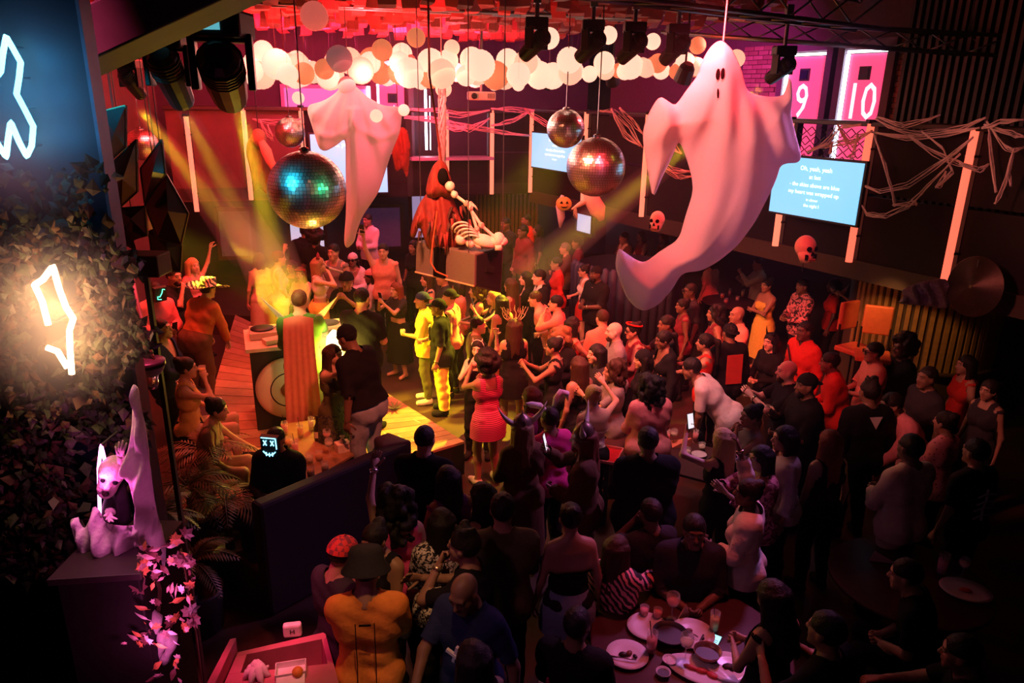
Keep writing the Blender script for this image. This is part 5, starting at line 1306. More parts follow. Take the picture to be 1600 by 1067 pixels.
MC = mat('gear_silver', (.55, .5, .42), .35, .3)
deskthing('audio_mixer', .62, .48, .30, .34, .08, 'silver audio mixer with knobs in the middle of the desk', 'mixer', MC, knobs)
deskthing('turntable', .22, .52, .40, .36, .09, 'turntable at the left end of the desk', 'turntable', MC, platter)
deskthing('turntable', 1.05, .52, .40, .36, .09, 'turntable at the right end of the desk behind the caped performer', 'turntable', MC, platter)
deskthing('equipment_box', .30, .18, .26, .16, .06, 'small pale box at the front left of the desk', 'box', mat('box_cream', (.7, .6, .4), .6), None, .3)
for i in range(5):
    p = dkp(.55 + .09 * i, .2 + .03 * (i % 2), 1.556) + dl
    b = MB(); b.tube([Vector((.05 * math.cos(t * 1.3 + i), .05 * math.sin(t * 1.7), .012 + .012 * math.sin(t * 2.3))) for t in [k * .5 for k in range(14)]], .006, 5)
    o = b.build('cable', mat('cable_%d' % (i % 3), [(.75, .6, .1), (.7, .65, .55), (.05, .05, .05)][i % 3], .5), None, True, loc=p); tag(o, 'coiled cable among the gear on the disc jockey desk', 'cable', 'cables on the desk')
# floodlight made up for the overexposed glare at the performer's side
p = at_y(523, 556, 8.3); r_ = empty('stand_in_lamp', tuple(p), -.25, label='blazing yellow white floodlight between the caped performer and the capped man', cat='lamp')
MB().box((0, .08, 0), (.22, .10, .60)).build('housing', BLACK, r_, bevel=.04)
b = MB(); b.tube([(0, .02, -.32), (0, -.0, -.26), (0, -.02, -.05), (0, -.0, .24), (0, .02, .32)], [.03, .09, .11, .08, .02], 16); b.build('lens', emat('glare_yellow', (1.0, .84, .30), 9), r_, True)
b = MB(); b.tube([(0, .06, -.26), (0, .06, STAGE_Z - p.z + .02)], .02, 8); b.lathe([(.16, 0), (.15, .02), (.02, .04)], 16, (0, .06, STAGE_Z - p.z)); b.build('stand', BLACK, r_)

# ------------------------------------------------------------------ low table with drinks on the stage
tz = .95
TC = [at_z(x, y, tz) for x, y in ((438, 662), (475, 757), (558, 706), (522, 652))]
tb = empty('low_table', (sum(p.x for p in TC) / 4, sum(p.y for p in TC) / 4, STAGE_Z), label='low black table crowded with drinks at the edge of the stage', cat='table'); tl = tb.location
b = MB(); b.hexa([zed(p, z) - tl for z in (tz - .03, tz) for p in TC]); b.build('table_top', mat('table_wood', (.40, .24, .12), .25, noise=.3), tb, bevel=.004)
cc = sum(TC, Vector()) / 4; b = MB(); b.hexa([zed(cc.lerp(p, .94), z) - tl for z in (STAGE_Z, tz - .03) for p in TC]); b.build('body', BLACK, tb)
M_GL = mat('clear_glass', (.9, .88, .85), .05, alpha=.22, noise=0)
M_DR = [mat('drink_amber', (.80, .42, .10), .1, noise=.05), mat('drink_pink', (.85, .30, .30), .1, noise=.05), mat('drink_pale', (.85, .75, .5), .1, noise=.05)]
GP = {}
def glass(kind, p, label, drink=0, group=None, s=1.0):
    p = Vector(p); r_ = empty(kind, tuple(p), label=label, cat={'wine_glass': 'glass', 'tumbler': 'glass', 'highball': 'glass', 'bottle': 'bottle', 'cup': 'cup'}[kind], group=group); r_.scale = (s,) * 3
    if kind == 'wine_glass':
        MB().lathe([(.032, 0), (.030, .003), (.005, .008), (.004, .085), (.012, .092), (.036, .115), (.043, .145), (.037, .185), (.035, .185), (.041, .145), (.034, .118), (.010, .096), (.001, .095)], 16, cap=False).build('bowl', M_GL, r_, True)
        MB().lathe([(.001, .097), (.030, .118), (.038, .140), (.001, .140)], 14, cap=False).build('wine', M_DR[drink], r_, True)
    elif kind in ('tumbler', 'highball'):
        h, r0 = (.095, .04) if kind == 'tumbler' else (.15, .034)
        MB().lathe([(.001, 0), (r0 * .85, 0), (r0, h), (r0 - .004, h), (r0 * .82, .012), (.001, .012)], 14, cap=False).build('glass_body', M_GL, r_, True)
        MB().lathe([(.001, .013), (r0 * .80, .013), (r0 * .90, h * .7), (.001, h * .7)], 14, cap=False).build('drink', M_DR[drink], r_, True)
        if kind == 'highball': MB().tube([(.01, 0, .02), (-.02, .01, h + .07)], .003, 5).build('straw', BLACK, r_)
    elif kind == 'bottle':
        MB().lathe([(.001, 0), (.034, 0), (.036, .01), (.036, .15), (.013, .20), (.012, .26), (.014, .262), (.014, .275), (.001, .275)], 14).build('bottle_body', mat('bottle_dark', (.03, .025, .01), .08), r_, True)
        MB().lathe([(.0365, .04), (.0365, .11)], 14, cap=False).build('paper_label', mat('label_cream', (.75, .65, .5), .6), r_, True)
    else:
        MB().lathe([(.001, 0), (.030, 0), (.042, .12), (.039, .12), (.028, .006), (.001, .006)], 14, cap=False).build('cup_body', mat('cup_clear', (.9, .85, .8), .2, trans=.7, noise=0), r_, True)
        MB().lathe([(.001, .007), (.028, .007), (.036, .085), (.001, .085)], 14, cap=False).build('drink', M_DR[drink], r_, True)
    return r_
TL = [('highball', 446, 672, 1, 'tall pink drink at the far left corner of the low table'), ('tumbler', 452, 690, 0, 'short amber drink on the left edge of the low table'), ('bottle', 497, 681, 0, 'dark bottle with a cream label on the low table'),
      ('tumbler', 484, 716, 2, 'pale short drink near the front corner of the low table'), ('wine_glass', 515, 705, 2, 'stemmed glass standing beside the white tissue box'), ('tumbler', 499, 712, 0, 'amber short drink behind the front corner of the low table'),
      ('highball', 462, 702, 1, 'tall pink drink with a black straw, left side of the low table'), ('wine_glass', 512, 690, 1, 'stemmed pink drink behind the tissue box'), ('tumbler', 527, 678, 2, 'pale short drink on the right of the low table'),
      ('highball', 487, 665, 2, 'tall pale drink at the back of the low table by the cape'), ('tumbler', 486, 738, 0, 'amber short drink at the very front corner of the low table'), ('highball', 470, 676, 0, 'tall amber drink behind the left edge of the low table'), ('tumbler', 508, 729, 2, 'pale short drink on the front edge of the low table'), ('wine_glass', 521, 662, 1, 'stemmed pink drink at the back right corner of the low table')]
for k_, x, y, d, l in TL: glass(k_, at_z(x, y + 7, tz + .001), l, d, s=1.05)
p = at_z(536, 704, tz); r_ = empty('tissue_box', tuple(p), .6, label='white tissue box on the right end of the low table', cat='box')
MB().box((0, 0, .05), (.15, .12, .10)).build('carton', mat('carton_cream', (.8, .72, .62), .6), r_, bevel=.006); b = MB(); b.lathe([(.05, .095), (.03, .12), (.012, .15), (.03, .17)], 7, cap=False); b.build('tissue', WHITE, r_)
# potted sprig at the stage edge
p = at_z(617, 640, STAGE_Z); r_ = empty('leaf_sprig', tuple(p), label='small green sprig lying on the lit stage boards', cat='plant')
for i in range(9):
    a = i * .7; b = MB(); leaf_geo(b, Vector((0, 0, .01)), Vector((math.cos(a), math.sin(a), .5)), Vector((0, 0, 1)), .16, .02); b.build('leaf', mat('sprig_green', (.12, .2, .03), .5), r_)

# ------------------------------------------------------------------ sofa whose back faces the lens
SL, SR = at_z(405, 792, 1.15), at_z(640, 692, 1.15); SL.z = SR.z = 0
sd = (SR - SL).normalized(); sn = Vector((-sd.y, sd.x, 0))
sf = empty('sofa', tuple((SL + SR) / 2), label='long dark plum sofa seen from behind at the foot of the stage', cat='sofa'); s0 = sf.location
M_SOFA = mat('sofa_plum', (.024, .014, .022), .7, noise=.2, scale=12, bump=.1)
def sp_(u, v, z): return zed(SL + (SR - SL) * u + sn * v, z) - s0
b = MB(); b.hexa([sp_(u, v, z) for z, o_ in ((.0, 0), (1.15, 0)) for u, v in ((0, 0), (1, 0), (1, .16), (0, .16))]); b.build('back', M_SOFA, sf, bevel=.035)
b = MB(); b.hexa([sp_(u, v, z) for z in (.05, .42) for u, v in ((0, .16), (1, .16), (1, .56), (0, .56))]); b.build('seat', M_SOFA, sf, bevel=.03)
b = MB(); b.hexa([sp_(.86, .12, .0), sp_(1.02, .0, .0), sp_(1.06, .42, .0), sp_(.92, .42, .0), sp_(.84, .12, 1.18), sp_(1.02, .0, 1.17), sp_(1.04, .42, 1.12), sp_(.92, .42, 1.12)]); b.build('arm', mat('sofa_arm', (.09, .045, .085), .7, noise=.2), sf, bevel=.03)
# dark floor console to the right of the sofa
# ------------------------------------------------------------------ pink lit waiter station
wz = 1.05
W4 = [at_z(x, y, wz) for x, y in ((344, 1090), (374, 1018), (508, 987), (536, 1090))]
ws = empty('waiter_station', (W4[0].x, W4[0].y, 0), label='maroon waiter station with an open bin, lit hot pink at bottom left', cat='counter'); w0 = ws.location
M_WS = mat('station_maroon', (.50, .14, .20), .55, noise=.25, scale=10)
def wq(u, v, z): return zed(W4[0].lerp(W4[3], u).lerp(W4[1].lerp(W4[2], u), v), z) - w0
def wbox(name, u0, u1, v0, v1, z0, z1, m=M_WS): b = MB(); b.hexa([wq(u, v, z) for z in (z0, z1) for u, v in ((u0, v0), (u1, v0), (u1, v1), (u0, v1))]); return b.build(name, m, ws, bevel=.004)
wbox('front_panel', 0, 1, 0, .5, 0, wz - .03); wbox('top_board', -.02, 1.0, -.05, .50, wz - .03, wz); wbox('rear_board', -.02, 1.0, .90, 1.0, 0, wz); wbox('side_board', -.02, .10, .5, .9, 0, wz); wbox('side_board', .94, 1.0, .5, .9, 0, wz)
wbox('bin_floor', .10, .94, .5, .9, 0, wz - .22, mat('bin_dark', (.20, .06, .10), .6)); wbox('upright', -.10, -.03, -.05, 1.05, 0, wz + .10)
def on_ws(x, y, z=wz): return at_z(x, y, z)
p = on_ws(458, 993); r_ = empty('plastic_carton', tuple(p), .2, label='white rounded carton with a dark mark on the rear edge of the waiter station', cat='box')
MB().box((0, 0, .05), (.12, .05, .10)).build('carton', mat('carton_pinkwhite', (.85, .75, .8), .5), r_, bevel=.015); text('mark', 'H', BLACK2, .05, r_, (0, -.027, .05), (PI / 2, 0, 0), .0005)
p = on_ws(455, 1052); r_ = empty('open_box', tuple(p), .25, label='open white takeaway box with an orange inside on the waiter station', cat='box')
b = MB()
for s_ in (-1, 1): b.box((s_ * .09, 0, .025), (.006, .11, .05)); b.box((0, s_ * .055, .025), (.18, .006, .05))
b.box((0, 0, .003), (.18, .11, .006)); b.build('carton', mat('carton_pinkwhite'), r_)
b = MB(); b.box((0, -.08, .02), (.17, .06, .004), Matrix.Rotation(.5, 3, 'X')); b.build('flap', mat('carton_pinkwhite'), r_)
p = on_ws(465, 1050, wz + .045); o = MB().ball((0, 0, 0), .035, 14, 10).build('orange', mat('orange_peel', (.9, .30, .05), .5, bump=.2, scale=80), None, True, loc=p); tag(o, 'orange lying in the open white box', 'fruit')
b = MB()
for i in range(7): b.tube([(.07 * math.cos(i * .9) * t, .07 * math.sin(i * .9) * t, .02 + .05 * (1 - t) + .02 * math.sin(5 * t + i)) for t in (0, .4, .8, 1.2)], [.035, .03, .022, .006], 7)
o = b.build('crumpled_napkin', mat('napkin_pink', (.85, .70, .76), .8), None, True, loc=on_ws(402, 1056)); tag(o, 'crumpled pale napkins at the lower left of the waiter station', 'napkin')
p = zed(on_ws(450, 1028, wz - .21), wz - .215); b = MB(); b.lathe([(.001, 0), (.016, 0), (.018, .10), (.008, .13), (.007, .15), (.001, .15)], 10, (0, 0, .0), Matrix.Rotation(.3, 3, 'Y')); o = b.build('sauce_bottle', mat('bottle_pale', (.85, .7, .72), .4), None, True, loc=p); tag(o, 'small pale squeeze bottle standing in the bin', 'bottle')
p = zed(on_ws(420, 1037, wz - .21), wz - .215); o = MB().box((0, 0, .035), (.08, .05, .07)).build('paper_packet', mat('packet_lilac', (.6, .5, .68), .6), None, loc=p, bevel=.004); tag(o, 'lilac paper packet in the left of the bin', 'packet')
p = zed(on_ws(493, 1018, wz - .21), wz - .215); b = MB(); b.lathe([(.001, .0), (.05, .0), (.075, .02), (.073, .024), (.048, .006), (.001, .006)], 20, cap=False); o = b.build('paper_plate', mat('carton_pinkwhite'), None, True, loc=p); tag(o, 'white paper plate in the right of the bin', 'plate')

# ------------------------------------------------------------------ round dining table at the bottom
def table_round(px_, py_, z, r, label, m):
    p = at_z(px_, py_, z); r_ = empty('round_table', (p.x, p.y, 0), label=label, cat='table')
    MB().lathe([(r - .01, z - .035), (r, z - .03), (r, z - .005), (r - .008, z), (.001, z)], 40).build('table_top', m, r_, True)
    MB().lathe([(.26, 0), (.25, .02), (.05, .05), (.04, z - .03)], 20).build('pedestal', BLACK, r_); return r_
table_round(1078, 1006, .76, .72, 'dark round table covered with plates and glasses at the bottom', mat('table_maroon', (.07, .02, .02), .55))
tz2 = .761
def plate(px_, py_, z, r, label, m, food=None, oval=1.0, rz=0.0):
    p = at_z(px_, py_, z); r_ = empty('plate', tuple(p), rz, label=label, cat='plate'); r_.scale = (oval, 1, 1)
    MB().lathe([(.001, .004), (r * .6, .004), (r * .68, .008), (r, .022), (r, .026), (r * .66, .013), (.001, .010)], 28, cap=False).build('dish', m, r_, True)
    if food:
        for i, (x, y, s_, c) in enumerate(food): MB().ball((x * r, y * r, .018), (s_, s_ * .7, s_ * .5), 8, 6, Matrix.Rotation(i, 3, 'Z')).build('food', mat('food_' + c, {'brown': (.16, .05, .02), 'red': (.6, .06, .04), 'dark': (.03, .015, .01), 'gold': (.6, .3, .08)}[c], .5, bump=.4), r_, True)
    return r_
PLW = mat('plate_white', (.78, .72, .74), .25, noise=.05)
plate(1012, 982, tz2, .155, 'large empty pinkish plate at the back of the round table', PLW)
plate(980, 1026, tz2, .150, 'plate with dark leftovers at the left edge of the round table', PLW, [(-.2, 0, .035, 'dark'), (.1, .1, .03, 'brown'), (.35, -.1, .022, 'dark')])
plate(1081, 993, tz2, .165, 'plate with cutlery and scraps in the middle of the round table', PLW, [(-.1, .2, .03, 'brown'), (.4, -.3, .02, 'dark')])
plate(1096, 1052, tz2, .13, 'oval boat dish of red food at the front of the round table', PLW, [(-.3, 0, .03, 'red'), (0, .05, .03, 'red'), (.3, 0, .03, 'red')], 1.9, -.5)
plate(1138, 1046, tz2, .15, 'plate with dark food at the right edge of the round table', PLW, [(0, 0, .05, 'dark'), (.4, .1, .04, 'red')])
def bowl(px_, py_, r, label, m, fill='dark', h=.05):
    p = at_z(px_, py_, tz2); r_ = empty('bowl', tuple(p), label=label, cat='bowl')
    MB().lathe([(.001, .002), (r * .5, .0), (r * .85, h * .6), (r, h), (r * .95, h), (r * .8, h * .55), (.001, .008)], 22, cap=False).build('bowl_body', m, r_, True)
    MB().lathe([(.001, h * .6), (r * .80, h * .6)], 18, cap=False).build('filling', mat('fill_' + fill, {'dark': (.03, .01, .01), 'red': (.5, .05, .03), 'pale': (.7, .5, .5)}[fill], .4), r_, True); return r_
bowl(1046, 1000, .13, 'black square rimmed bowl in the middle of the round table', BLACK, 'dark', .07)
bowl(1046, 1036, .052, 'small lilac sauce cup beside the boat dish, upper one', PLW, 'pale', .035); bowl(1036, 1055, .052, 'small lilac sauce cup beside the boat dish, lower one', PLW, 'dark', .035)
bowl(1104, 1030, .10, 'dark metal serving basket right of the oval boat dish', mat('basket_metal', (.35, .2, .15), .35, .7), 'dark', .08)
p = at_z(1116, 1003, tz2 + .004); r_ = empty('mobile_phone', tuple(p), -.55, label='mobile phone with a bright cyan screen lying on the round table', cat='phone')
MB().box((0, 0, .004), (.075, .15, .008)).build('case', BLACK, r_, bevel=.003); MB().box((0, 0, .0095), (.066, .14, .002)).build('display', emat('phone_cyan', (.35, .90, 1.0), 1.4), r_)
b = MB()
for i in range(4): b.box((0, -.05 + .02 * i, .0112), (.05, .006, .001))
b.build('screen_text', mat('screen_ink', (.02, .2, .3), .5), r_)['kind'] = 'stuff'
for k_, x, y, d, l, s_ in [('wine_glass', 1049, 968, 1, 'stemmed glass of red wine at the back of the round table', 1.25), ('tumbler', 1006, 962, 1, 'small red tumbler left of the back plate on the round table', .9), ('tumbler', 1027, 966, 1, 'small red tumbler right behind the back plate on the round table', .9), ('highball', 1017, 1020, 1, 'tall red drink between two plates on the round table', 1.2), ('wine_glass', 1070, 1032, 2, 'empty looking stemmed glass leaning over the middle plate', 1.2), ('highball', 1115, 985, 0, 'dark tall drink at the right of the round table by the phone', 1.1)]: glass(k_, at_z(x, y, tz2), l, d, s=s_)
for i, (x, y, rz, l) in enumerate([(1075, 985, .7, 'steel knife lying on the middle plate'), (1092, 1003, -.6, 'steel fork on the right of the middle plate'), (974, 1028, 1.4, 'steel knife laid across the left plate')]):
    p = at_z(x, y, tz2 + .03); b = MB(); b.tube([(0, -.09, 0), (0, -.02, 0), (0, .0, 0), (0, .09, 0)], [.005, .006, .003, .008], 6); o = b.build('cutlery', mat('cutlery_steel', (.6, .55, .55), .25, .9), None, True, loc=p); o.rotation_euler = (0, 0, rz); tag(o, l, 'cutlery')
p = at_z(1068, 965, tz2); b = MB(); b.prism([(-.05, 0), (.05, 0), (.01, .12)], .01, Matrix.Rotation(.4, 3, 'Z')); o = b.build('folded_napkin', mat('napkin_tan', (.7, .5, .35), .8), loc=p); tag(o, 'tan napkin folded into a peak behind the middle plate', 'napkin')

# second table with the red tray
p = at_z(1035, 706, .80); r_ = empty('dining_table', (p.x, p.y, 0), -.5, label='dark table with a red tray and drinks in the middle of the crowd', cat='table')
MB().box((0, 0, .785), (1.35, .80, .03)).build('table_top', mat('table_maroon'), r_, bevel=.006)
for sx in (-1, 1):
    for sy in (-1, 1): MB().tube([(sx * .6, sy * .33, 0), (sx * .6, sy * .33, .77)], .022, 8).build('leg', BLACK, r_)
p = at_z(950, 712, .86); r_ = empty('serving_tray', tuple(p), -.35, label='glossy red rectangular tray beside the red haired horned woman', cat='tray')
M_TR = mat('tray_red', (.62, .02, .03), .2); b = MB(); b.box((0, 0, .0), (.24, .36, .008)); b.build('tray_base', M_TR, r_)
b = MB()
for s_ in (-1, 1): b.box((s_ * .125, 0, .015), (.012, .37, .035)); b.box((0, s_ * .185, .015), (.25, .012, .035))
b.build('rim', mat('tray_rim', (.75, .25, .25), .2), r_, bevel=.004)
st2 = MB(); st2.box((0, 0, -.43), (.05, .05, .85)); st2.build('stand', BLACK, r_)
def on_t2(x, y): return at_z(x, y, .802)
for k_, x, y, d, l in [('wine_glass', 1052, 694, 2, 'stemmed glass on the tray table in front of the pink blouse'), ('highball', 1042, 690, 1, 'tall drink on the tray table left of the stemmed glass'), ('tumbler', 1073, 712, 2, 'pale short cup at the right of the tray table'), ('tumbler', 1030, 684, 1, 'red short drink at the back of the tray table'), ('highball', 1086, 690, 1, 'tall pink drink under the raised phone'), ('tumbler', 1096, 704, 2, 'short drink on the tray table near the blond woman')]: glass(k_, on_t2(x, y), l, d)
p = on_t2(1062, 696); b = MB(); b.hexa([(-.10, -.08, .0), (.12, -.02, .0), (.12, .0, .0), (-.08, .1, .0), (-.10, -.08, .01), (.12, -.02, .10), (.12, .0, .10), (-.08, .1, .01)]); o = b.build('menu_card', mat('menu_orange', (.85, .28, .16), .6), loc=p + Vector((0, 0, .001))); tag(o, 'orange folded menu card standing on the tray table', 'menu')
p = on_t2(1092, 712); b = MB(); b.lathe([(.001, .002), (.05, .002), (.085, .02), (.083, .024), (.05, .008), (.001, .008)], 20, cap=False); o = b.build('plate', PLW, None, True, loc=p); tag(o, 'small white plate at the near right of the tray table', 'plate')

# ------------------------------------------------------------------ slatted booth wall, chairs and banquette on the right
c_ = at_y(1500, 480, 9.6); sw2 = empty('slatted_booth', (c_.x, c_.y + .9, 0), label='curved booth wall of lit golden slats under the far right balcony', cat='booth'); q0 = sw2.location
MB().lathe([(.99, .0), (.99, 2.25), (.95, 2.25)], 40, cap=False).build('drum', mat('booth_brown', (.08, .04, .02), .6), sw2, True)
for i in range(26):
    a = -PI * .96 + PI * .78 * i / 25
    o = MB().box((0, 0, 0), (.055, .05, 1.25)).build('slat', mat('slat_gold', (.50, .26, .09), .45, noise=.3), sw2) if i == 0 else slg.copy()
    if i == 0: slg = o
    else: COL.objects.link(o); o.parent = sw2
    o.location = (1.01 * math.cos(a), 1.01 * math.sin(a), 1.62); o.rotation_euler = (0, 0, a + PI / 2)
b = MB(); b.tube([(1.05 * math.cos(a), 1.05 * math.sin(a), .99) for a in [-PI * .98 + PI * .82 * i / 24 for i in range(25)]], .035, 8); b.build('foot_rail', mat('rail_dark', (.1, .05, .03), .4), sw2, True)
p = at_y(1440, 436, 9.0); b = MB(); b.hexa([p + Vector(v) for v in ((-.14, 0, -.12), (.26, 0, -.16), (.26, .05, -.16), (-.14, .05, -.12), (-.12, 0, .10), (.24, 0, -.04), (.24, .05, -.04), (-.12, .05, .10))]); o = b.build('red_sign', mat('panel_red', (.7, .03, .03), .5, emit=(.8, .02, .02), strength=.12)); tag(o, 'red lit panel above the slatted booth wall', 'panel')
b = MB(); b.tube([p + Vector((.05, .03, .0)), p + Vector((.05, .4, .25))], .02, 6); b.build('bracket', BLACK, o)
# big ridged metal disc hanging by the far right tube
p = at_y(1522, 448, 8.0); d = (Vector((0, 0, 4)) - p).normalized(); Q = (d + Vector((-1.7, 0, .1))).normalized().to_track_quat('Z', 'Y').to_matrix()
r_ = empty('ridged_disc', tuple(p), label='large dark ridged metal disc hanging right of the far right tube', cat='disc')
pr_ = []
for i in range(24): rr_ = .34 - .0135 * i; pr_ += [(rr_, .002 * i), (rr_ - .009, .002 * i + .006)]
pr_ += [(.02, .06), (.001, .06)]
MB().lathe(pr_, 40, (0, 0, 0), Q).build('plate', mat('disc_metal', (.12, .08, .07), .35, .9), r_)
MB().tube([(0, .02, .30), (0, .02, 2.35 - p.z + .15)], .006, 5).build('wire', STEEL, r_)
for i, (x, y, l) in enumerate([(1326, 492, 'orange red padded chair left of the slatted booth'), (1371, 500, 'orange red padded chair against the slatted booth')]):
    p = at_y(x, y, 9.4 - .3 * i); r_ = empty('padded_chair', (p.x, p.y, 0), .5 - .9 * i, label=l, cat='chair')
    MB().box((0, 0, p.z), (.34, .06, .38)).build('backrest', mat('pad_orange', (.62, .12, .05), .6), r_, bevel=.02)
    MB().box((0, -.22, p.z - .42), (.42, .42, .07)).build('seat', mat('pad_orange'), r_, bevel=.02)
    for sx in (-1, 1):
        for sy in (0, 1): MB().tube([(sx * .17, -.38 * sy - .02, 0), (sx * .17, -.38 * sy - .02, p.z - (.40 if sy else .1))], .015, 6).build('leg', BLACK, r_)
# channel-backed banquette under the far tubes
p = at_y(985, 430, 13.9); bq = empty('banquette', (p.x, p.y, 0), label='curved dark banquette with vertical channels behind the sunglasses woman', cat='banquette')
for i in range(15):
    a = -PI * .95 + PI * .62 * i / 14; MB().tube([(1.1 * math.cos(a), 1.1 * math.sin(a), .3), (1.1 * math.cos(a), 1.1 * math.sin(a), 1.55), (1.1 * math.cos(a), 1.1 * math.sin(a), 1.62)], [.085, .085, .03], 8).build('channel', mat('banquette_blue', (.03, .04, .09), .6), bq, True)
MB().lathe([(1.02, .0), (1.02, 1.5)], 30, cap=False).build('shell', mat('banquette_blue'), bq, True)
# side tables in the dim right half
table_round(1420, 905, .78, .62, 'dim round table with plates in the dark right foreground', mat('table_maroon'))
tz2 = .781
plate(1508, 925, tz2, .16, 'oval plate catching pink light on the dim right table', PLW, [(0, 0, .04, 'red')], 1.2, -.4)
p = at_z(1378, 878, tz2); b = MB(); b.prism([(-.10, 0), (.12, 0), (-.07, .10)], .008, Matrix.Rotation(-.2, 3, 'Z')); o = b.build('table_card', mat('card_pink', (.75, .5, .5), .6), loc=p + Vector((0, 0, .0))); tag(o, 'triangular pink table card on the dim right table', 'menu')
glass('tumbler', at_z(1418, 852, tz2), 'short drink with a bright rim behind the table card', 1); glass('highball', at_z(1470, 896, tz2), 'tall glass holding straws on the dim right table', 1, s=1.3); glass('wine_glass', at_z(1502, 902, tz2), 'stemmed glass beside the oval plate on the dim right table', 0)
table_round(1140, 470, .95, .5, 'small high table with glassware below the tail of the ghost', mat('table_maroon'))
for i, (x, y) in enumerate([(1128, 462), (1140, 458), (1152, 466), (1160, 460), (1134, 470)]): glass(['tumbler', 'highball'][i % 2], at_z(x, y + 4, .951), 'glass glinting on the small high table below the ghost tail', i % 3, 'glasses on the small high table')

# dark bench under the seated women at the left
bp = at_z(318, 668, .55); r_ = empty('bench', (bp.x - .1, bp.y + .05, 0), .5, label='dark low bench under the two seated women at the left', cat='bench')
MB().box((0, 0, .72), (.55, 1.5, .10)).build('seat', M_SOFA, r_, bevel=.03); MB().box((0, 0, .56), (.45, 1.35, .22)).build('base', BLACK, r_)

# ------------------------------------------------------------------ people
SKIN = [(.80, .56, .44), (.66, .43, .31), (.52, .32, .22), (.36, .21, .14), (.22, .125, .08), (.13, .075, .05)]
def skin(i): return mat('skin_tone_%d' % i, SKIN[i], .5, noise=.08, scale=30)
EYEW = mat('eye_white', (.8, .78, .75), .2, noise=.02); EYED = mat('eye_dark', (.02, .012, .01), .1)
def lips(i): return mat('lips_%d' % i, tuple(np.array(SKIN[i]) * (.75, .42, .42)), .4)
HAIRC = {'k': (.012, .010, .010), 'b': (.05, .025, .014), 'm': (.12, .06, .03), 'r': (.20, .055, .03), 'y': (.55, .36, .16), 'g': (.25, .23, .2), 'l': (.30, .17, .08)}
def hair_mat(c): return mat('hair_' + c, HAIRC[c], .5, noise=.3, scale=120, bump=.35, spec=.3)
CC = {'black': (.012, .012, .015), 'white': (.78, .76, .74), 'grey': (.25, .25, .26), 'dark': (.03, .028, .035), 'navy': (.02, .03, .09),
      'red': (.60, .04, .03), 'pink': (.80, .30, .34), 'hotpink': (.85, .10, .36), 'orange': (.85, .30, .06), 'salmon': (.82, .36, .28),
      'yellow': (.80, .66, .12), 'cream': (.75, .66, .50), 'beige': (.55, .45, .33), 'green': (.10, .30, .06), 'olive': (.12, .12, .05),
      'denim': (.20, .28, .42), 'ltdenim': (.42, .52, .66), 'brown': (.14, .07, .04), 'rust': (.50, .16, .05), 'maroon': (.22, .03, .05),
      'magenta': (.55, .05, .28), 'purple': (.20, .06, .28), 'gold': (.62, .42, .14), 'khaki': (.50, .42, .20), 'teal': (.05, .25, .28)}
def cloth(c):
    if c in CC: return mat('cloth_' + c, CC[c], .85, noise=.18, scale=25, bump=.25, spec=.15)
    kind, a, b = c.split(':'); sc = {'stripe': 14, 'zebra': 9, 'floral': 16, 'leopard': 26, 'plaid': 22, 'dots': 28, 'grid': 30}[kind]
    return pattern_mat('print_%s_%s_%s' % (kind, a, b), kind, CC[a], CC[b], sc)

# --- head prefabs (origin at skull centre, face to +Y)
def build_head(sex, vx):
    f = Field((-.12, -.15, -.21), (.12, .16, .15), vx)
    m = sex == 'm'
    f.ell((0, -.014, .028), (.075, .094, .090), .01)
    f.ell((0, .030, -.045), (.058 if m else .054, .058, .074), .03)
    f.add((-.02 if m else -.01, .066, -.100), (.02 if m else .01, .066, -.100), .021 if m else .018, .021 if m else .018, .03)
    for s in (-1, 1):
        f.add((s * .040, .048, -.026), (s * .044, .02, -.05), .026, .024, .03)
        f.ell((s * .033, .101, .008), (.019, .022, .012), .016, sub=True)
        f.ell((s * .077, -.008, -.008), (.012, .020, .033), .008)
        f.add((s * .013, .094, -.030), (s * .012, .088, -.030), .009, .009, .01)
    f.add((0, .084, .014), (0, .108, -.026), .008, .0135, .014)
    f.add((-.040, .078, .030), (.040, .078, .030), .013 if m else .010, .013 if m else .010, .02)
    f.add((-.019, .086, -.062), (0, .092, -.064), .007, .009, .008)
    f.add((.019, .086, -.062), (0, .092, -.064), .007, .009, .008)
    f.add((0, -.022, -.05), (0, -.045, -.19), .058 if m else .050, .060 if m else .050, .03)
    V, F = f.mesh()
    # push onto finer detail then material per face
    c = V[F].mean(1)
    mi = np.zeros(len(F), int)
    mi[(np.abs(c[:, 0]) < .025) & (np.abs(c[:, 2] + .063) < .010) & (c[:, 1] > .082)] = 1
    MBx = MB()
    for s in (-1, 1):
        MBx.ball((s * .032, .0765, .007), .0125, 8, 6, mi=2)
        MBx.ball((s * .0325, .0865, .007), (.0066, .0035, .0066), 6, 4, mi=3)
        MBx.ball((s * .032, .0770, .0135), (.0155, .0145, .0105), 8, 6, mi=0)
        MBx.tube([(s * .014, .094, .027), (s * .032, .093, .033), (s * .05, .080, .028)], [.003, .004, .002], 5, mi=4)
    return V, F, mi, MBx
HEADS = {}
def head(sex, vx):
    k = (sex, vx)
    if k not in HEADS: HEADS[k] = build_head(sex, vx)
    return HEADS[k]

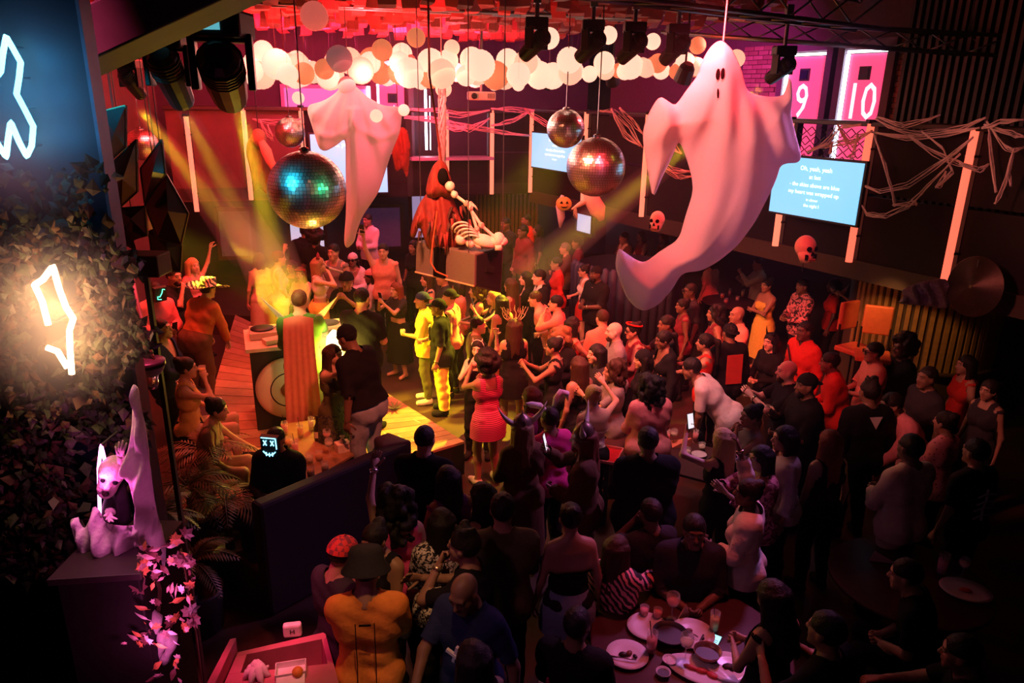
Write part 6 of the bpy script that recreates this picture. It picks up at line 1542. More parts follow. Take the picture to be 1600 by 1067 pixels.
HAIRM = {}
def hair_mesh(style, sex):
    """Hair as a mesh in head space, shared by everyone with that cut."""
    k = (style, sex)
    if k in HAIRM: return HAIRM[k]
    vx = .016
    lo, hi = (-.24, -.26, -.62), (.24, .2, .3)
    if style in ('short', 'buzz', 'fade', 'beard', 'goatee', 'bun', 'top', 'slick'): lo, hi = (-.13, -.2, -.2), (.13, .17, .2); vx = .0125
    f = Field(lo, hi, vx)
    rnd = random.Random(sum(map(ord, style)) + 3)
    def cap(off, k2=.01):
        f.ell((0, -.016, .030), (.077 + off, .096 + off, .092 + off), k2)
    def face_cut(zlow=-.2, y=.055, ztop=.075):   # opens the hair over the face
        f.ell((0, .115, -.035), (.062, .07, .112), .012, sub=True)
    if style in ('short', 'buzz', 'fade', 'slick', 'top'):
        cap({'short': .011, 'buzz': .005, 'fade': .008, 'slick': .011, 'top': .012}[style])
        if style == 'top':
            for i in range(14):
                a = rnd.uniform(0, 2 * PI); q = rnd.uniform(0, .055)
                f.add((q * math.cos(a), q * 1.2 * math.sin(a) - .01, .10), (q * 1.2 * math.cos(a), q * 1.4 * math.sin(a), .145), .022, .014, .02)
        face_cut()
        V, F = f.mesh()
        y, z, x = V[:, 1], V[:, 2], V[:, 0]
        low = -.055 if style != 'fade' else -.02
        ff = np.minimum(z - np.where(y < -.02, low + .0 * y, low + (y + .02) * .9), .09 - y + (z - .06) * .9)
        ff = ff + .006 * np.sin(x * 160) * np.sin(z * 130 + y * 90)
        ff = np.minimum(ff, np.where((np.abs(x) > .06) & (y > -.035) & (z < .03), -.01, 1))
        V, F = clip(V, F, ff)
    elif style in ('beard', 'goatee'):
        f.ell((0, .030, -.048), (.062, .063, .078), .02); f.add((-.02, .068, -.102), (.02, .068, -.102), .027, .027, .03)
        f.ell((0, .09, -.061), (.024, .03, .011), .01, sub=True)
        V, F = f.mesh(); y, z, x = V[:, 1], V[:, 2], V[:, 0]
        top = -.045 if style == 'beard' else -.05
        ff = np.minimum(top - z + np.abs(x) * .65, y + .005)
        if style == 'goatee': ff = np.minimum(ff, .032 - np.abs(x))
        V, F = clip(V, F, ff)
    elif style == 'bun':
        cap(.009); f.ell((0, -.085, .095), (.05, .045, .045), .015); face_cut()
        V, F = f.mesh(); V, F = clip(V, F, np.minimum(V[:, 2] + .07 - np.maximum(V[:, 1], 0) * .9, .1 - V[:, 1] + (V[:, 2] - .06)))
    elif style == 'afro':
        for i in range(46):
            v = np.array([rnd.gauss(0, 1), rnd.gauss(0, 1) - .25, rnd.gauss(0, 1) + .35]); v /= np.linalg.norm(v)
            if v[1] > .55 and v[2] < .35: continue
            p = v * (.125, .125, .125) + (0, -.035, .045); f.add(p * .6 + np.array((0, -.01, .01)), p, .05, .048, .02)
        V, F = f.mesh(); V = V + RNG.normal(0, .004, V.shape)
    elif style in ('long', 'longwave', 'curly', 'braids', 'pony', 'bob', 'locks'):
        cap(.013)
        if style == 'pony':
            f.add((0, -.10, .05), (0, -.17, .03), .03, .035, .02); f.add((0, -.17, .03), (0, -.19, -.28), .035, .016, .03)
        elif style == 'bob':
            for s in (-1, 1): f.add((s * .07, -.02, .02), (s * .085, -.005, -.12), .04, .034, .03)
            f.add((-.05, -.09, -.02), (-.04, -.09, -.12), .045, .04, .04); f.add((.05, -.09, -.02), (.04, -.09, -.12), .045, .04, .04)
        elif style in ('braids', 'locks'):
            for i in range(15):
                a = PI * (.02 + .96 * i / 14) + PI; x, y = .082 * math.cos(a), .10 * math.sin(a) - .01
                L = -.34 if style == 'braids' else -.2
                f.add((x, y, .02), (x * 1.25, y * 1.1 - .01, -.12), .017, .016, .008); f.add((x * 1.25, y * 1.1 - .01, -.12), (x * 1.3, y * 1.05 - .02, L - rnd.random() * .06), .016, .009, .008)
        elif style == 'curly':
            for i in range(60):
                a = PI + PI * rnd.uniform(-.12, 1.12); z = rnd.uniform(-.30, .12); w = .085 + .035 * (1 - abs(z + .08) / .25)
                x, y = w * math.cos(a), w * 1.05 * math.sin(a) - .02
                f.add((x * .6, y * .6, z + .02), (x * 1.12, y * 1.12, z), .04, .036, .012)
        else:
            n = 13
            for i in range(n):
                a = PI + PI * (i / (n - 1)) * 1.0; x, y = .080 * math.cos(a), .098 * math.sin(a) - .012
                L = -.36 + rnd.uniform(-.05, .05); w = .02 * math.sin(i * 1.7) if style == 'longwave' else 0
                f.add((x, y, .04), (x * 1.1 + w, y * 1.05 - .005, -.16), .030, .032, .02)
                f.add((x * 1.1 + w, y * 1.05 - .005, -.16), (x * 1.15 - w, y * .95 - .045, L), .032, .016, .02)
        face_cut()
        V, F = f.mesh()
        V, F = clip(V, F, np.where((V[:, 1] > .05) & (V[:, 2] < .05), .03 - (V[:, 1] - .05) * 2, .2))
    V = relax(V, F, 1, .3)
    q_ = V * 90
    if style in ('long', 'longwave', 'bob', 'pony', 'curly', 'bun', 'slick'):
        an_ = np.arctan2(V[:, 0], V[:, 1] + .01); V = V * np.stack([1 + .030 * np.sin(an_ * 27 + V[:, 2] * 14), 1 + .030 * np.sin(an_ * 27 + V[:, 2] * 14), np.ones(len(V))], 1)
    V = V * (1 + (.018 * np.sin(q_[:, 0] + 2 * np.sin(q_[:, 2] * .7)) * np.sin(q_[:, 1] * 1.1 + q_[:, 2] * .5))[:, None] * (V[:, 2:3] > -.02))
    me = npmesh('tmp', V, F, [])
    d = me.data; bpy.data.objects.remove(me)
    HAIRM[k] = d
    return d

# --- hands
def hand(mbx, wrist, fwd, palm, right, curl, spread=.12, s=1.0):
    """A palm and five tapering fingers; palm faces along the vector palm."""
    Y = Vector(fwd).normalized(); Z = -Vector(palm); Z = Z - Y * Z.dot(Y)
    Z = Z.normalized() if Z.length > 1e-4 else Y.orthogonal().normalized()
    X = Y.cross(Z)
    th = 1 if right else -1
    # thumb side: medial when palm faces down/back; keep X so that thumb lies on +X*th
    w = Vector(wrist)
    def P(x, y, z): return w + (X * x + Y * y + Z * z) * s
    rings = [(-.03, .026, .02), (.0, .028, .018), (.03, .037, .016), (.065, .042, .014), (.088, .040, .011)]
    V = []; n = 8
    for y, a, b in rings:
        for j in range(n):
            t = 2 * PI * j / n; V.append(P(a * math.cos(t), y, b * math.sin(t)))
    F = [(i * n + j, i * n + (j + 1) % n, (i + 1) * n + (j + 1) % n, (i + 1) * n + j) for i in range(4) for j in range(n)] + [tuple(4 * n + j for j in range(n))]
    mbx.add(V, F)
    for k, (x, L) in enumerate(((.031, .072), (.011, .082), (-.010, .077), (-.029, .060))):
        x *= th; a = spread * (1.5 - k) * .5 * th; c0 = curl * (.75 + .12 * k) + .12
        p = Vector((x, .080, 0)); pts = [p.copy()]; ang = 0
        for seg in (.45, .32, .23):
            ang += c0 * (.9 if seg == .45 else 1.0)
            p = p + Vector((math.sin(a) * math.cos(ang), math.cos(a) * math.cos(ang), -math.sin(ang))) * L * seg; pts.append(p.copy())
        mbx.tube([P(*q) for q in pts], [.0098 * s, .0092 * s, .0082 * s, .0058 * s], 6)
    p = Vector((th * .026, .022, -.004)); d = Vector((th * (.75 - .45 * min(curl, 1)), .62, -.30 - .55 * min(curl, 1))).normalized()
    q1 = p + d * .040; d2 = (d + Vector((-th * .35 * min(curl, 1), .25, -.2 * curl))).normalized(); q2 = q1 + d2 * .030; q3 = q2 + d2 * .018
    mbx.tube([P(*q) for q in (p, q1, q2, q3)], [.0135 * s, .0115 * s, .0098 * s, .007 * s], 6)

def ik(a, t, l1, l2, pole):
    a, t, pole = np.array(a), np.array(t), np.array(pole, float)
    d = t - a; L = np.linalg.norm(d); mx = (l1 + l2) * .985
    if L > mx: t = a + d / L * mx; d = t - a; L = mx
    u = d / max(L, 1e-6); x = (l1 * l1 - l2 * l2 + L * L) / (2 * L); h = math.sqrt(max(l1 * l1 - x * x, 0))
    p = pole - u * (pole @ u); p = p / max(np.linalg.norm(p), 1e-6)
    return a + u * x + p * h, t

# hand targets in the torso frame: (x side, y forward, z up), curl, palm direction, elbow pole
ARM = {
    'down': ((.27, .04, .80), .35, (-1, 0, 0), (.3, -1, 0)),
    'side': ((.36, .02, .84), .35, (-1, 0, 0), (.6, -1, 0)),
    'clap': ((.028, .36, 1.26), .12, (-1, .0, .1), (.8, -.2, -1)),
    'clap2': ((.07, .38, 1.34), .15, (-1, .0, .2), (.8, -.2, -1)),
    'phone': ((.06, .36, 1.44), .9, (-.4, -.8, 0), (.7, 0, -1)),
    'drink': ((.12, .33, 1.30), 1.0, (-1, .1, 0), (.8, -.2, -1)),
    'sip': ((.06, .20, 1.50), 1.0, (-1, 0, 0), (.9, .1, -1)),
    'mic': ((.05, .17, 1.50), 1.2, (-.6, -.6, 0), (.9, .2, -1)),
    'up': ((.30, .18, 1.98), .3, (0, 1, 0), (1, -.3, 0)),
    'upout': ((.48, .20, 1.72), .3, (0, 1, 0), (.8, 0, -1)),
    'hip': ((.20, .06, 1.03), .5, (-1, 0, 0), (1, -.5, 0)),
    'hold': ((.05, .27, 1.10), .8, (-.8, -.2, .3), (.8, -.4, -1)),
    'cross': ((-.10, .20, 1.16), .3, (0, -1, 0), (1, .2, -.6)),
    'reach': ((.16, .55, 1.16), .4, (0, 0, -1), (.6, 0, -1)),
    'reachdn': ((.16, .45, .92), .5, (0, 0, -1), (.8, -.3, 0)),
    'chin': ((.04, .19, 1.46), .9, (0, -1, 0), (.7, .3, -1)),
    'hug': ((.02, .42, 1.42), .5, (0, -1, 0), (1, 0, .1)),
    'lap': ((.10, .30, 1.02), .4, (0, 0, -1), (.9, -.3, 0)),
    'point': ((.30, .50, 1.50), .6, (0, 0, -1), (.6, 0, -1)),
}

CROWD = []
class P:
    """One person: an unbroken skin with hair and clothing as children."""
    def __init__(s, px, py, face, sex='f', tone=1, hair='long', hc='k', top='tee:black', bot='pants:black', arms='down', arms2=None,
                 z0=0.0, h=None, lean=0, seat=None, yaw=0, nod=0, vx=.028, label='', group=None, build=1.0, beard=None, roll=0, twist=0,
                 headless=False, legs=True, xtra=None, world=None, sit_fwd=1.0):
        s.sex, s.face = sex, face
        h = h or (1.76 if sex == 'm' else 1.65); sc = h / 1.72; s.sc = sc
        m = sex == 'm'; bw = build
        dz = 0 if seat is None else (seat / sc + .10) - .93
        piv = np.array([0, 0, .93 + dz])
        T = np.array(Matrix.Rotation(R(twist), 3, 'Z') @ Matrix.Rotation(-R(lean), 3, 'X') @ Matrix.Rotation(R(roll), 3, 'Y'))
        def t(p): return piv + T @ (np.array(p, float) + (0, 0, dz) - piv)
        s.t = t; s.T = T; s.piv = piv; s.dz = dz
        sw = (.185 if m else .160) * (.5 + .5 * bw); hw = .085 if m else .095
        pr = []      # (bone, a, b, ra, rb, k)
        def add(bone, a, b, ra, rb, k=.04): pr.append((bone, np.array(a, float), np.array(b, float), ra, rb, k))
        # torso
        pw = .075 * bw
        add(0, t((-pw, -.01, .93)), t((pw, -.01, .93)), .112 * bw, .112 * bw, .05)
        add(0, t((-.055 * bw, .0, 1.08)), t((.055 * bw, .0, 1.08)), (.105 if m else .090) * bw, (.105 if m else .090) * bw, .06)
        add(0, t((-.085 * bw, .0, 1.25)), t((.085 * bw, .0, 1.25)), (.112 if m else .096) * bw, (.112 if m else .096) * bw, .06)
        add(0, t((-sw + .07, -.012, 1.36)), t((sw - .07, -.012, 1.36)), .085, .085, .06)
        for sg in (-1, 1):
            add(0, t((sg * .03, -.02, 1.45)), t((sg * (sw - .03), -.015, 1.405)), .045, .048, .05)
            if not m: add(0, t((sg * .072, .075, 1.25)), t((sg * .072, .07, 1.23)), .058, .058, .03)
            add(0, t((sg * .075, -.06, .92)), t((sg * .075, -.05, .86)), .09 * bw, .085 * bw, .04)
        # neck and head placement
        nb = t((0, -.01, 1.44)); Hr = Matrix.Rotation(R(twist + yaw), 3, 'Z') @ Matrix.Rotation(-R(lean * .35 + nod), 3, 'X') @ Matrix.Rotation(R(roll * .5), 3, 'Y')
        s.Hr = Hr
        hd = nb + np.array(T) @ np.array((0, .012, .075)) + np.array(Hr) @ np.array((0, .03, .10))
        s.hl = hd
        add(1, nb, hd + np.array(Hr) @ np.array((0, -.03, -.07)), .058 if m else .048, .054 if m else .045, .05)
        # arms
        s.hands = []
        A2 = arms2 or arms
        for sg, an in ((1, arms), (-1, A2)):
            if isinstance(an, tuple): tgt, curl, palm, pole = an
            else: tgt, curl, palm, pole = ARM[an]
            sh = t((sg * sw, -.01, 1.385))
            ax = (sg * tgt[0], tgt[1], tgt[2]); ax = (ax[0] * (1.0 if abs(tgt[0]) < .2 else (.5 + .5 * bw)), ax[1], ax[2])
            tw = t(ax); pv = T @ np.array((sg * pole[0], pole[1], pole[2]))
            el, wr = ik(sh, tw, .285, .25, pv)
            r0 = (.052 if m else .043) * (.4 + .6 * bw)
            bi = 2 if sg == 1 else 3
            add(bi, sh, el, r0, r0 * .78, .035); add(bi + 2, el, wr, r0 * .80, r0 * .54, .02)
            s.hands.append((wr, wr - el, T @ np.array((sg * palm[0], palm[1], palm[2])), sg, curl))
        # legs
        s.knees = []
        for sg in (-1, 1):
            bi = 6 if sg == 1 else 7
            hip = np.array((sg * hw, -.01, .90 + dz)) if seat is None else np.array((sg * hw, .02, .90 + dz))
            if seat is None:
                wk = RNG.uniform(-.05, .05)
                kn = np.array((sg * (hw + .015), .02 + wk, .49)); an_ = np.array((sg * (hw + .03), -.03 + wk * .6, .085))
            else:
                kn = hip + np.array((sg * .05, .42 * sit_fwd, .02)); an_ = np.array((kn[0], kn[1] + .02, .085))
            add(bi, hip, kn, (.088 if m else .090) * bw, .056 * (.5 + .5 * bw), .035)
            add(bi + 2, kn + np.array((0, 0, 0)), kn * .65 + an_ * .35 + np.array((0, -.012, 0)), .055, .054, .03)
            add(bi + 2, kn * .65 + an_ * .35 + np.array((0, -.012, 0)), an_, .054, .038, .03)
            add(bi + 4, an_ + np.array((0, -.02, -.03)), an_ + np.array((sg * .03, .15, -.045)), .042, .032, .02)
        lo = np.min([np.minimum(p[1], p[2]) - max(p[3], p[4]) for p in pr], 0) - 3 * vx
        hi = np.max([np.maximum(p[1], p[2]) + max(p[3], p[4]) for p in pr], 0) + 3 * vx
        f = Field(lo, hi, vx)
        for bone, a, b, ra, rb, k in pr: f.add(a, b, ra, rb, max(k, vx))
        V, F = f.mesh(); V = relax(V, F, 1, .35)
        N = vnormals(V, F)
        # bone of each vertex and its place along the limb
        D = np.stack([capsule(V, a, b, ra, rb) for _, a, b, ra, rb, _ in pr], 1); j = D.argmin(1)
        bone = np.array([p[0] for p in pr])[j]
        tl = np.zeros(len(V))
        for q, (bo, a, b, ra, rb, _) in enumerate(pr):
            mk_ = j == q; ab = b - a; tt = ((V[mk_] - a) @ ab) / max(ab @ ab, 1e-9); tl[mk_] = tt
        # shins are two capsules: remap onto 0..1
        shin = [q for q, p in enumerate(pr) if p[0] in (8, 9)]
        for q in shin: tl[j == q] = np.clip(tl[j == q], 0, 1) * (.35 if shin.index(q) % 2 == 0 else .65) + (0 if shin.index(q) % 2 == 0 else .35)
        loc = (V - piv) @ T + piv - np.array((0, 0, dz))
        s.V, s.F, s.N, s.bone, s.tl, s.loc = V, F, N, bone, tl, loc
        # world placement
        Rz = Matrix.Rotation(R(face), 3, 'Z')
        if world is None:
            hp = at_z(px, py, z0 + float(hd[2]) * sc)
            off = Rz @ Vector(hd) * sc
            base = Vector((hp.x - off.x, hp.y - off.y, z0))
        else: base = Vector(world)
        # skin mesh with head and hands
        hv = .0105 if vx < .027 else .0145
        HV, HF, hm, HX = head(sex, hv)
        hs = 1.0
        Hn = np.array(Hr)
        HV = HV @ Hn.T * hs + hd
        mb = MB()
        for wr, fw, pl, sg, curl in s.hands: hand(mb, wr, fw, pl, sg > 0, curl, s=1.0 if m else .92)
        me = bpy.data.meshes.new('person')
        Xv = [Hr @ Vector(v) + Vector(hd) for v in HX.v]
        nb_, nh = len(V), len(HV)
        verts = np.concatenate([V, HV, np.array([tuple(v) for v in Xv]).reshape(-1, 3), np.array(mb.v)])
        faces = F.tolist() + (HF + nb_).tolist() + [tuple(i + nb_ + nh for i in q) for q in HX.f] + [tuple(i + nb_ + nh + len(Xv) for i in q) for q in mb.f]
        me.from_pydata(verts.tolist(), [], faces)
        mi = np.concatenate([np.zeros(len(F)), hm, np.array(HX.m), np.zeros(len(mb.f))]).astype(np.int32)
        for q in (skin(tone), lips(tone), EYEW, EYED, hair_mat(hc if hc in 'kbmr' else 'b')): me.materials.append(q)
        me.polygons.foreach_set('material_index', mi); me.polygons.foreach_set('use_smooth', np.ones(len(faces), dtype=bool)); me.update()
        o = bpy.data.objects.new('person', me); COL.objects.link(o)
        o.location = base; o.rotation_euler = (0, 0, R(face)); o.scale = (sc, sc, sc)
        tag(o, label, 'person', group or None); s.o = o
        s.hairc = hc
        if hair and hair != 'bald': s.headpart(hair_mesh(hair, sex), 'hair', hair_mat(hc))
        if beard: s.headpart(hair_mesh(beard, 'm'), 'beard', hair_mat(hc))
        for spec in (bot, top):
            if spec: s.wear(spec)
        s.held = []; s.bw = bw; CROWD.append(s)
        if xtra: xtra(s)

    def w(s, p):
        """body point -> world"""
        return s.o.matrix_basis @ Vector(p)
    def handw(s, i=0, d=.09, up=.03):
        wr, fw, pl, sg, c = s.hands[i]; fw = Vector(fw).normalized()
        return s.w(Vector(wr) + fw * d + Vector(pl).normalized() * up)
    def headpart(s, me, name, m, off=(0, 0, 0), scale=1.0):
        o = bpy.data.objects.new(name, me); COL.objects.link(o); o.parent = s.o
        if not me.materials: me.materials.append(None)
        o.material_slots[0].link = 'OBJECT'; o.material_slots[0].material = m
        o.matrix_basis = Matrix.Translation(Vector(s.hl) + s.Hr @ Vector(off)) @ s.Hr.to_4x4() @ Matrix.Scale(scale, 4)
        return o
    def hat(s, mb, name, mats, smooth=True):
        """a mesh built in head space"""
        o = mb.build(name, mats, s.o, smooth)
        o.matrix_basis = Matrix.Translation(Vector(s.hl)) @ s.Hr.to_4x4(); return o
    def garment(s, name, f, off, m, flare=0.0):
        V = s.V + s.N * (off + flare * np.clip(1.2 - s.loc[:, 2], 0, .5))[:, None]
        q = s.loc * 23.0
        V = V + s.N * (.0055 * (np.sin(q[:, 0] * 1.3 + q[:, 2] * 1.1) * np.sin(q[:, 2] * .9 + q[:, 1] * 1.7)))[:, None]
        V2, F2 = clip(V, s.F, f)
        if len(F2) < 4: return None
        lab = np.arange(len(V2))
        for _ in range(200):
            m_ = lab[F2].min(1); l2 = lab.copy()
            for q_ in range(3): np.minimum.at(l2, F2[:, q_], m_)
            l2 = l2[l2]
            if (l2 == lab).all(): break
            lab = l2
        fl_ = lab[F2[:, 0]]; u_, c_ = np.unique(fl_, return_counts=True); F2 = F2[fl_ == u_[c_.argmax()]]
        us_, iv_ = np.unique(F2, return_inverse=True); V2, F2 = V2[us_], iv_.reshape(-1, 3)
        return npmesh(name, V2, F2, m, s.o)
    def wear(s, spec):
        kind, _, c = spec.partition(':')
        m = cloth(c); z = s.loc[:, 2]; x = s.loc[:, 0]; y = s.loc[:, 1]; b = s.bone; t = s.tl
        arm = np.where((b == 2) | (b == 3), t, np.where((b == 4) | (b == 5), 1 + t, 9))
        isarm = arm < 8; leg = (b >= 6) & (b <= 11)
        lp = np.where((b == 6) | (b == 7), t, np.where((b == 8) | (b == 9), 1 + t, 2.2))
        bust = s.sex == 'f'
        def top(hem, sleeve, collar, vneck=0, scoop=0):
            f = z - hem
            if s.dz < -.05: f = np.where(leg, .05 - t * .42, f)
            f = np.where(isarm, (sleeve - arm) * .27, f)
            f = np.where((b == 1), np.minimum(f, collar - z), f)
            f = np.where(b == 0, np.minimum(f, collar + .03 - z + np.abs(x) * .2), f)
            if vneck: f = np.where((y > 0) & ~isarm, np.minimum(f, np.abs(x) - (z - (1.46 - vneck)) * .42), f)
            if scoop: f = np.where(~isarm, np.minimum(f, np.maximum(1.44 - scoop - z, np.where((np.abs(x) > .075) & (np.abs(x) < .125), .03, -.02)) + (collar - 1.44)), f)
            return f
        if kind == 'tee': s.garment('t_shirt', top(.84, .78, 1.455), .016, m, .05)
        elif kind == 'loose': s.garment('t_shirt', top(.80, .95, 1.46), .024, m, .09)
        elif kind == 'boxy': s.garment('t_shirt', top(.95, .95, 1.46), .022, m, .06)
        elif kind == 'polo': s.garment('polo_shirt', top(.84, .72, 1.50, vneck=.08), .016, m, .04)
        elif kind == 'shirt': s.garment('shirt', top(.82, 1.93, 1.49, vneck=.05), .016, m, .05)
        elif kind == 'jacket': s.garment('jacket', top(.80, 1.95, 1.48, vneck=.34), .026, m, .06)
        elif kind == 'hoodie': s.garment('hoodie', top(.82, 1.95, 1.50), .028, m, .05)
        elif kind == 'sweater': s.garment('sweater', top(.84, 1.95, 1.47), .022, m, .03)
        elif kind == 'tank': s.garment('tank_top', top(.84, -.05, 1.44, scoop=.05), .012, m, .04)
        elif kind == 'cami': s.garment('camisole', top(.92, -.2, 1.44, scoop=.12), .010, m, .01)
        elif kind == 'crop': s.garment('crop_top', top(1.10, -.1, 1.44, scoop=.08), .011, m)
        elif kind == 'croptee': s.garment('crop_top', top(1.12, .6, 1.45), .012, m)
        elif kind == 'tube': s.garment('strapless_top', np.where(isarm | (b == 1), -.1, np.minimum(z - .9, 1.315 - z)), .011, m)
        elif kind == 'halter': s.garment('halter_top', np.where(isarm, -.1, np.minimum(top(.92, -.2, 1.46), np.where(y < 0, 1.22 - z, .15 - np.abs(x)))), .011, m)
        elif kind == 'puff': s.garment('blouse', top(.84, 1.6, 1.42), .034, m, .06)
        elif kind == 'long': s.garment('long_sleeve_top', top(.86, 1.95, 1.45), .012, m, .02)
        elif kind == 'dress':
            s.garment('dress_top', top(.90, -.15, 1.44, scoop=.10), .011, m); s.skirt(m, .62, 'dress_skirt')
        elif kind == 'maxi':
            s.garment('dress_top', top(.90, -.15, 1.44, scoop=.10), .011, m); s.skirt(m, .15, 'dress_skirt', .10)
        elif kind == 'pants': s.garment('trousers', np.where(b == 0, 1.03 - z, np.where(leg, (1.93 - lp) * .4, -.1)), .012, m, .012)
        elif kind == 'wide': s.garment('trousers', np.where(b == 0, 1.03 - z, np.where(leg, (1.95 - lp) * .4, -.1)), .030, m, .02)
        elif kind == 'shorts': s.garment('shorts', np.where(b == 0, 1.03 - z, np.where(leg, (.75 - lp) * .4, -.1)), .020, m, .03)
        elif kind == 'skirt': s.skirt(m, .68, 'skirt')
        elif kind == 'midi': s.skirt(m, .30, 'skirt', .06)
        if kind in ('pants', 'wide', 'shorts', 'skirt'):
            s.garment('shoe', np.where((b == 10), .1, np.where(b == 8, (t - .97) * .4, -.1)), .012, cloth('white' if sum(map(ord, c)) % 3 == 0 else 'black'))
            s.garment('shoe', np.where((b == 11), .1, np.where(b == 9, (t - .97) * .4, -.1)), .012, cloth('white' if sum(map(ord, c)) % 3 == 0 else 'black'))
    def skirt(s, m, hem, name, flare=.03):
        n = 24; V = []; k = 9
        for i in range(k):
            z = 1.04 + (hem - 1.04) * i / (k - 1); q = (1.04 - z)
            a = .155 + min(q, .16) * .42 + flare * max(q - .16, 0); bb = .118 + min(q, .16) * .40 + flare * max(q - .16, 0)
            for j in range(n):
                th = 2 * PI * j / n; w_ = 1 + .03 * math.sin(th * 7) * q * 2
                p = np.array((a * math.cos(th) * w_, bb * math.sin(th) * w_ - .02, z + s.dz))
                if z > .9: p = s.piv + s.T @ (p - s.piv)
                V.append(p)
        F = [(i * n + j, i * n + (j + 1) % n, (i + 1) * n + (j + 1) % n, (i + 1) * n + j) for i in range(k - 1) for j in range(n)]
        return npmesh(name, V, F, m, s.o)

# --- headgear and small worn things, all in head space
def h_cap(c, fwd=1, vis=True, rad=.0):
    def f(s):
        b = MB(); V = []; n = 16; m = 6
        for i in range(m + 1):
            th = (PI / 2) * i / m
            for j in range(n):
                a = 2 * PI * j / n; V.append(((.090 + rad) * math.sin(th) * math.cos(a), (.108 + rad) * math.sin(th) * math.sin(a) - .014, .035 + (.098 + rad) * math.cos(th)))
        b.add(V, [(i * n + j, (i + 1) * n + j, (i + 1) * n + (j + 1) % n, i * n + (j + 1) % n) for i in range(m) for j in range(n)])
        b.ball((0, -.014, .135 + rad), .009, 6, 4)
        if vis:
            P_ = []
            for i in range(9):
                a = PI * (i / 8); P_.append((.078 * math.cos(a), fwd * (.085 + .085 * math.sin(a)), .040 - .014 * math.sin(a)))
            Q_ = [(p[0], p[1], p[2] - .006) for p in P_]
            b.add(P_ + Q_, [tuple(range(9)), tuple(range(17, 8, -1))] + [(i, i + 9, i + 10, i + 1) for i in range(8)])
        s.hat(b, 'cap', cloth(c))
    return f
def h_bucket(c):
    def f(s):
        b = MB(); b.lathe([(.150, -.015), (.148, -.005), (.112, .045), (.104, .10), (.088, .128), (.04, .136), (.001, .137)], 20, (0, -.012, .01), cap=False)
        s.hat(b, 'bucket_hat', cloth(c))
    return f
def h_brim(c):
    def f(s):
        b = MB(); V = []; n = 28
        prof = [(.26, .06), (.255, .05), (.18, .040), (.100, .048), (.098, .11), (.088, .165), (.05, .158), (.001, .150)]
        for r, z in prof:
            for j in range(n):
                a = 2 * PI * j / n; V.append((r * math.cos(a), r * 1.1 * math.sin(a), z + (.03 * math.cos(2 * a) if r > .15 else 0)))
        b.add(V, [(i * n + j, i * n + (j + 1) % n, (i + 1) * n + (j + 1) % n, (i + 1) * n + j) for i in range(7) for j in range(n)])
        s.hat(b, 'brimmed_hat', cloth(c))
    return f
def h_band(c, z=.075, name='headband'):
    def f(s):
        b = MB(); pts = [(.092 * math.cos(2 * PI * i / 20), .112 * math.sin(2 * PI * i / 20) - .014, z + .02 * math.sin(2 * PI * i / 20)) for i in range(21)]
        b.tube(pts, .013, 6); s.hat(b, name, cloth(c))
    return f
def h_scarf(c):
    def f(s):
        h_cap(c, vis=False, rad=.004)(s)
        b = MB()
        for q in (-1, 1): b.tube([(q * .02, -.115, .03), (q * .05, -.16, -.05), (q * .06, -.17, -.14)], [.018, .022, .006], 6)
        s.hat(b, 'bandana_tail', cloth(c))
    return f
def h_glasses(c='black', lens=.8):
    def f(s):
        b = MB()
        for q in (-1, 1):
            b.lathe([(.024, 0), (.026, .004), (.022, .006), (.001, .006)] if lens else [(.026, 0), (.026, .004), (.022, .004), (.022, 0)], 12, (q * .033, .104, .008), Matrix.Rotation(-PI / 2, 3, 'X'))
            b.tube([(q * .058, .10, .012), (q * .082, .0, .01)], .003, 5)
        b.tube([(-.01, .11, .012), (.01, .11, .012)], .003, 5)
        s.hat(b, 'glasses', BLACK)
    return f
def horn(b, base, d, L, r, bend=(0, 0, .5), mi=0):
    base, d, bend = Vector(base), Vector(d).normalized(), Vector(bend)
    b.tube([base + d * L * t + bend * L * t * t for t in (0, .25, .5, .75, 1)], [r, r * .85, r * .62, r * .36, r * .05], 8, mi=mi)
def h_horns(c, L=.11, r=.014):
    def f(s):
        b = MB()
        for q in (-1, 1): horn(b, (q * .055, .02, .105), (q * .4, .1, 1), L, r, (-q * .2, 0, .1))
        b.tube([(.085 * math.cos(PI * i / 10), .02, .04 + .09 * math.sin(PI * i / 10)) for i in range(11)], .007, 6)
        s.hat(b, 'devil_horns', cloth(c))
    return f
def h_viking(s):
    b = MB(); b.lathe([(.104, -.0), (.106, .02), (.100, .06), (.080, .105), (.045, .14), (.012, .155), (.001, .19)], 18, (0, -.012, .02), cap=False)
    b.tube([(.106 * math.cos(2 * PI * i / 18), .106 * math.sin(2 * PI * i / 18) - .012, .03) for i in range(19)], .010, 6)
    for i in range(4):
        a = i * PI / 2; b.tube([(.104 * math.cos(a), .104 * math.sin(a) - .012, .035), (.085 * math.cos(a), .085 * math.sin(a) - .012, .12), (0, -.012, .168)], .006, 5)
    h = s.hat(b, 'horned_helmet', mat('helmet_metal', (.25, .17, .14), .35, .7))
    for q in (-1, 1): b = MB(); horn(b, (q * .09, -.012, .08), (q, 0, .5), .22, .032, (-q * .15, 0, .45)); s.hat(b, 'horn', mat('ivory', (.85, .72, .62), .4))
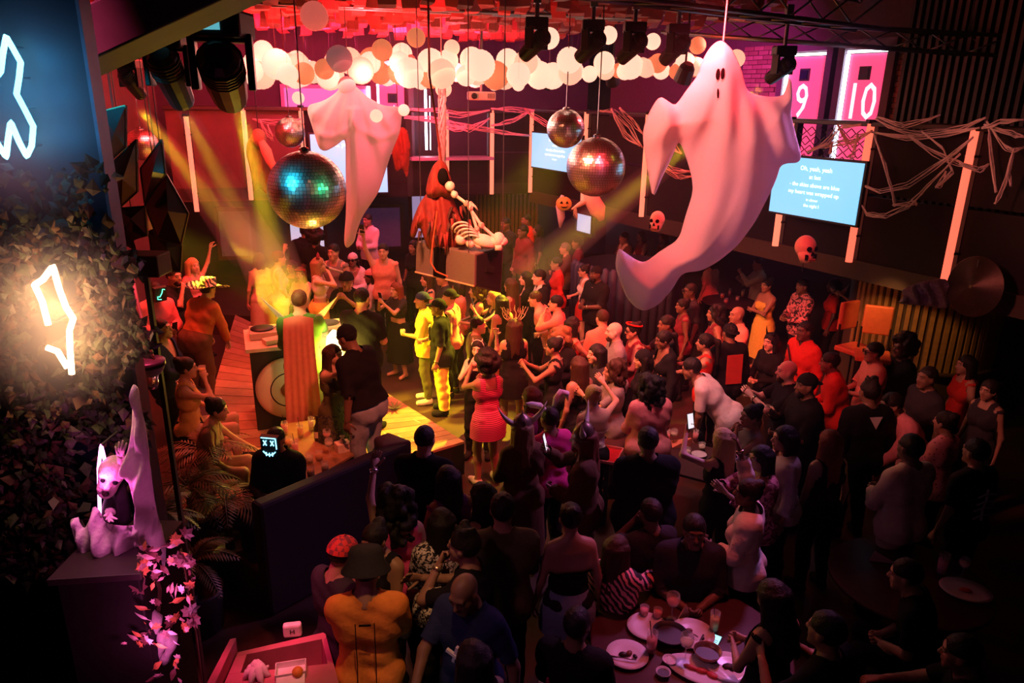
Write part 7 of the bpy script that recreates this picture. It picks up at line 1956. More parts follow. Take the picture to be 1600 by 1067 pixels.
def h_bunny(s):
    b = MB()
    for q, pts in ((-1, [(-.05, 0, .1), (-.12, 0, .16), (-.20, .02, .18), (-.27, .03, .20)]), (1, [(.05, 0, .1), (.08, 0, .2), (.13, .0, .26), (.20, .0, .23), (.22, .0, .15)])):
        pts = [Vector(p) for p in pts]; k = len(pts)
        b.tube(pts, [.02] + [.034] * (k - 2) + [.006], 8)
    b.tube([(.085 * math.cos(PI * i / 10), .0, .03 + .09 * math.sin(PI * i / 10)) for i in range(11)], .008, 6)
    s.hat(b, 'bunny_ears', mat('white_plush', (.85, .80, .80), .9))
def h_antlers(s):
    b = MB(); rnd = random.Random(4)
    for q in (-1, 1):
        for k in range(4):
            p = Vector((q * (.03 + .02 * k), .02 - .02 * k, .12)); pts = [p]; d = Vector((q * (.25 + .3 * k), .05 * rnd.uniform(-3, 3), 1)).normalized()
            for i in range(5): pts.append(pts[-1] + d * .045); d = (d + Vector((rnd.uniform(-.5, .5), rnd.uniform(-.4, .4), .1))).normalized()
            b.tube(pts, [.007, .006, .005, .0045, .004, .003], 5)
            b.tube([pts[2], pts[2] + Vector((-q * .03, .01, .045)), pts[2] + Vector((-q * .02, .01, .09))], [.005, .004, .002], 5)
    for i in range(9): b.ball((-.06 + .015 * i, .07, .105 + .01 * math.sin(i)), .012, 6, 4)
    s.hat(b, 'twig_antlers', mat('gilded_twig', (.75, .60, .38), .5))
def h_cat(s):
    b = MB()
    for q in (-1, 1): b.tube([(q * .05, 0, .11), (q * .06, 0, .15), (q * .065, 0, .20)], [.032, .022, .002], 6)
    b.tube([(.088 * math.cos(PI * i / 10), .0, .03 + .09 * math.sin(PI * i / 10)) for i in range(11)], .007, 6)
    s.hat(b, 'cat_ears', cloth('maroon'))
def multi(*fs):
    def f(s):
        for q in fs: q(s)
    return f
def necklace(c=(.8, .75, .6)):
    def f(s):
        b = MB(); pts = []
        for i in range(21):
            a = 2 * PI * i / 20; fr = (math.sin(a) + 1) / 2
            pts.append(Vector(s.t((.072 * math.cos(a), -.01 + .085 * math.sin(a) + .02 * fr, 1.47 - .075 * fr))))
        b.tube(pts, .005, 5); b.build('necklace', mat('jewel', c, .2, .8), s.o, True)
    return f
def watch(i=0, c=(.75, .65, .45)):
    def f(s):
        wr, fw, pl, sg, cu = s.hands[i]; w_ = Vector(wr) - Vector(fw).normalized() * .03; rt = Vector(fw).to_track_quat('Z', 'Y').to_matrix()
        b = MB(); b.lathe([(.031, -.012), (.036, -.010), (.036, .010), (.031, .012)], 12, w_, rt, cap=False)
        b.build('wristwatch', mat('watch_metal_%d' % int(c[0] * 100), c, .25, .9), s.o, True)
    return f

# ------------------------------------------------------------------ the crowd (px, py = where the head shows)
def hold(kind, i=0):
    """put a phone, cup or microphone into hand i: a thing of its own"""
    def f(s):
        kind_, label, *c = kind; k0 = len(COL.objects)
        p = s.handw(i, .085, .035); wr, fw, pl, sg, cu = s.hands[i]
        if kind_ == 'phone':
            r_ = empty('mobile_phone', tuple(p + Vector((0, 0, .03))), R(s.face), label=label, cat='phone'); r_.rotation_euler = (-.25, 0, R(s.face) + (c[1] if len(c) > 1 else 0))
            MB().box((0, 0, .02), (.075, .009, .15)).build('case', BLACK, r_, bevel=.003)
            MB().box((0, -.0055, .02), (.068, .002, .14)).build('display', emat('phone_' + (c[0] if c else 'dim'), {'dim': (.25, .22, .3), 'bright': (.9, .85, .9), 'green': (.5, .9, .4), 'cyan': (.2, .8, .85), 'red': (.9, .2, .3)}[c[0] if c else 'dim'], 1.0), r_)
        elif kind_ == 'cup': glass('tumbler', p - Vector((0, 0, .045)), label, c[0] if c else 0)
        elif kind_ == 'wine': glass('wine_glass', p - Vector((0, 0, .09)), label, 1, s=1.25)
        elif kind_ == 'mic':
            d = (s.o.matrix_basis.to_3x3() @ (Vector((0, .95, -.32)))).normalized(); b = MB(); h = s.w(s.hl) + s.o.matrix_basis.to_3x3() @ (s.Hr @ Vector((0, .125, -.06)))
            b.tube([Vector(), d * .05, d * .06, d * .24], [.026, .024, .018, .016], 10); r_ = b.build('microphone', mat('mic_grey', (.55, .5, .42), .4), None, True, loc=h); tag(r_, label, 'microphone')
            MB().ball((0, 0, 0), .031, 12, 10).build('mic_head', mat('mic_mesh', (.1, .1, .1), .4, .6), r_, True)
        s.held += [o for o in list(COL.objects)[k0:] if o.parent is None]
    return f
def on_chest(name, build):
    """small printed mark on the back or front of a garment"""
    def f(s):
        b = MB(); m = build(b, s); b.build(name, m, s.o)
    return f
def back_pt(s, x, z, y=-1):
    c = s.piv + s.T @ (np.array((x, 0, z + s.dz)) - s.piv); d = s.T @ np.array((0, y, 0))
    k = (s.V - c) @ d; perp = np.linalg.norm((s.V - c) - k[:, None] * d, axis=1); m = (perp < .04) & (s.bone == 0)
    return Vector(c + d * ((k[m].max() if m.any() else .13) + .052))
def plus_mark(b, s):
    a = [back_pt(s, *q) for q in ((-.07, 1.24), (.07, 1.28), (.02, 1.19), (-.02, 1.33))]
    b.tube([a[0], a[1]], .015, 4); b.tube([a[2], a[3]], .015, 4); return mat('print_white', (.85, .82, .9), .6)
def rib_mark(b, s):
    b.tube([back_pt(s, 0, z) for z in (1.05, 1.15, 1.25, 1.35)], .012, 4)
    for z in (1.1, 1.17, 1.24, 1.31): b.tube([back_pt(s, x, z - .5 * abs(x) * .4) for x in (-.10, -.05, 0, .05, .10)], .009, 4)
    return mat('print_bone', (.6, .6, .65), .7)
def chest_print(c=(.75, .7, .4)):
    def f(b, s):
        P_ = [back_pt(s, x, z, 1) for x, z in ((-.09, 1.14), (.09, 1.14), (.09, 1.34), (-.09, 1.34))]
        n = Vector(s.T @ np.array((0, 1, 0))) * .01; b.hexa([p for p in P_] + [p + n for p in P_]); return pattern_mat('chest_print', 'floral', (.15, .15, .02), c, 14)
    return f
def jersey_lines(b, s):
    for x in (-.055, .055): b.tube([back_pt(s, x, z) for z in (.95, 1.1, 1.25, 1.38)], .004, 4)
    return BLACK
def jersey_text(s):
    p = back_pt(s, 0, 1.37); b = MB(); b.box(p, (.07, .006, .012)); b.build('name_print', BLACK, s.o)
def crossbody(s):
    P_ = [back_pt(s, .14, 1.40, 1), back_pt(s, .02, 1.25, 1), back_pt(s, -.12, 1.08, 1)]; b = MB(); b.tube(P_, .012, 5); b.build('strap', BLACK, s.o)
def led_mask(col, strokes, green=False):
    def f(s):
        b = MB(); V = [(-.085, .085, -.11), (.085, .085, -.11), (.09, .08, .10), (-.09, .08, .10)]; W_ = [(x * .93, y + .045, z * .9) for x, y, z in V]
        b.hexa([*V, *W_]); s.hat(b, 'mask', BLACK, False)
        b = MB()
        for st_ in strokes: b.tube([(x, .134, z) for x, z in st_], .0055, 5)
        s.hat(b, 'mask_light', emat('mask_' + ('green' if green else 'blue'), col, 3), True)
    return f
def cape(s):
    m = mat('cape_salmon', (.80, .28, .22), .6, noise=.15, scale=20)
    n, k = 22, 26; V = []
    for i in range(k):
        t = i / (k - 1)
        for j in range(n):
            u = j / (n - 1) * 2 - 1; w = .15 + .045 * t
            y = -.165 - .05 * t - .04 * math.sin(PI * t) + .014 * math.sin(u * 17 + 1.5 * t) * (.3 + t)
            if t < .08: y = -.11 - t * .7
            V.append((u * w, y - .02 * u * u, 1.47 - 1.30 * t + .03 * (1 - t) * (1 - abs(u))))
    V = [tuple(s.t(v)) if v[2] > .9 else v for v in V]; V2 = [(x, y + .006, z) for x, y, z in V]
    F = [(i * n + j, i * n + j + 1, (i + 1) * n + j + 1, (i + 1) * n + j) for i in range(k - 1) for j in range(n - 1)]
    b = MB(); b.add(V, F); b.build('cape', m, s.o, True)
def wing_collar(s):
    m = mat('collar_white', (.85, .82, .72), .6); b = MB()
    for q in (-1, 1):
        A = [s.t(p) for p in ((q * .05, .02, 1.44), (q * .10, -.08, 1.42), (q * .40, .05, 1.66), (q * .24, .03, 1.44))]
        A = [Vector(a) for a in A]; t = Vector((0, .012, 0))
        b.hexa([A[0], A[1], A[2], A[3], A[0] + t, A[1] + t, A[2] + t, A[3] + t])
    b.build('stiff_collar', m, s.o)
def bag(s):
    pass
N_P = [0]
def pp(*a, **k):
    N_P[0] += 1
    return P(*a, **k)
Z = STAGE_Z; T = .42
# ---- on and around the stage
pp(499, 414, -82, 'f', 1, 'long', 'l', 'crop:white', 'wide:yellow', 'mic', 'side', z0=Z, h=1.66, vx=.02, nod=-6, label='woman singing on stage in white crop top and yellow trousers, microphone raised', xtra=multi(h_cat, hold(('mic', 'microphone held to the mouth of the singing woman'))))
pp(468, 470, 8, 'm', 1, 'buzz', 'm', 'long:green', 'pants:olive', 'reach', 'hold', z0=Z, h=1.90, vx=.02, label='performer seen from behind in green suit and long salmon cape with pointed white collar', xtra=multi(cape, wing_collar))
pp(325, 452, -28, 'm', 2, 'short', 'k', 'sweater:rust', 'wide:brown', 'reachdn', 'reachdn', z0=Z, h=1.72, lean=24, vx=.02, build=1.12, label='person in rust orange top and zebra print hat bending over the desk', xtra=h_brim('zebra:cream:black'))
pp(566, 466, -18, 'm', 2, 'fade', 'k', 'tee:black', 'pants:black', 'hold', z0=Z, h=1.84, vx=.02, build=1.16, beard='beard', label='broad man in black tee with fade haircut, back turned, behind the capped man')
pp(541, 526, 66, 'm', 4, 'buzz', 'k', 'boxy:black', 'pants:ltdenim', 'hold', 'down', z0=Z, h=1.84, lean=12, nod=14, vx=.02, build=1.15, label='man in black cap, black top and pale jeans leaning into an embrace on stage', xtra=h_cap('black'))
pp(523, 556, -110, 'f', 1, 'long', 'b', 'cami:olive', 'midi:leopard:dark:olive', ((.06, .38, 1.50), .3, (0, -1, 0), (1, 0, .2)), 'hold', z0=Z, h=1.55, vx=.024, label='woman in camouflage print dress hugging the capped man, mostly hidden', world=None)
pp(302, 415, -120, 'f', 1, 'long', 'y', 'cami:pink', 'skirt:pink', 'hip', 'up', z0=Z, h=1.62, label='blond woman in pink camisole laughing at the left with one elbow out')
pp(272, 432, -110, 'm', 2, 'fade', 'k', 'loose:black', 'pants:black', 'chin', 'hold', z0=Z, beard='beard', label='bearded man in black holding his hand to his mouth, at the left')
pp(243, 455, -125, 'm', 2, 'buzz', 'k', 'hoodie:pink', 'pants:black', 'hold', z0=Z, h=1.70, nod=10, label='person in pink hoodie wearing a black mask with green light lines', xtra=multi(led_mask((.1, 1, .5), [[(-.05, .06), (-.02, .07), (-.01, .02), (.02, -.03)], [(.02, -.03), (.05, -.02), (.05, -.06), (.0, -.07)]], True), hold(('phone', 'mobile phone held by the person in the pink hoodie'))))
pp(254, 514, -85, 'm', 2, 'fade', 'k', 'jacket:navy', 'pants:black', 'hold', z0=Z, h=1.62, nod=-8, vx=.024, label='man with a sharp fade in dark jacket, profile turned right, at the far left')
pp(292, 575, -70, 'f', 2, 'bun', 'k', 'tank:gold', 'skirt:black', 'sip', 'hold', z0=Z, h=1.70, vx=.022, seat=.47, label='dark haired woman in gold top sipping a drink, seated at the left', xtra=multi(necklace(), hold(('cup', 'drink with a straw at the lips of the woman in the gold top', 0))))
pp(340, 640, -80, 'f', 1, 'bun', 'k', 'cami:beige', 'skirt:brown', 'lap', 'reach', z0=Z, h=1.66, seat=.33, vx=.022, lean=18, label='smiling woman with slick dark hair seated in profile, hands on her knees')
pp(430, 688, 172, 'm', 3, 'buzz', 'k', 'hoodie:black', 'pants:black', 'hold', 'lap', z0=.10, seat=.45, vx=.022, label='seated person in black with a blue light mask of crosses and stitched grin', xtra=multi(led_mask((.25, .75, 1.0), [[(-.07, .085), (.07, .085)], [(-.07, .085), (-.075, -.02)], [(-.05, .06), (-.02, .01)], [(-.02, .06), (-.05, .01)], [(.02, .06), (.05, .01)], [(.05, .06), (.02, .01)], [(-.06, -.05), (-.03, -.08), (.0, -.085), (.03, -.08), (.06, -.05)], [(-.03, -.06), (-.03, -.095)], [(0, -.065), (0, -.10)], [(.03, -.06), (.03, -.095)]]), hold(('phone', 'dark phone with white script on its case held by the masked person'))))
pp(407, 408, 30, 'f', 2, 'bob', 'b', 'tank:beige', 'midi:beige', 'upout', 'down', z0=Z, h=1.6, label='woman dancing at the left rear in a beige top, arm lifted, nearer the wall')
pp(434, 402, -60, 'f', 1, 'short', 'm', 'cami:cream', 'wide:cream', 'hip', 'hip', z0=Z, h=1.68, label='person in cream dress dancing in the yellow beam at the left rear')
pp(457, 420, 165, 'f', 1, 'long', 'b', 'tank:olive', 'pants:black', 'hold', z0=0, h=1.62, label='woman watching from behind the desk, just left of the red capped one')
pp(472, 424, 170, 'f', 0, 'long', 'r', 'tube:pink', 'skirt:black', 'clap', z0=0, h=1.6, label='smiling woman in strapless pink top, face lit orange, left of the singer', xtra=h_band('red'))
pp(521, 394, 160, 'm', 1, 'short', 'k', 'tank:grey', 'pants:black', 'down', z0=T, label='man in grey tank top at the back, head above the dark haired profile')
pp(519, 413, -105, 'm', 1, 'short', 'k', 'tee:maroon', 'pants:black', 'hold', z0=0, label='dark haired man in profile just right of the singer')
pp(551, 406, 175, 'f', 3, 'braids', 'k', 'jacket:white', 'pants:denim', 'hold', z0=0, h=1.7, label='woman in purple patterned bandana, sunglasses and white jacket at the back', xtra=multi(h_scarf('dots:magenta:white'), h_glasses(), necklace()))
pp(600, 395, 178, 'm', 1, 'short', 'k', 'tank:salmon', 'pants:black', 'up', 'down', z0=T, label='man at the back filming with one arm raised high', xtra=hold(('phone', 'phone raised above the man at the back')))
pp(598, 411, 172, 'f', 1, 'long', 'k', 'tank:pink', 'pants:black', 'down', z0=0, h=1.64, label='woman with long black hair tilting her head below the raised arm')
pp(541, 440, 178, 'm', 3, 'short', 'k', 'loose:black', 'pants:black', 'phone', 'phone', z0=0, h=1.78, vx=.024, label='camera operator in black helmet and top filming towards the stage', xtra=multi(h_cap('black', vis=False, rad=.03), hold(('phone', 'black camera held up by the helmeted operator'))))
pp(579, 432, 100, 'f', 4, 'locks', 'k', 'loose:white', 'skirt:plaid:black:grey', 'hold', z0=0, h=1.68, vx=.024, label='woman in pink bandana and white tee looking left, plaid shirt round her waist', xtra=h_scarf('pink'))
pp(618, 424, 175, 'f', 3, 'short', 'k', 'tee:black', 'pants:black', 'phone', 'hold', z0=0, h=1.6, label='woman at the back holding a phone before her chin', xtra=hold(('phone', 'bright phone held under the chin of the woman at the back', 'bright')))
pp(616, 449, 140, 'f', 1, 'long', 'r', 'croptee:dark', 'midi:black', 'phone', 'phone', z0=0, h=1.62, vx=.022, label='red haired woman in dark crop top and black skirt filming with her phone', xtra=hold(('phone', 'white phone of the red haired woman in the crop top', 'bright')))
pp(643, 386, 150, 'f', 3, 'bob', 'k', 'tee:black', 'pants:black', 'down', z0=T, h=1.62, label='woman at the back left of the hanging loudspeaker, the upper one')
pp(645, 413, 160, 'f', 3, 'long', 'k', 'sweater:dark', 'pants:black', 'cross', z0=0, h=1.66, label='woman in dark sweater half hidden by the left edge of the loudspeaker')
pp(659, 469, 95, 'm', 3, 'fade', 'k', 'loose:yellow', 'pants:olive', 'down', 'hold', z0=0, h=1.74, vx=.02, beard='goatee', label='man in blue cap and yellow lit tee facing left', xtra=multi(h_cap('navy', fwd=-1), hold(('cup', 'iced drink in the hand of the yellow tee man', 2), 1)))
pp(684, 480, 88, 'm', 3, 'fade', 'k', 'loose:black', 'wide:yellow', 'hold', 'down', z0=0, h=1.75, vx=.02, label='man in black cap, printed black tee and yellow trousers at the stage edge', xtra=multi(h_cap('black'), on_chest('shirt_print', chest_print()), watch(1)))
pp(667, 437, 110, 'f', 1, 'long', 'b', 'tank:navy', 'pants:black', 'down', z0=0, h=1.66, label='woman with brown hair under the left corner of the loudspeaker')
pp(697, 441, 100, 'm', 3, 'short', 'k', 'tee:dark', 'pants:black', 'down', z0=0, label='man peering out below the dark strip of the loudspeaker')
pp(702, 464, 80, 'm', 1, 'fade', 'b', 'tank:pink', 'pants:black', 'down', z0=0, h=1.72, label='man in black cap and pink vest behind the yellow trousers man', xtra=h_cap('black', fwd=-1))
pp(717, 451, 95, 'f', 4, 'bob', 'k', 'polo:salmon', 'pants:black', 'hold', z0=0, h=1.66, label='woman in pale salmon polo left of the necklace woman')
pp(741, 453, 100, 'f', 1, 'curly', 'b', 'cami:black', 'skirt:black', 'hold', z0=0, h=1.68, label='woman in low black top with a long necklace under the loudspeaker', xtra=necklace((.8, .7, .4)))
pp(765, 461, 105, 'f', 1, 'long', 'l', 'crop:black', 'pants:black', 'phone', z0=0, h=1.64, label='woman with a raised phone and bare shoulders right of the necklace woman', xtra=hold(('phone', 'phone raised by the bare shouldered woman')))
pp(781, 468, 40, 'f', 2, 'long', 'k', 'tube:black', 'skirt:black', 'down', z0=0, h=1.66, label='woman in strapless black top seen from behind, bare back lit orange')
pp(797, 446, 60, 'f', 2, 'longwave', 'b', 'tank:maroon', 'pants:black', 'down', z0=0, h=1.7, label='woman with long brown wavy hair right of the loudspeaker corner')
pp(748, 508, -75, 'm', 2, 'fade', 'k', 'tee:olive', 'pants:black', 'hold', z0=0, h=1.70, vx=.022, label='man with green lit hair and olive tee turned to the right')
pp(802, 512, 15, 'f', 2, 'long', 'b', 'dress:black', None, 'hold', z0=0, h=1.66, vx=.022, label='woman crowned with pale twig antlers, long straight hair down her back', xtra=h_antlers)
pp(747, 545, 168, 'f', 0, 'long', 'k', 'cami:black', 'pants:black', 'chin', 'up', z0=0, h=1.62, vx=.022, label='woman in white horned hairband raising her hand to her brow', xtra=h_horns('white', .06, .012))
pp(760, 568, 28, 'f', 3, 'afro', 'k', 'cami:stripe:hotpink:maroon', 'skirt:stripe:hotpink:maroon', 'drink', 'phone', z0=0, h=1.66, vx=.019, label='woman with a round afro in a striped pink ruched dress holding a cup', xtra=hold(('cup', 'clear cup held by the woman in the striped pink dress', 1), 1))
pp(476, 361, 10, 'm', 4, 'short', 'k', 'hoodie:black', 'pants:black', 'down', z0=T, label='dark silhouette in a hood before the pale screen, left one of two')
pp(491, 374, -10, 'm', 4, 'afro', 'k', 'tee:black', 'pants:black', 'down', z0=T, label='dark silhouette with rounded hair before the pale screen, right one of two')
pp(574, 344, 150, 'm', 3, 'short', 'k', 'shirt:white', 'pants:black', 'hold', z0=T, label='bartender in a pale shirt before the lilac bar window')
# ---- centre crowd, lit red, looking left
pp(842, 433, 100, 'm', 0, 'short', 'k', 'jacket:black', 'pants:black', 'down', z0=0, h=1.80, vx=.024, label='smiling man in dark suit jacket and white collar', xtra=lambda s: s.wear('polo:white'))
pp(821, 435, 95, 'f', 0, 'long', 'k', 'jacket:black', 'pants:black', 'cross', z0=0, h=1.66, vx=.024, label='woman with straight black hair and plunging black top beside the suited man')
pp(869, 412, 95, 'f', 1, 'slick', 'k', 'shirt:red', 'pants:black', 'down', z0=0, h=1.72, label='person in dark glasses and red shirt behind the suited man', xtra=h_glasses())
pp(885, 386, 85, 'm', 1, 'short', 'g', 'jacket:brown', 'pants:black', 'hold', z0=0, h=1.70, label='older man in open brown jacket left of the mauve shirt man')
pp(899, 382, 85, 'm', 3, 'short', 'k', 'tee:maroon', 'pants:black', 'down', z0=0, label='man in mauve tee standing against the banquette')
pp(912, 423, 95, 'f', 1, 'bun', 'k', 'cami:white', 'skirt:red', 'hold', 'hip', z0=0, h=1.64, label='woman in sunglasses and white strappy top beside the chain wearing man', xtra=h_glasses())
pp(931, 428, 125, 'm', 5, 'fade', 'k', 'loose:black', 'pants:black', 'hold', z0=0, h=1.80, vx=.024, build=1.12, beard='beard', label='broad man in black tee and white chain looking down', xtra=multi(h_cap('black', vis=False), necklace((.9, .9, .9)), watch(1)))
pp(868, 473, 80, 'm', 1, 'short', 'k', 'shirt:salmon', 'pants:maroon', 'hold', 'chin', z0=0, h=1.72, vx=.022, label='man in salmon pink jacket, profile to the left, hand at his chest')
pp(836, 468, 80, 'm', 1, 'short', 'b', 'sweater:salmon', 'pants:maroon', 'down', z0=0, h=1.70, lean=22, vx=.024, label='man in salmon sweater stooping behind the salmon jacket man')
pp(828, 396, 110, 'f', 2, 'long', 'm', 'tank:olive', 'pants:black', 'clap', z0=0, h=1.64, label='woman in hazy light below the right beam, left of the red shirt')
pp(817, 362, 120, 'm', 4, 'short', 'k', 'hoodie:maroon', 'pants:black', 'down', z0=T, label='man in maroon striped hoodie in front of the slat screen, front one')
pp(824, 346, 110, 'm', 4, 'fade', 'k', 'sweater:red', 'pants:black', 'down', z0=T, label='man in red sweater with pale collar tallest before the slat screen', beard='beard')
pp(838, 358, 90, 'f', 3, 'bob', 'k', 'tee:dark', 'pants:black', 'down', z0=T, h=1.6, label='dim woman right of the maroon hoodie man')
pp(790, 350, 130, 'm', 4, 'short', 'k', 'tee:dark', 'pants:black', 'down', z0=T, label='dim man right of the skeleton on the loudspeaker')
pp(876, 528, 165, 'f', 0, 'curly', 'l', 'shirt:black', 'pants:black', 'hold', z0=0, h=1.64, vx=.024, label='blond curly haired woman laughing with a white collar over black')
pp(896, 508, -60, 'f', 2, 'long', 'k', 'tank:floral:red:brown', 'skirt:black', 'drink', z0=0, h=1.66, vx=.024, label='woman with long black hair turned right, patterned red top')
pp(941, 497, 20, 'm', 1, 'fade', 'b', 'shirt:salmon', 'pants:dark', 'hold', z0=0, h=1.74, vx=.024, label='man in pale salmon shirt, nape to the lens, left of the bald bearded man')
pp(959, 518, 95, 'm', 0, 'bald', 'b', 'polo:grey', 'pants:black', 'hold', z0=0, h=1.76, vx=.022, build=1.1, beard='beard', label='bald bearded man in grey polo in the middle of the crowd')
pp(989, 517, 100, 'f', 2, 'bun', 'k', 'tank:maroon', 'pants:black', 'hold', z0=0, h=1.66, vx=.024, label='laughing woman in glasses and red flower headband', xtra=multi(h_glasses(lens=0), h_band('red', .095)))
pp(1036, 531, 100, 'f', 4, 'pony', 'k', 'jacket:black', 'pants:black', 'down', z0=0, h=1.68, vx=.024, nod=10, label='woman with white edged black collar looking down at the left')
pp(864, 542, 80, 'f', 3, 'bun', 'k', 'tank:black', 'pants:black', 'clap2', z0=0, h=1.68, vx=.02, label='woman in black vest clapping towards the stage', xtra=necklace((.8, .7, .4)))
pp(903, 572, 40, 'f', 3, 'long', 'b', 'tube:black', 'skirt:black', 'down', z0=0, h=1.66, vx=.022, label='woman with long brown hair and bare shoulders, phone lowered at her side', xtra=hold(('phone', 'phone in the lowered hand of the bare shouldered woman', 'dim')))
pp(931, 553, 110, 'f', 1, 'long', 'k', 'shirt:dark', 'pants:black', 'hold', z0=0, h=1.7, vx=.024, label='smiling dark haired person in the middle, below the bald bearded man')
pp(957, 580, 92, 'f', 2, 'curly', 'b', 'tee:grey', 'pants:black', 'clap2', z0=0, h=1.66, vx=.022, label='woman with big brown curls and grey tee clapping', xtra=watch(1))
pp(926, 618, 25, 'f', 1, 'bun', 'y', 'halter:white', 'pants:black', ((.30, .30, 1.62), .2, (0, 1, 0), (1, 0, -.4)), 'down', z0=0, h=1.66, vx=.02, label='blond woman with a rolled updo and white halter top, arm raised')
pp(829, 620, 60, 'f', 3, 'long', 'b', 'tank:purple', 'pants:black', 'down', z0=0, h=1.6, vx=.024, label='brown haired woman half hidden behind the first horned helmet')
pp(820, 662, 20, 'f', 1, 'longwave', 'l', 'jacket:brown', 'midi:brown', 'hold', z0=0, h=1.66, vx=.02, label='long haired person in horned helmet and fur cloak seen from behind', xtra=h_viking)
pp(853, 662, 30, 'm', 4, 'short', 'k', 'tee:magenta', 'pants:black', 'down', z0=0, h=1.66, vx=.022, label='dark haired person in magenta tee and white bunny ears', xtra=h_bunny)
pp(910, 686, 78, 'm', 1, 'longwave', 'r', 'jacket:brown', 'wide:brown', 'phone', 'hold', z0=0, h=1.72, vx=.02, beard='beard', label='red bearded person in horned helmet facing left with a phone', xtra=multi(h_viking, hold(('phone', 'phone gripped by the red bearded horned person', 'bright'))))
pp(1080, 576, 72, 'm', 3, 'short', 'k', 'tee:white', 'pants:black', 'reachdn', 'reachdn', z0=0, h=1.80, lean=42, vx=.02, build=1.1, label='man in bright white tee bending over the tray table')
pp(1004, 562, 95, 'f', 2, 'bob', 'k', 'shirt:black', 'pants:black', 'down', z0=0, h=1.66, vx=.024, label='woman in black striped beanie looking left', xtra=h_cap('black', vis=False, rad=.006))
pp(1017, 604, 12, 'f', 2, 'curly', 'k', 'puff:pink', 'pants:black', 'hold', z0=0, h=1.68, vx=.022, build=1.15, label='woman in loose pale pink blouse, long black curls, back to the lens')
pp(1012, 688, 5, 'm', 3, 'short', 'k', 'loose:black', 'pants:black', 'hold', z0=0, h=1.78, vx=.022, build=1.3, label='very broad man in black tee in front of the red tray, back turned')
pp(1130, 692, 30, 'f', 1, 'long', 'y', 'tank:black', 'pants:black', 'down', ((.20, .32, 1.62), .8, (0, -1, 0), (1, 0, -.5)), z0=0, h=1.62, vx=.022, label='woman with blond highlights lifting her phone over the table', xtra=hold(('phone', 'phone held up above the tray table showing a lit picture', 'bright'), 1))
pp(1137, 523, 15, 'm', 4, 'short', 'k', 'hoodie:black', 'pants:black', 'down', z0=0, label='man in black jacket with a red back panel and cap', xtra=multi(h_cap('black', fwd=-1), on_chest('back_panel', lambda b, s: (b.hexa([back_pt(s, x, z) + Vector((0, k, 0)) for k in (0, -.008) for x, z in ((-.11, 1.0), (.11, 1.0), (.11, 1.38), (-.11, 1.38))]), mat('panel_dkred', (.45, .05, .04), .7))[1])))
pp(1104, 532, 70, 'f', 3, 'pony', 'k', 'tank:red', 'pants:black', 'reach', z0=0, h=1.68, label='woman in red top behind the bent white tee man')
pp(1078, 455, 95, 'm', 5, 'fade', 'k', 'tee:dark', 'pants:black', 'down', z0=0, label='man in dark tee behind the lower tip of the big ghost', xtra=h_glasses())
pp(1066, 478, 90, 'f', 4, 'bun', 'k', 'tank:maroon', 'pants:black', 'down', z0=0, h=1.62, label='woman with large hoop earrings below the tip of the big ghost')
pp(1041, 507, 95, 'm', 4, 'short', 'k', 'tee:dark', 'pants:black', 'drink', z0=0, label='man with a raised drink left of the hoop earring woman', xtra=hold(('cup', 'drink raised below the tip of the big ghost', 0)))
pp(1204, 534, 120, 'f', 1, 'bob', 'k', 'long:black', 'pants:black', 'hold', z0=0, h=1.64, vx=.024, label='woman with black bob and small devil horns', xtra=h_horns('black'))
pp(1257, 517, 110, 'm', 5, 'fade', 'k', 'shirt:red', 'pants:black', 'down', z0=0, h=1.80, vx=.022, build=1.12, label='tall man in bright red shirt with a strap across his chest', xtra=crossbody)
pp(1229, 580, 85, 'm', 0, 'bald', 'b', 'tee:black', 'pants:black', 'clap2', z0=0, h=1.78, vx=.02, beard='beard', label='bald man with dark beard clapping, black tee', xtra=watch(1))
pp(1259, 602, 95, 'm', 4, 'buzz', 'k', 'loose:black', 'pants:black', 'drink', 'hold', z0=0, h=1.80, vx=.02, build=1.1, beard='beard', label='man in black cap holding a patterned cup to his chest', xtra=multi(h_cap('black', fwd=-1), hold(('cup', 'patterned cup held by the man in the black cap', 1)), watch(0)))
pp(1296, 566, 70, 'm', 4, 'short', 'k', 'shirt:red', 'pants:black', 'hold', z0=0, h=1.72, lean=14, vx=.024, build=1.2, label='stooping man in wide red shirt behind the capped cup holder')
pp(1173, 650, 100, 'f', 3, 'bun', 'k', 'halter:grey', 'pants:black', 'chin', z0=0, h=1.66, vx=.022, label='woman in grey off shoulder top resting her chin on her hand')
pp(1186, 708, 100, 'f', 2, 'long', 'k', 'puff:floral:maroon:pink', 'pants:black', 'clap2', z0=0, h=1.64, vx=.022, label='smiling woman in floral sleeves clapping beside the white shirt woman')
pp(1229, 682, 85, 'f', 1, 'long', 'k', 'puff:white', 'pants:black', 'down', z0=0, h=1.70, vx=.022, label='woman in profile with glowing red chest and white puffed sleeve')
pp(1290, 696, 15, 'f', 2, 'long', 'r', 'cami:black', 'pants:black', 'down', z0=0, h=1.66, vx=.024, label='woman with tawny hair and crossed back straps in the dim right')
pp(1168, 770, 70, 'f', 4, 'bun', 'k', 'puff:white', 'pants:dark', 'up', 'hold', z0=0, h=1.66, vx=.02, label='woman in white ruffled blouse with a gold watch on her raised arm', xtra=watch(0))
pp(1198, 446, 115, 'f', 3, 'bun', 'k', 'tube:yellow', 'midi:yellow', 'cross', z0=0, h=1.66, vx=.024, label='woman in a mustard yellow strapless dress with folded arms')
pp(1185, 412, 90, 'm', 3, 'short', 'k', 'shirt:beige', 'pants:black', 'drink', 'phone', z0=0, h=1.72, label='man in pale printed shirt lifting his hands behind the yellow dress')
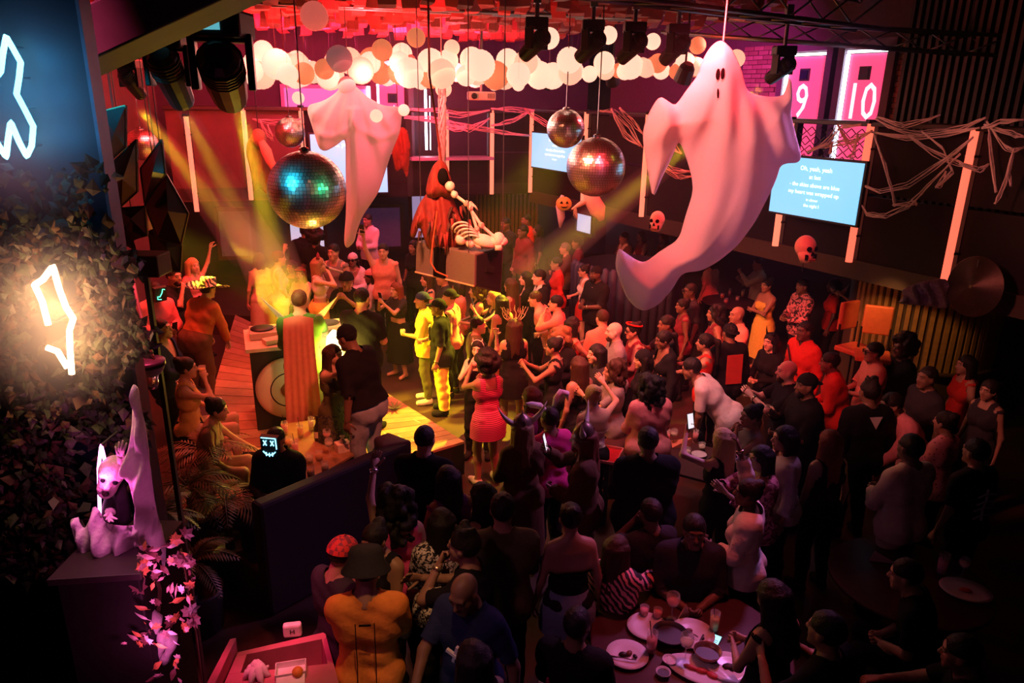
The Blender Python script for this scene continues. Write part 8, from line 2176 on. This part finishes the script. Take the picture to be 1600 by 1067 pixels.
pp(1254, 447, 105, 'm', 4, 'short', 'k', 'shirt:floral:pink:dark', 'pants:black', 'hold', z0=0, h=1.78, vx=.024, label='man in floral printed shirt under the cream skull mask')
pp(1302, 446, 70, 'f', 4, 'long', 'k', 'tee:red', 'pants:black', 'down', z0=0, h=1.66, label='woman in dull red dress left of the padded chairs')
pp(1340, 428, 95, 'f', 3, 'long', 'k', 'tank:black', 'pants:black', 'drink', z0=.3, h=1.70, label='woman with very long black hair raising a glass near the slatted booth', xtra=hold(('cup', 'glass raised by the long haired woman near the slatted booth', 2)))
pp(1150, 490, 100, 'm', 3, 'bald', 'k', 'polo:salmon', 'pants:black', 'hold', z0=0, label='bald man in salmon collar below the small high table')
pp(1117, 492, 85, 'f', 3, 'curly', 'k', 'tank:maroon', 'skirt:black', 'hip', z0=0, h=1.66, label='woman in maroon dress left of the bald salmon collar man')
pp(1110, 408, 40, 'f', 2, 'bob', 'k', 'tee:salmon', 'pants:black', 'down', z0=0, h=1.66, label='person in salmon tee right of the ghost hem, back turned')
pp(1002, 369, 110, 'f', 1, 'bob', 'k', 'tank:maroon', 'pants:black', 'hold', z0=0, h=1.62, label='woman under the rear skull mask, the one on the right')
pp(975, 372, 110, 'm', 3, 'short', 'k', 'jacket:brown', 'pants:black', 'hold', z0=0, label='man in brown patterned jacket left of the rear skull mask', xtra=lambda s: s.wear('polo:cream'))
pp(1036, 372, 115, 'f', 2, 'long', 'b', 'tank:rust', 'pants:black', 'down', z0=0, h=1.6, label='woman in rust top right behind the rear skull mask')
pp(1367, 548, 85, 'm', 2, 'short', 'k', 'loose:salmon', 'pants:black', 'hold', z0=0, h=1.74, vx=.024, label='man in dusty salmon tee and glasses amid the dim right crowd', xtra=h_glasses(lens=0))
pp(1407, 546, 95, 'm', 4, 'afro', 'k', 'tee:black', 'pants:black', 'down', z0=0, label='man with rounded hair right of the dusty salmon tee man')
pp(1358, 612, 8, 'm', 4, 'top', 'k', 'jacket:black', 'pants:black', 'down', z0=0, h=1.80, vx=.024, build=1.1, label='man in black jacket with a white collar point at the nape', xtra=on_chest('collar_point', lambda b, s: (b.add([back_pt(s, x, z) for x, z in ((-.07, 1.42), (.07, 1.42), (0, 1.30))], [(0, 1, 2)]), mat('print_white', (.85, .82, .9), .6))[1]))
pp(1392, 632, 95, 'm', 3, 'short', 'k', 'shirt:pink', 'pants:denim', 'reach', z0=0, h=1.76, lean=34, vx=.024, build=1.1, label='man in dusty pink shirt and blue jeans bent towards the high table')
pp(1508, 570, 88, 'f', 2, 'long', 'k', 'tank:red', 'pants:black', 'down', z0=0, h=1.66, label='woman in red top alone in profile at the dark far right')
pp(1476, 660, 30, 'f', 3, 'bun', 'k', 'tee:dots:maroon:pink', 'pants:black', 'hold', z0=0, h=1.66, vx=.024, label='woman in dark top with pale polka dots in the dim right')
pp(1422, 700, 20, 'm', 4, 'short', 'k', 'sweater:cream', 'pants:beige', 'hold', z0=0, h=1.80, vx=.022, build=1.05, label='man in cream sweater, back turned, in the dim right')
pp(1524, 706, 20, 'm', 3, 'short', 'k', 'tee:black', 'pants:black', 'down', z0=0, h=1.74, vx=.026, label='person in black tee printed with white rib bones at the far right', xtra=on_chest('rib_print', rib_mark))
pp(1448, 590, 100, 'm', 4, 'fade', 'k', 'tee:dark', 'pants:black', 'down', z0=0, label='dim man below the slatted booth')
pp(1545, 610, 110, 'f', 3, 'pony', 'k', 'tank:dark', 'pants:black', 'down', z0=0, h=1.64, label='dim woman at the far right edge below the ridged disc')
pp(1414, 898, 60, 'm', 2, 'short', 'k', 'tee:black', 'pants:black', 'hold', z0=0, seat=.48, lean=20, vx=.024, label='man leaning over the dim right table, head lowered')
pp(1500, 1020, 60, 'm', 3, 'short', 'k', 'tee:black', 'pants:black', 'reach', z0=0, seat=.48, lean=10, vx=.026, label='man with a blue glinting wristwatch at the bottom right', xtra=watch(1, (.3, .6, .9)))
pp(1290, 985, 40, 'm', 3, 'short', 'k', 'tee:black', 'pants:black', 'drink', z0=0, h=1.72, vx=.026, label='dark figure with a lifted fist in the dark right foreground')
# ---- near foreground, seen from above and behind
pp(571, 884, 6, 'm', 3, 'short', 'k', 'tee:orange', 'pants:black', 'hold', 'reachdn', z0=0, h=1.80, vx=.017, build=1.0, nod=18, label='man in orange jersey and dark bucket hat, back to the lens at the waiter station', xtra=multi(h_bucket('dark'), on_chest('jersey_piping', jersey_lines), jersey_text, hold(('phone', 'phone with a green lit screen in the left hand of the orange jersey man', 'green'), 1)))
pp(586, 834, 150, 'f', 3, 'bun', 'k', 'cami:black', 'pants:black', 'hold', 'hold', z0=0, h=1.66, vx=.018, nod=12, label='woman with a high bun and low black top facing the orange jersey man')
pp(540, 862, -40, 'm', 3, 'fade', 'k', 'tee:dark', 'pants:black', 'hold', z0=0, h=1.70, vx=.024, nod=15, label='person in red trucker cap behind the bucket hat', xtra=h_cap('grid:red:maroon', rad=.008))
pp(617, 805, 20, 'f', 2, 'curly', 'k', 'tank:hotpink', 'pants:black', 'down', ((.10, .42, 1.98), .4, (0, -1, 0), (1, 0, .2)), z0=0, h=1.68, vx=.018, nod=10, label='person with dark curls and hot pink vest reaching up to the sofa', xtra=watch(1, (.9, .75, .8)))
pp(664, 686, -12, 'm', 2, 'fade', 'k', 'shirt:black', 'pants:black', 'hold', z0=0, h=1.78, vx=.02, build=1.1, label='man in black shirt with a fade, back turned, right of the sofa')
pp(692, 826, 15, 'f', 3, 'long', 'k', 'puff:leopard:black:white', 'pants:black', 'hold', z0=0, h=1.66, vx=.02, label='woman with long black hair and a snake print blouse, from behind')
pp(727, 834, 70, 'm', 3, 'top', 'k', 'tee:black', 'pants:black', 'clap', 'chin', z0=0, h=1.76, vx=.018, label='man with curly top and cropped sides facing left in the foreground', xtra=watch(1, (.85, .7, .45)))
pp(725, 915, 150, 'm', 4, 'bald', 'k', 'tee:navy', 'pants:black', 'reachdn', 'side', z0=0, h=1.76, vx=.018, nod=20, label='bald man in navy tee with a white plus sign, looking down at a phone', xtra=multi(on_chest('plus_print', lambda b, s: (b.tube([back_pt(s, -.06, 1.2, 1), back_pt(s, .06, 1.24, 1)], .014, 4), b.tube([back_pt(s, .02, 1.16, 1), back_pt(s, -.02, 1.29, 1)], .014, 4), mat('print_white', (.85, .82, .9), .6))[2]), hold(('phone', 'phone with a teal lit edge held by the bald man in navy', 'cyan'))))
pp(778, 800, 5, 'm', 2, 'short', 'k', 'shirt:olive', 'pants:black', 'hold', z0=0, h=1.80, vx=.02, build=1.1, label='man in grey green shirt, back turned, left of the brown cloaks')
pp(752, 780, 50, 'f', 2, 'long', 'k', 'tank:black', 'pants:black', 'clap2', z0=0, h=1.66, vx=.02, label='dark haired woman clapping beyond the curly topped man', xtra=watch(0))
pp(700, 752, 30, 'f', 3, 'long', 'k', 'tank:purple', 'pants:black', 'hold', z0=0, h=1.66, vx=.024, label='woman with long dark hair just below the stage corner')
pp(893, 805, 10, 'f', 3, 'bun', 'k', 'halter:black', 'skirt:denim', 'down', z0=0, h=1.68, vx=.02, label='woman with bare back and pale denim skirt in the dim centre')
pp(965, 858, -30, 'f', 2, 'long', 'b', 'puff:zebra:black:pink', 'pants:black', 'reach', 'hold', z0=0, seat=.47, h=1.66, vx=.02, label='woman with long brown hair and swirl print blouse lifting a wine glass', xtra=multi(hold(('wine', 'glass of rose wine lifted over the round table')), watch(0)))
pp(1016, 800, 20, 'm', 4, 'short', 'k', 'tee:dark', 'pants:black', 'chin', z0=0, seat=.5, h=1.70, vx=.024, label='dark man with hand at his face, right of the swirl print blouse')
pp(902, 975, -20, 'm', 4, 'short', 'k', 'jacket:black', 'pants:black', 'hold', z0=0, seat=.47, h=1.72, vx=.02, label='person in black jacket with a hot pink lining strip left of the round table', xtra=on_chest('pink_strip', lambda b, s: (b.tube([back_pt(s, -.13, z) for z in (1.0, 1.1, 1.2, 1.3)], [.012, .03, .028, .008], 5), mat('lining_pink', (.85, .06, .25), .6))[1]))
pp(738, 1030, 30, 'f', 3, 'long', 'k', 'tank:black', 'pants:black', 'hold', z0=0, h=1.64, vx=.022, label='woman with long dark hair at the bottom edge, below the bald man in navy')
pp(1206, 934, 30, 'f', 3, 'long', 'k', 'tank:black', 'pants:black', 'hold', z0=0, nod=14, h=1.66, vx=.022, label='long black haired woman bowed at the right of the round table')
pp(1085, 830, 175, 'm', 4, 'short', 'k', 'loose:dark', 'pants:denim', 'hold', z0=0, seat=.5, h=1.78, vx=.022, build=1.15, label='broad dark man seated behind the round table')
# stools under the people who sit on nothing else
for q in CROWD:
    if q.dz < -.05 and q.o.location.y < 6 and q.o['label'].find('mask') < 0 or 'leaning over the dim' in q.o['label']:
        zs = q.w((0, 0, .93 + q.dz)).z - .13; b_ = q.w((0, .02, 0)); r_ = empty('stool', (b_.x, b_.y, 0), label='dark stool under the ' + ' '.join(q.o['label'].split()[:9]), cat='stool')
        MB().lathe([(.001, zs - .06), (.15, zs - .06), (.17, zs - .02), (.15, zs), (.001, zs)], 18).build('seat', BLACK, r_, True); MB().lathe([(.001, 0), (.16, 0), (.15, .02), (.025, .04), (.025, zs - .06)], 14).build('pedestal', STEEL, r_, True)
# step neighbours apart along their lines of sight so that nobody stands inside anybody
FIX = {id(q) for q in CROWD if q.dz < -.05}
for it in range(40):
    mv = 0
    for i, a in enumerate(CROWD):
        for c in CROWD[i + 1:]:
            if id(a) in FIX and id(c) in FIX: continue
            d = a.o.location.xy - c.o.location.xy; need = .19 * (a.bw + c.bw)
            if d.length >= need: continue
            far, near = (a, c) if a.o.location.xy.length > c.o.location.xy.length else (c, a)
            for q, sg in ((far, 1), (near, -1)):
                if id(q) in FIX: continue
                st_ = q.o.location.xy.normalized() * (.03 * sg) + (d.normalized() * .008 * (1 if q is a else -1))
                v = Vector((st_.x, st_.y, 0)); q.o.location = q.o.location + v; mv += 1
                for h in q.held: h.location = h.location + v
    if not mv: break
print('people', N_P[0], 'spread passes', it)
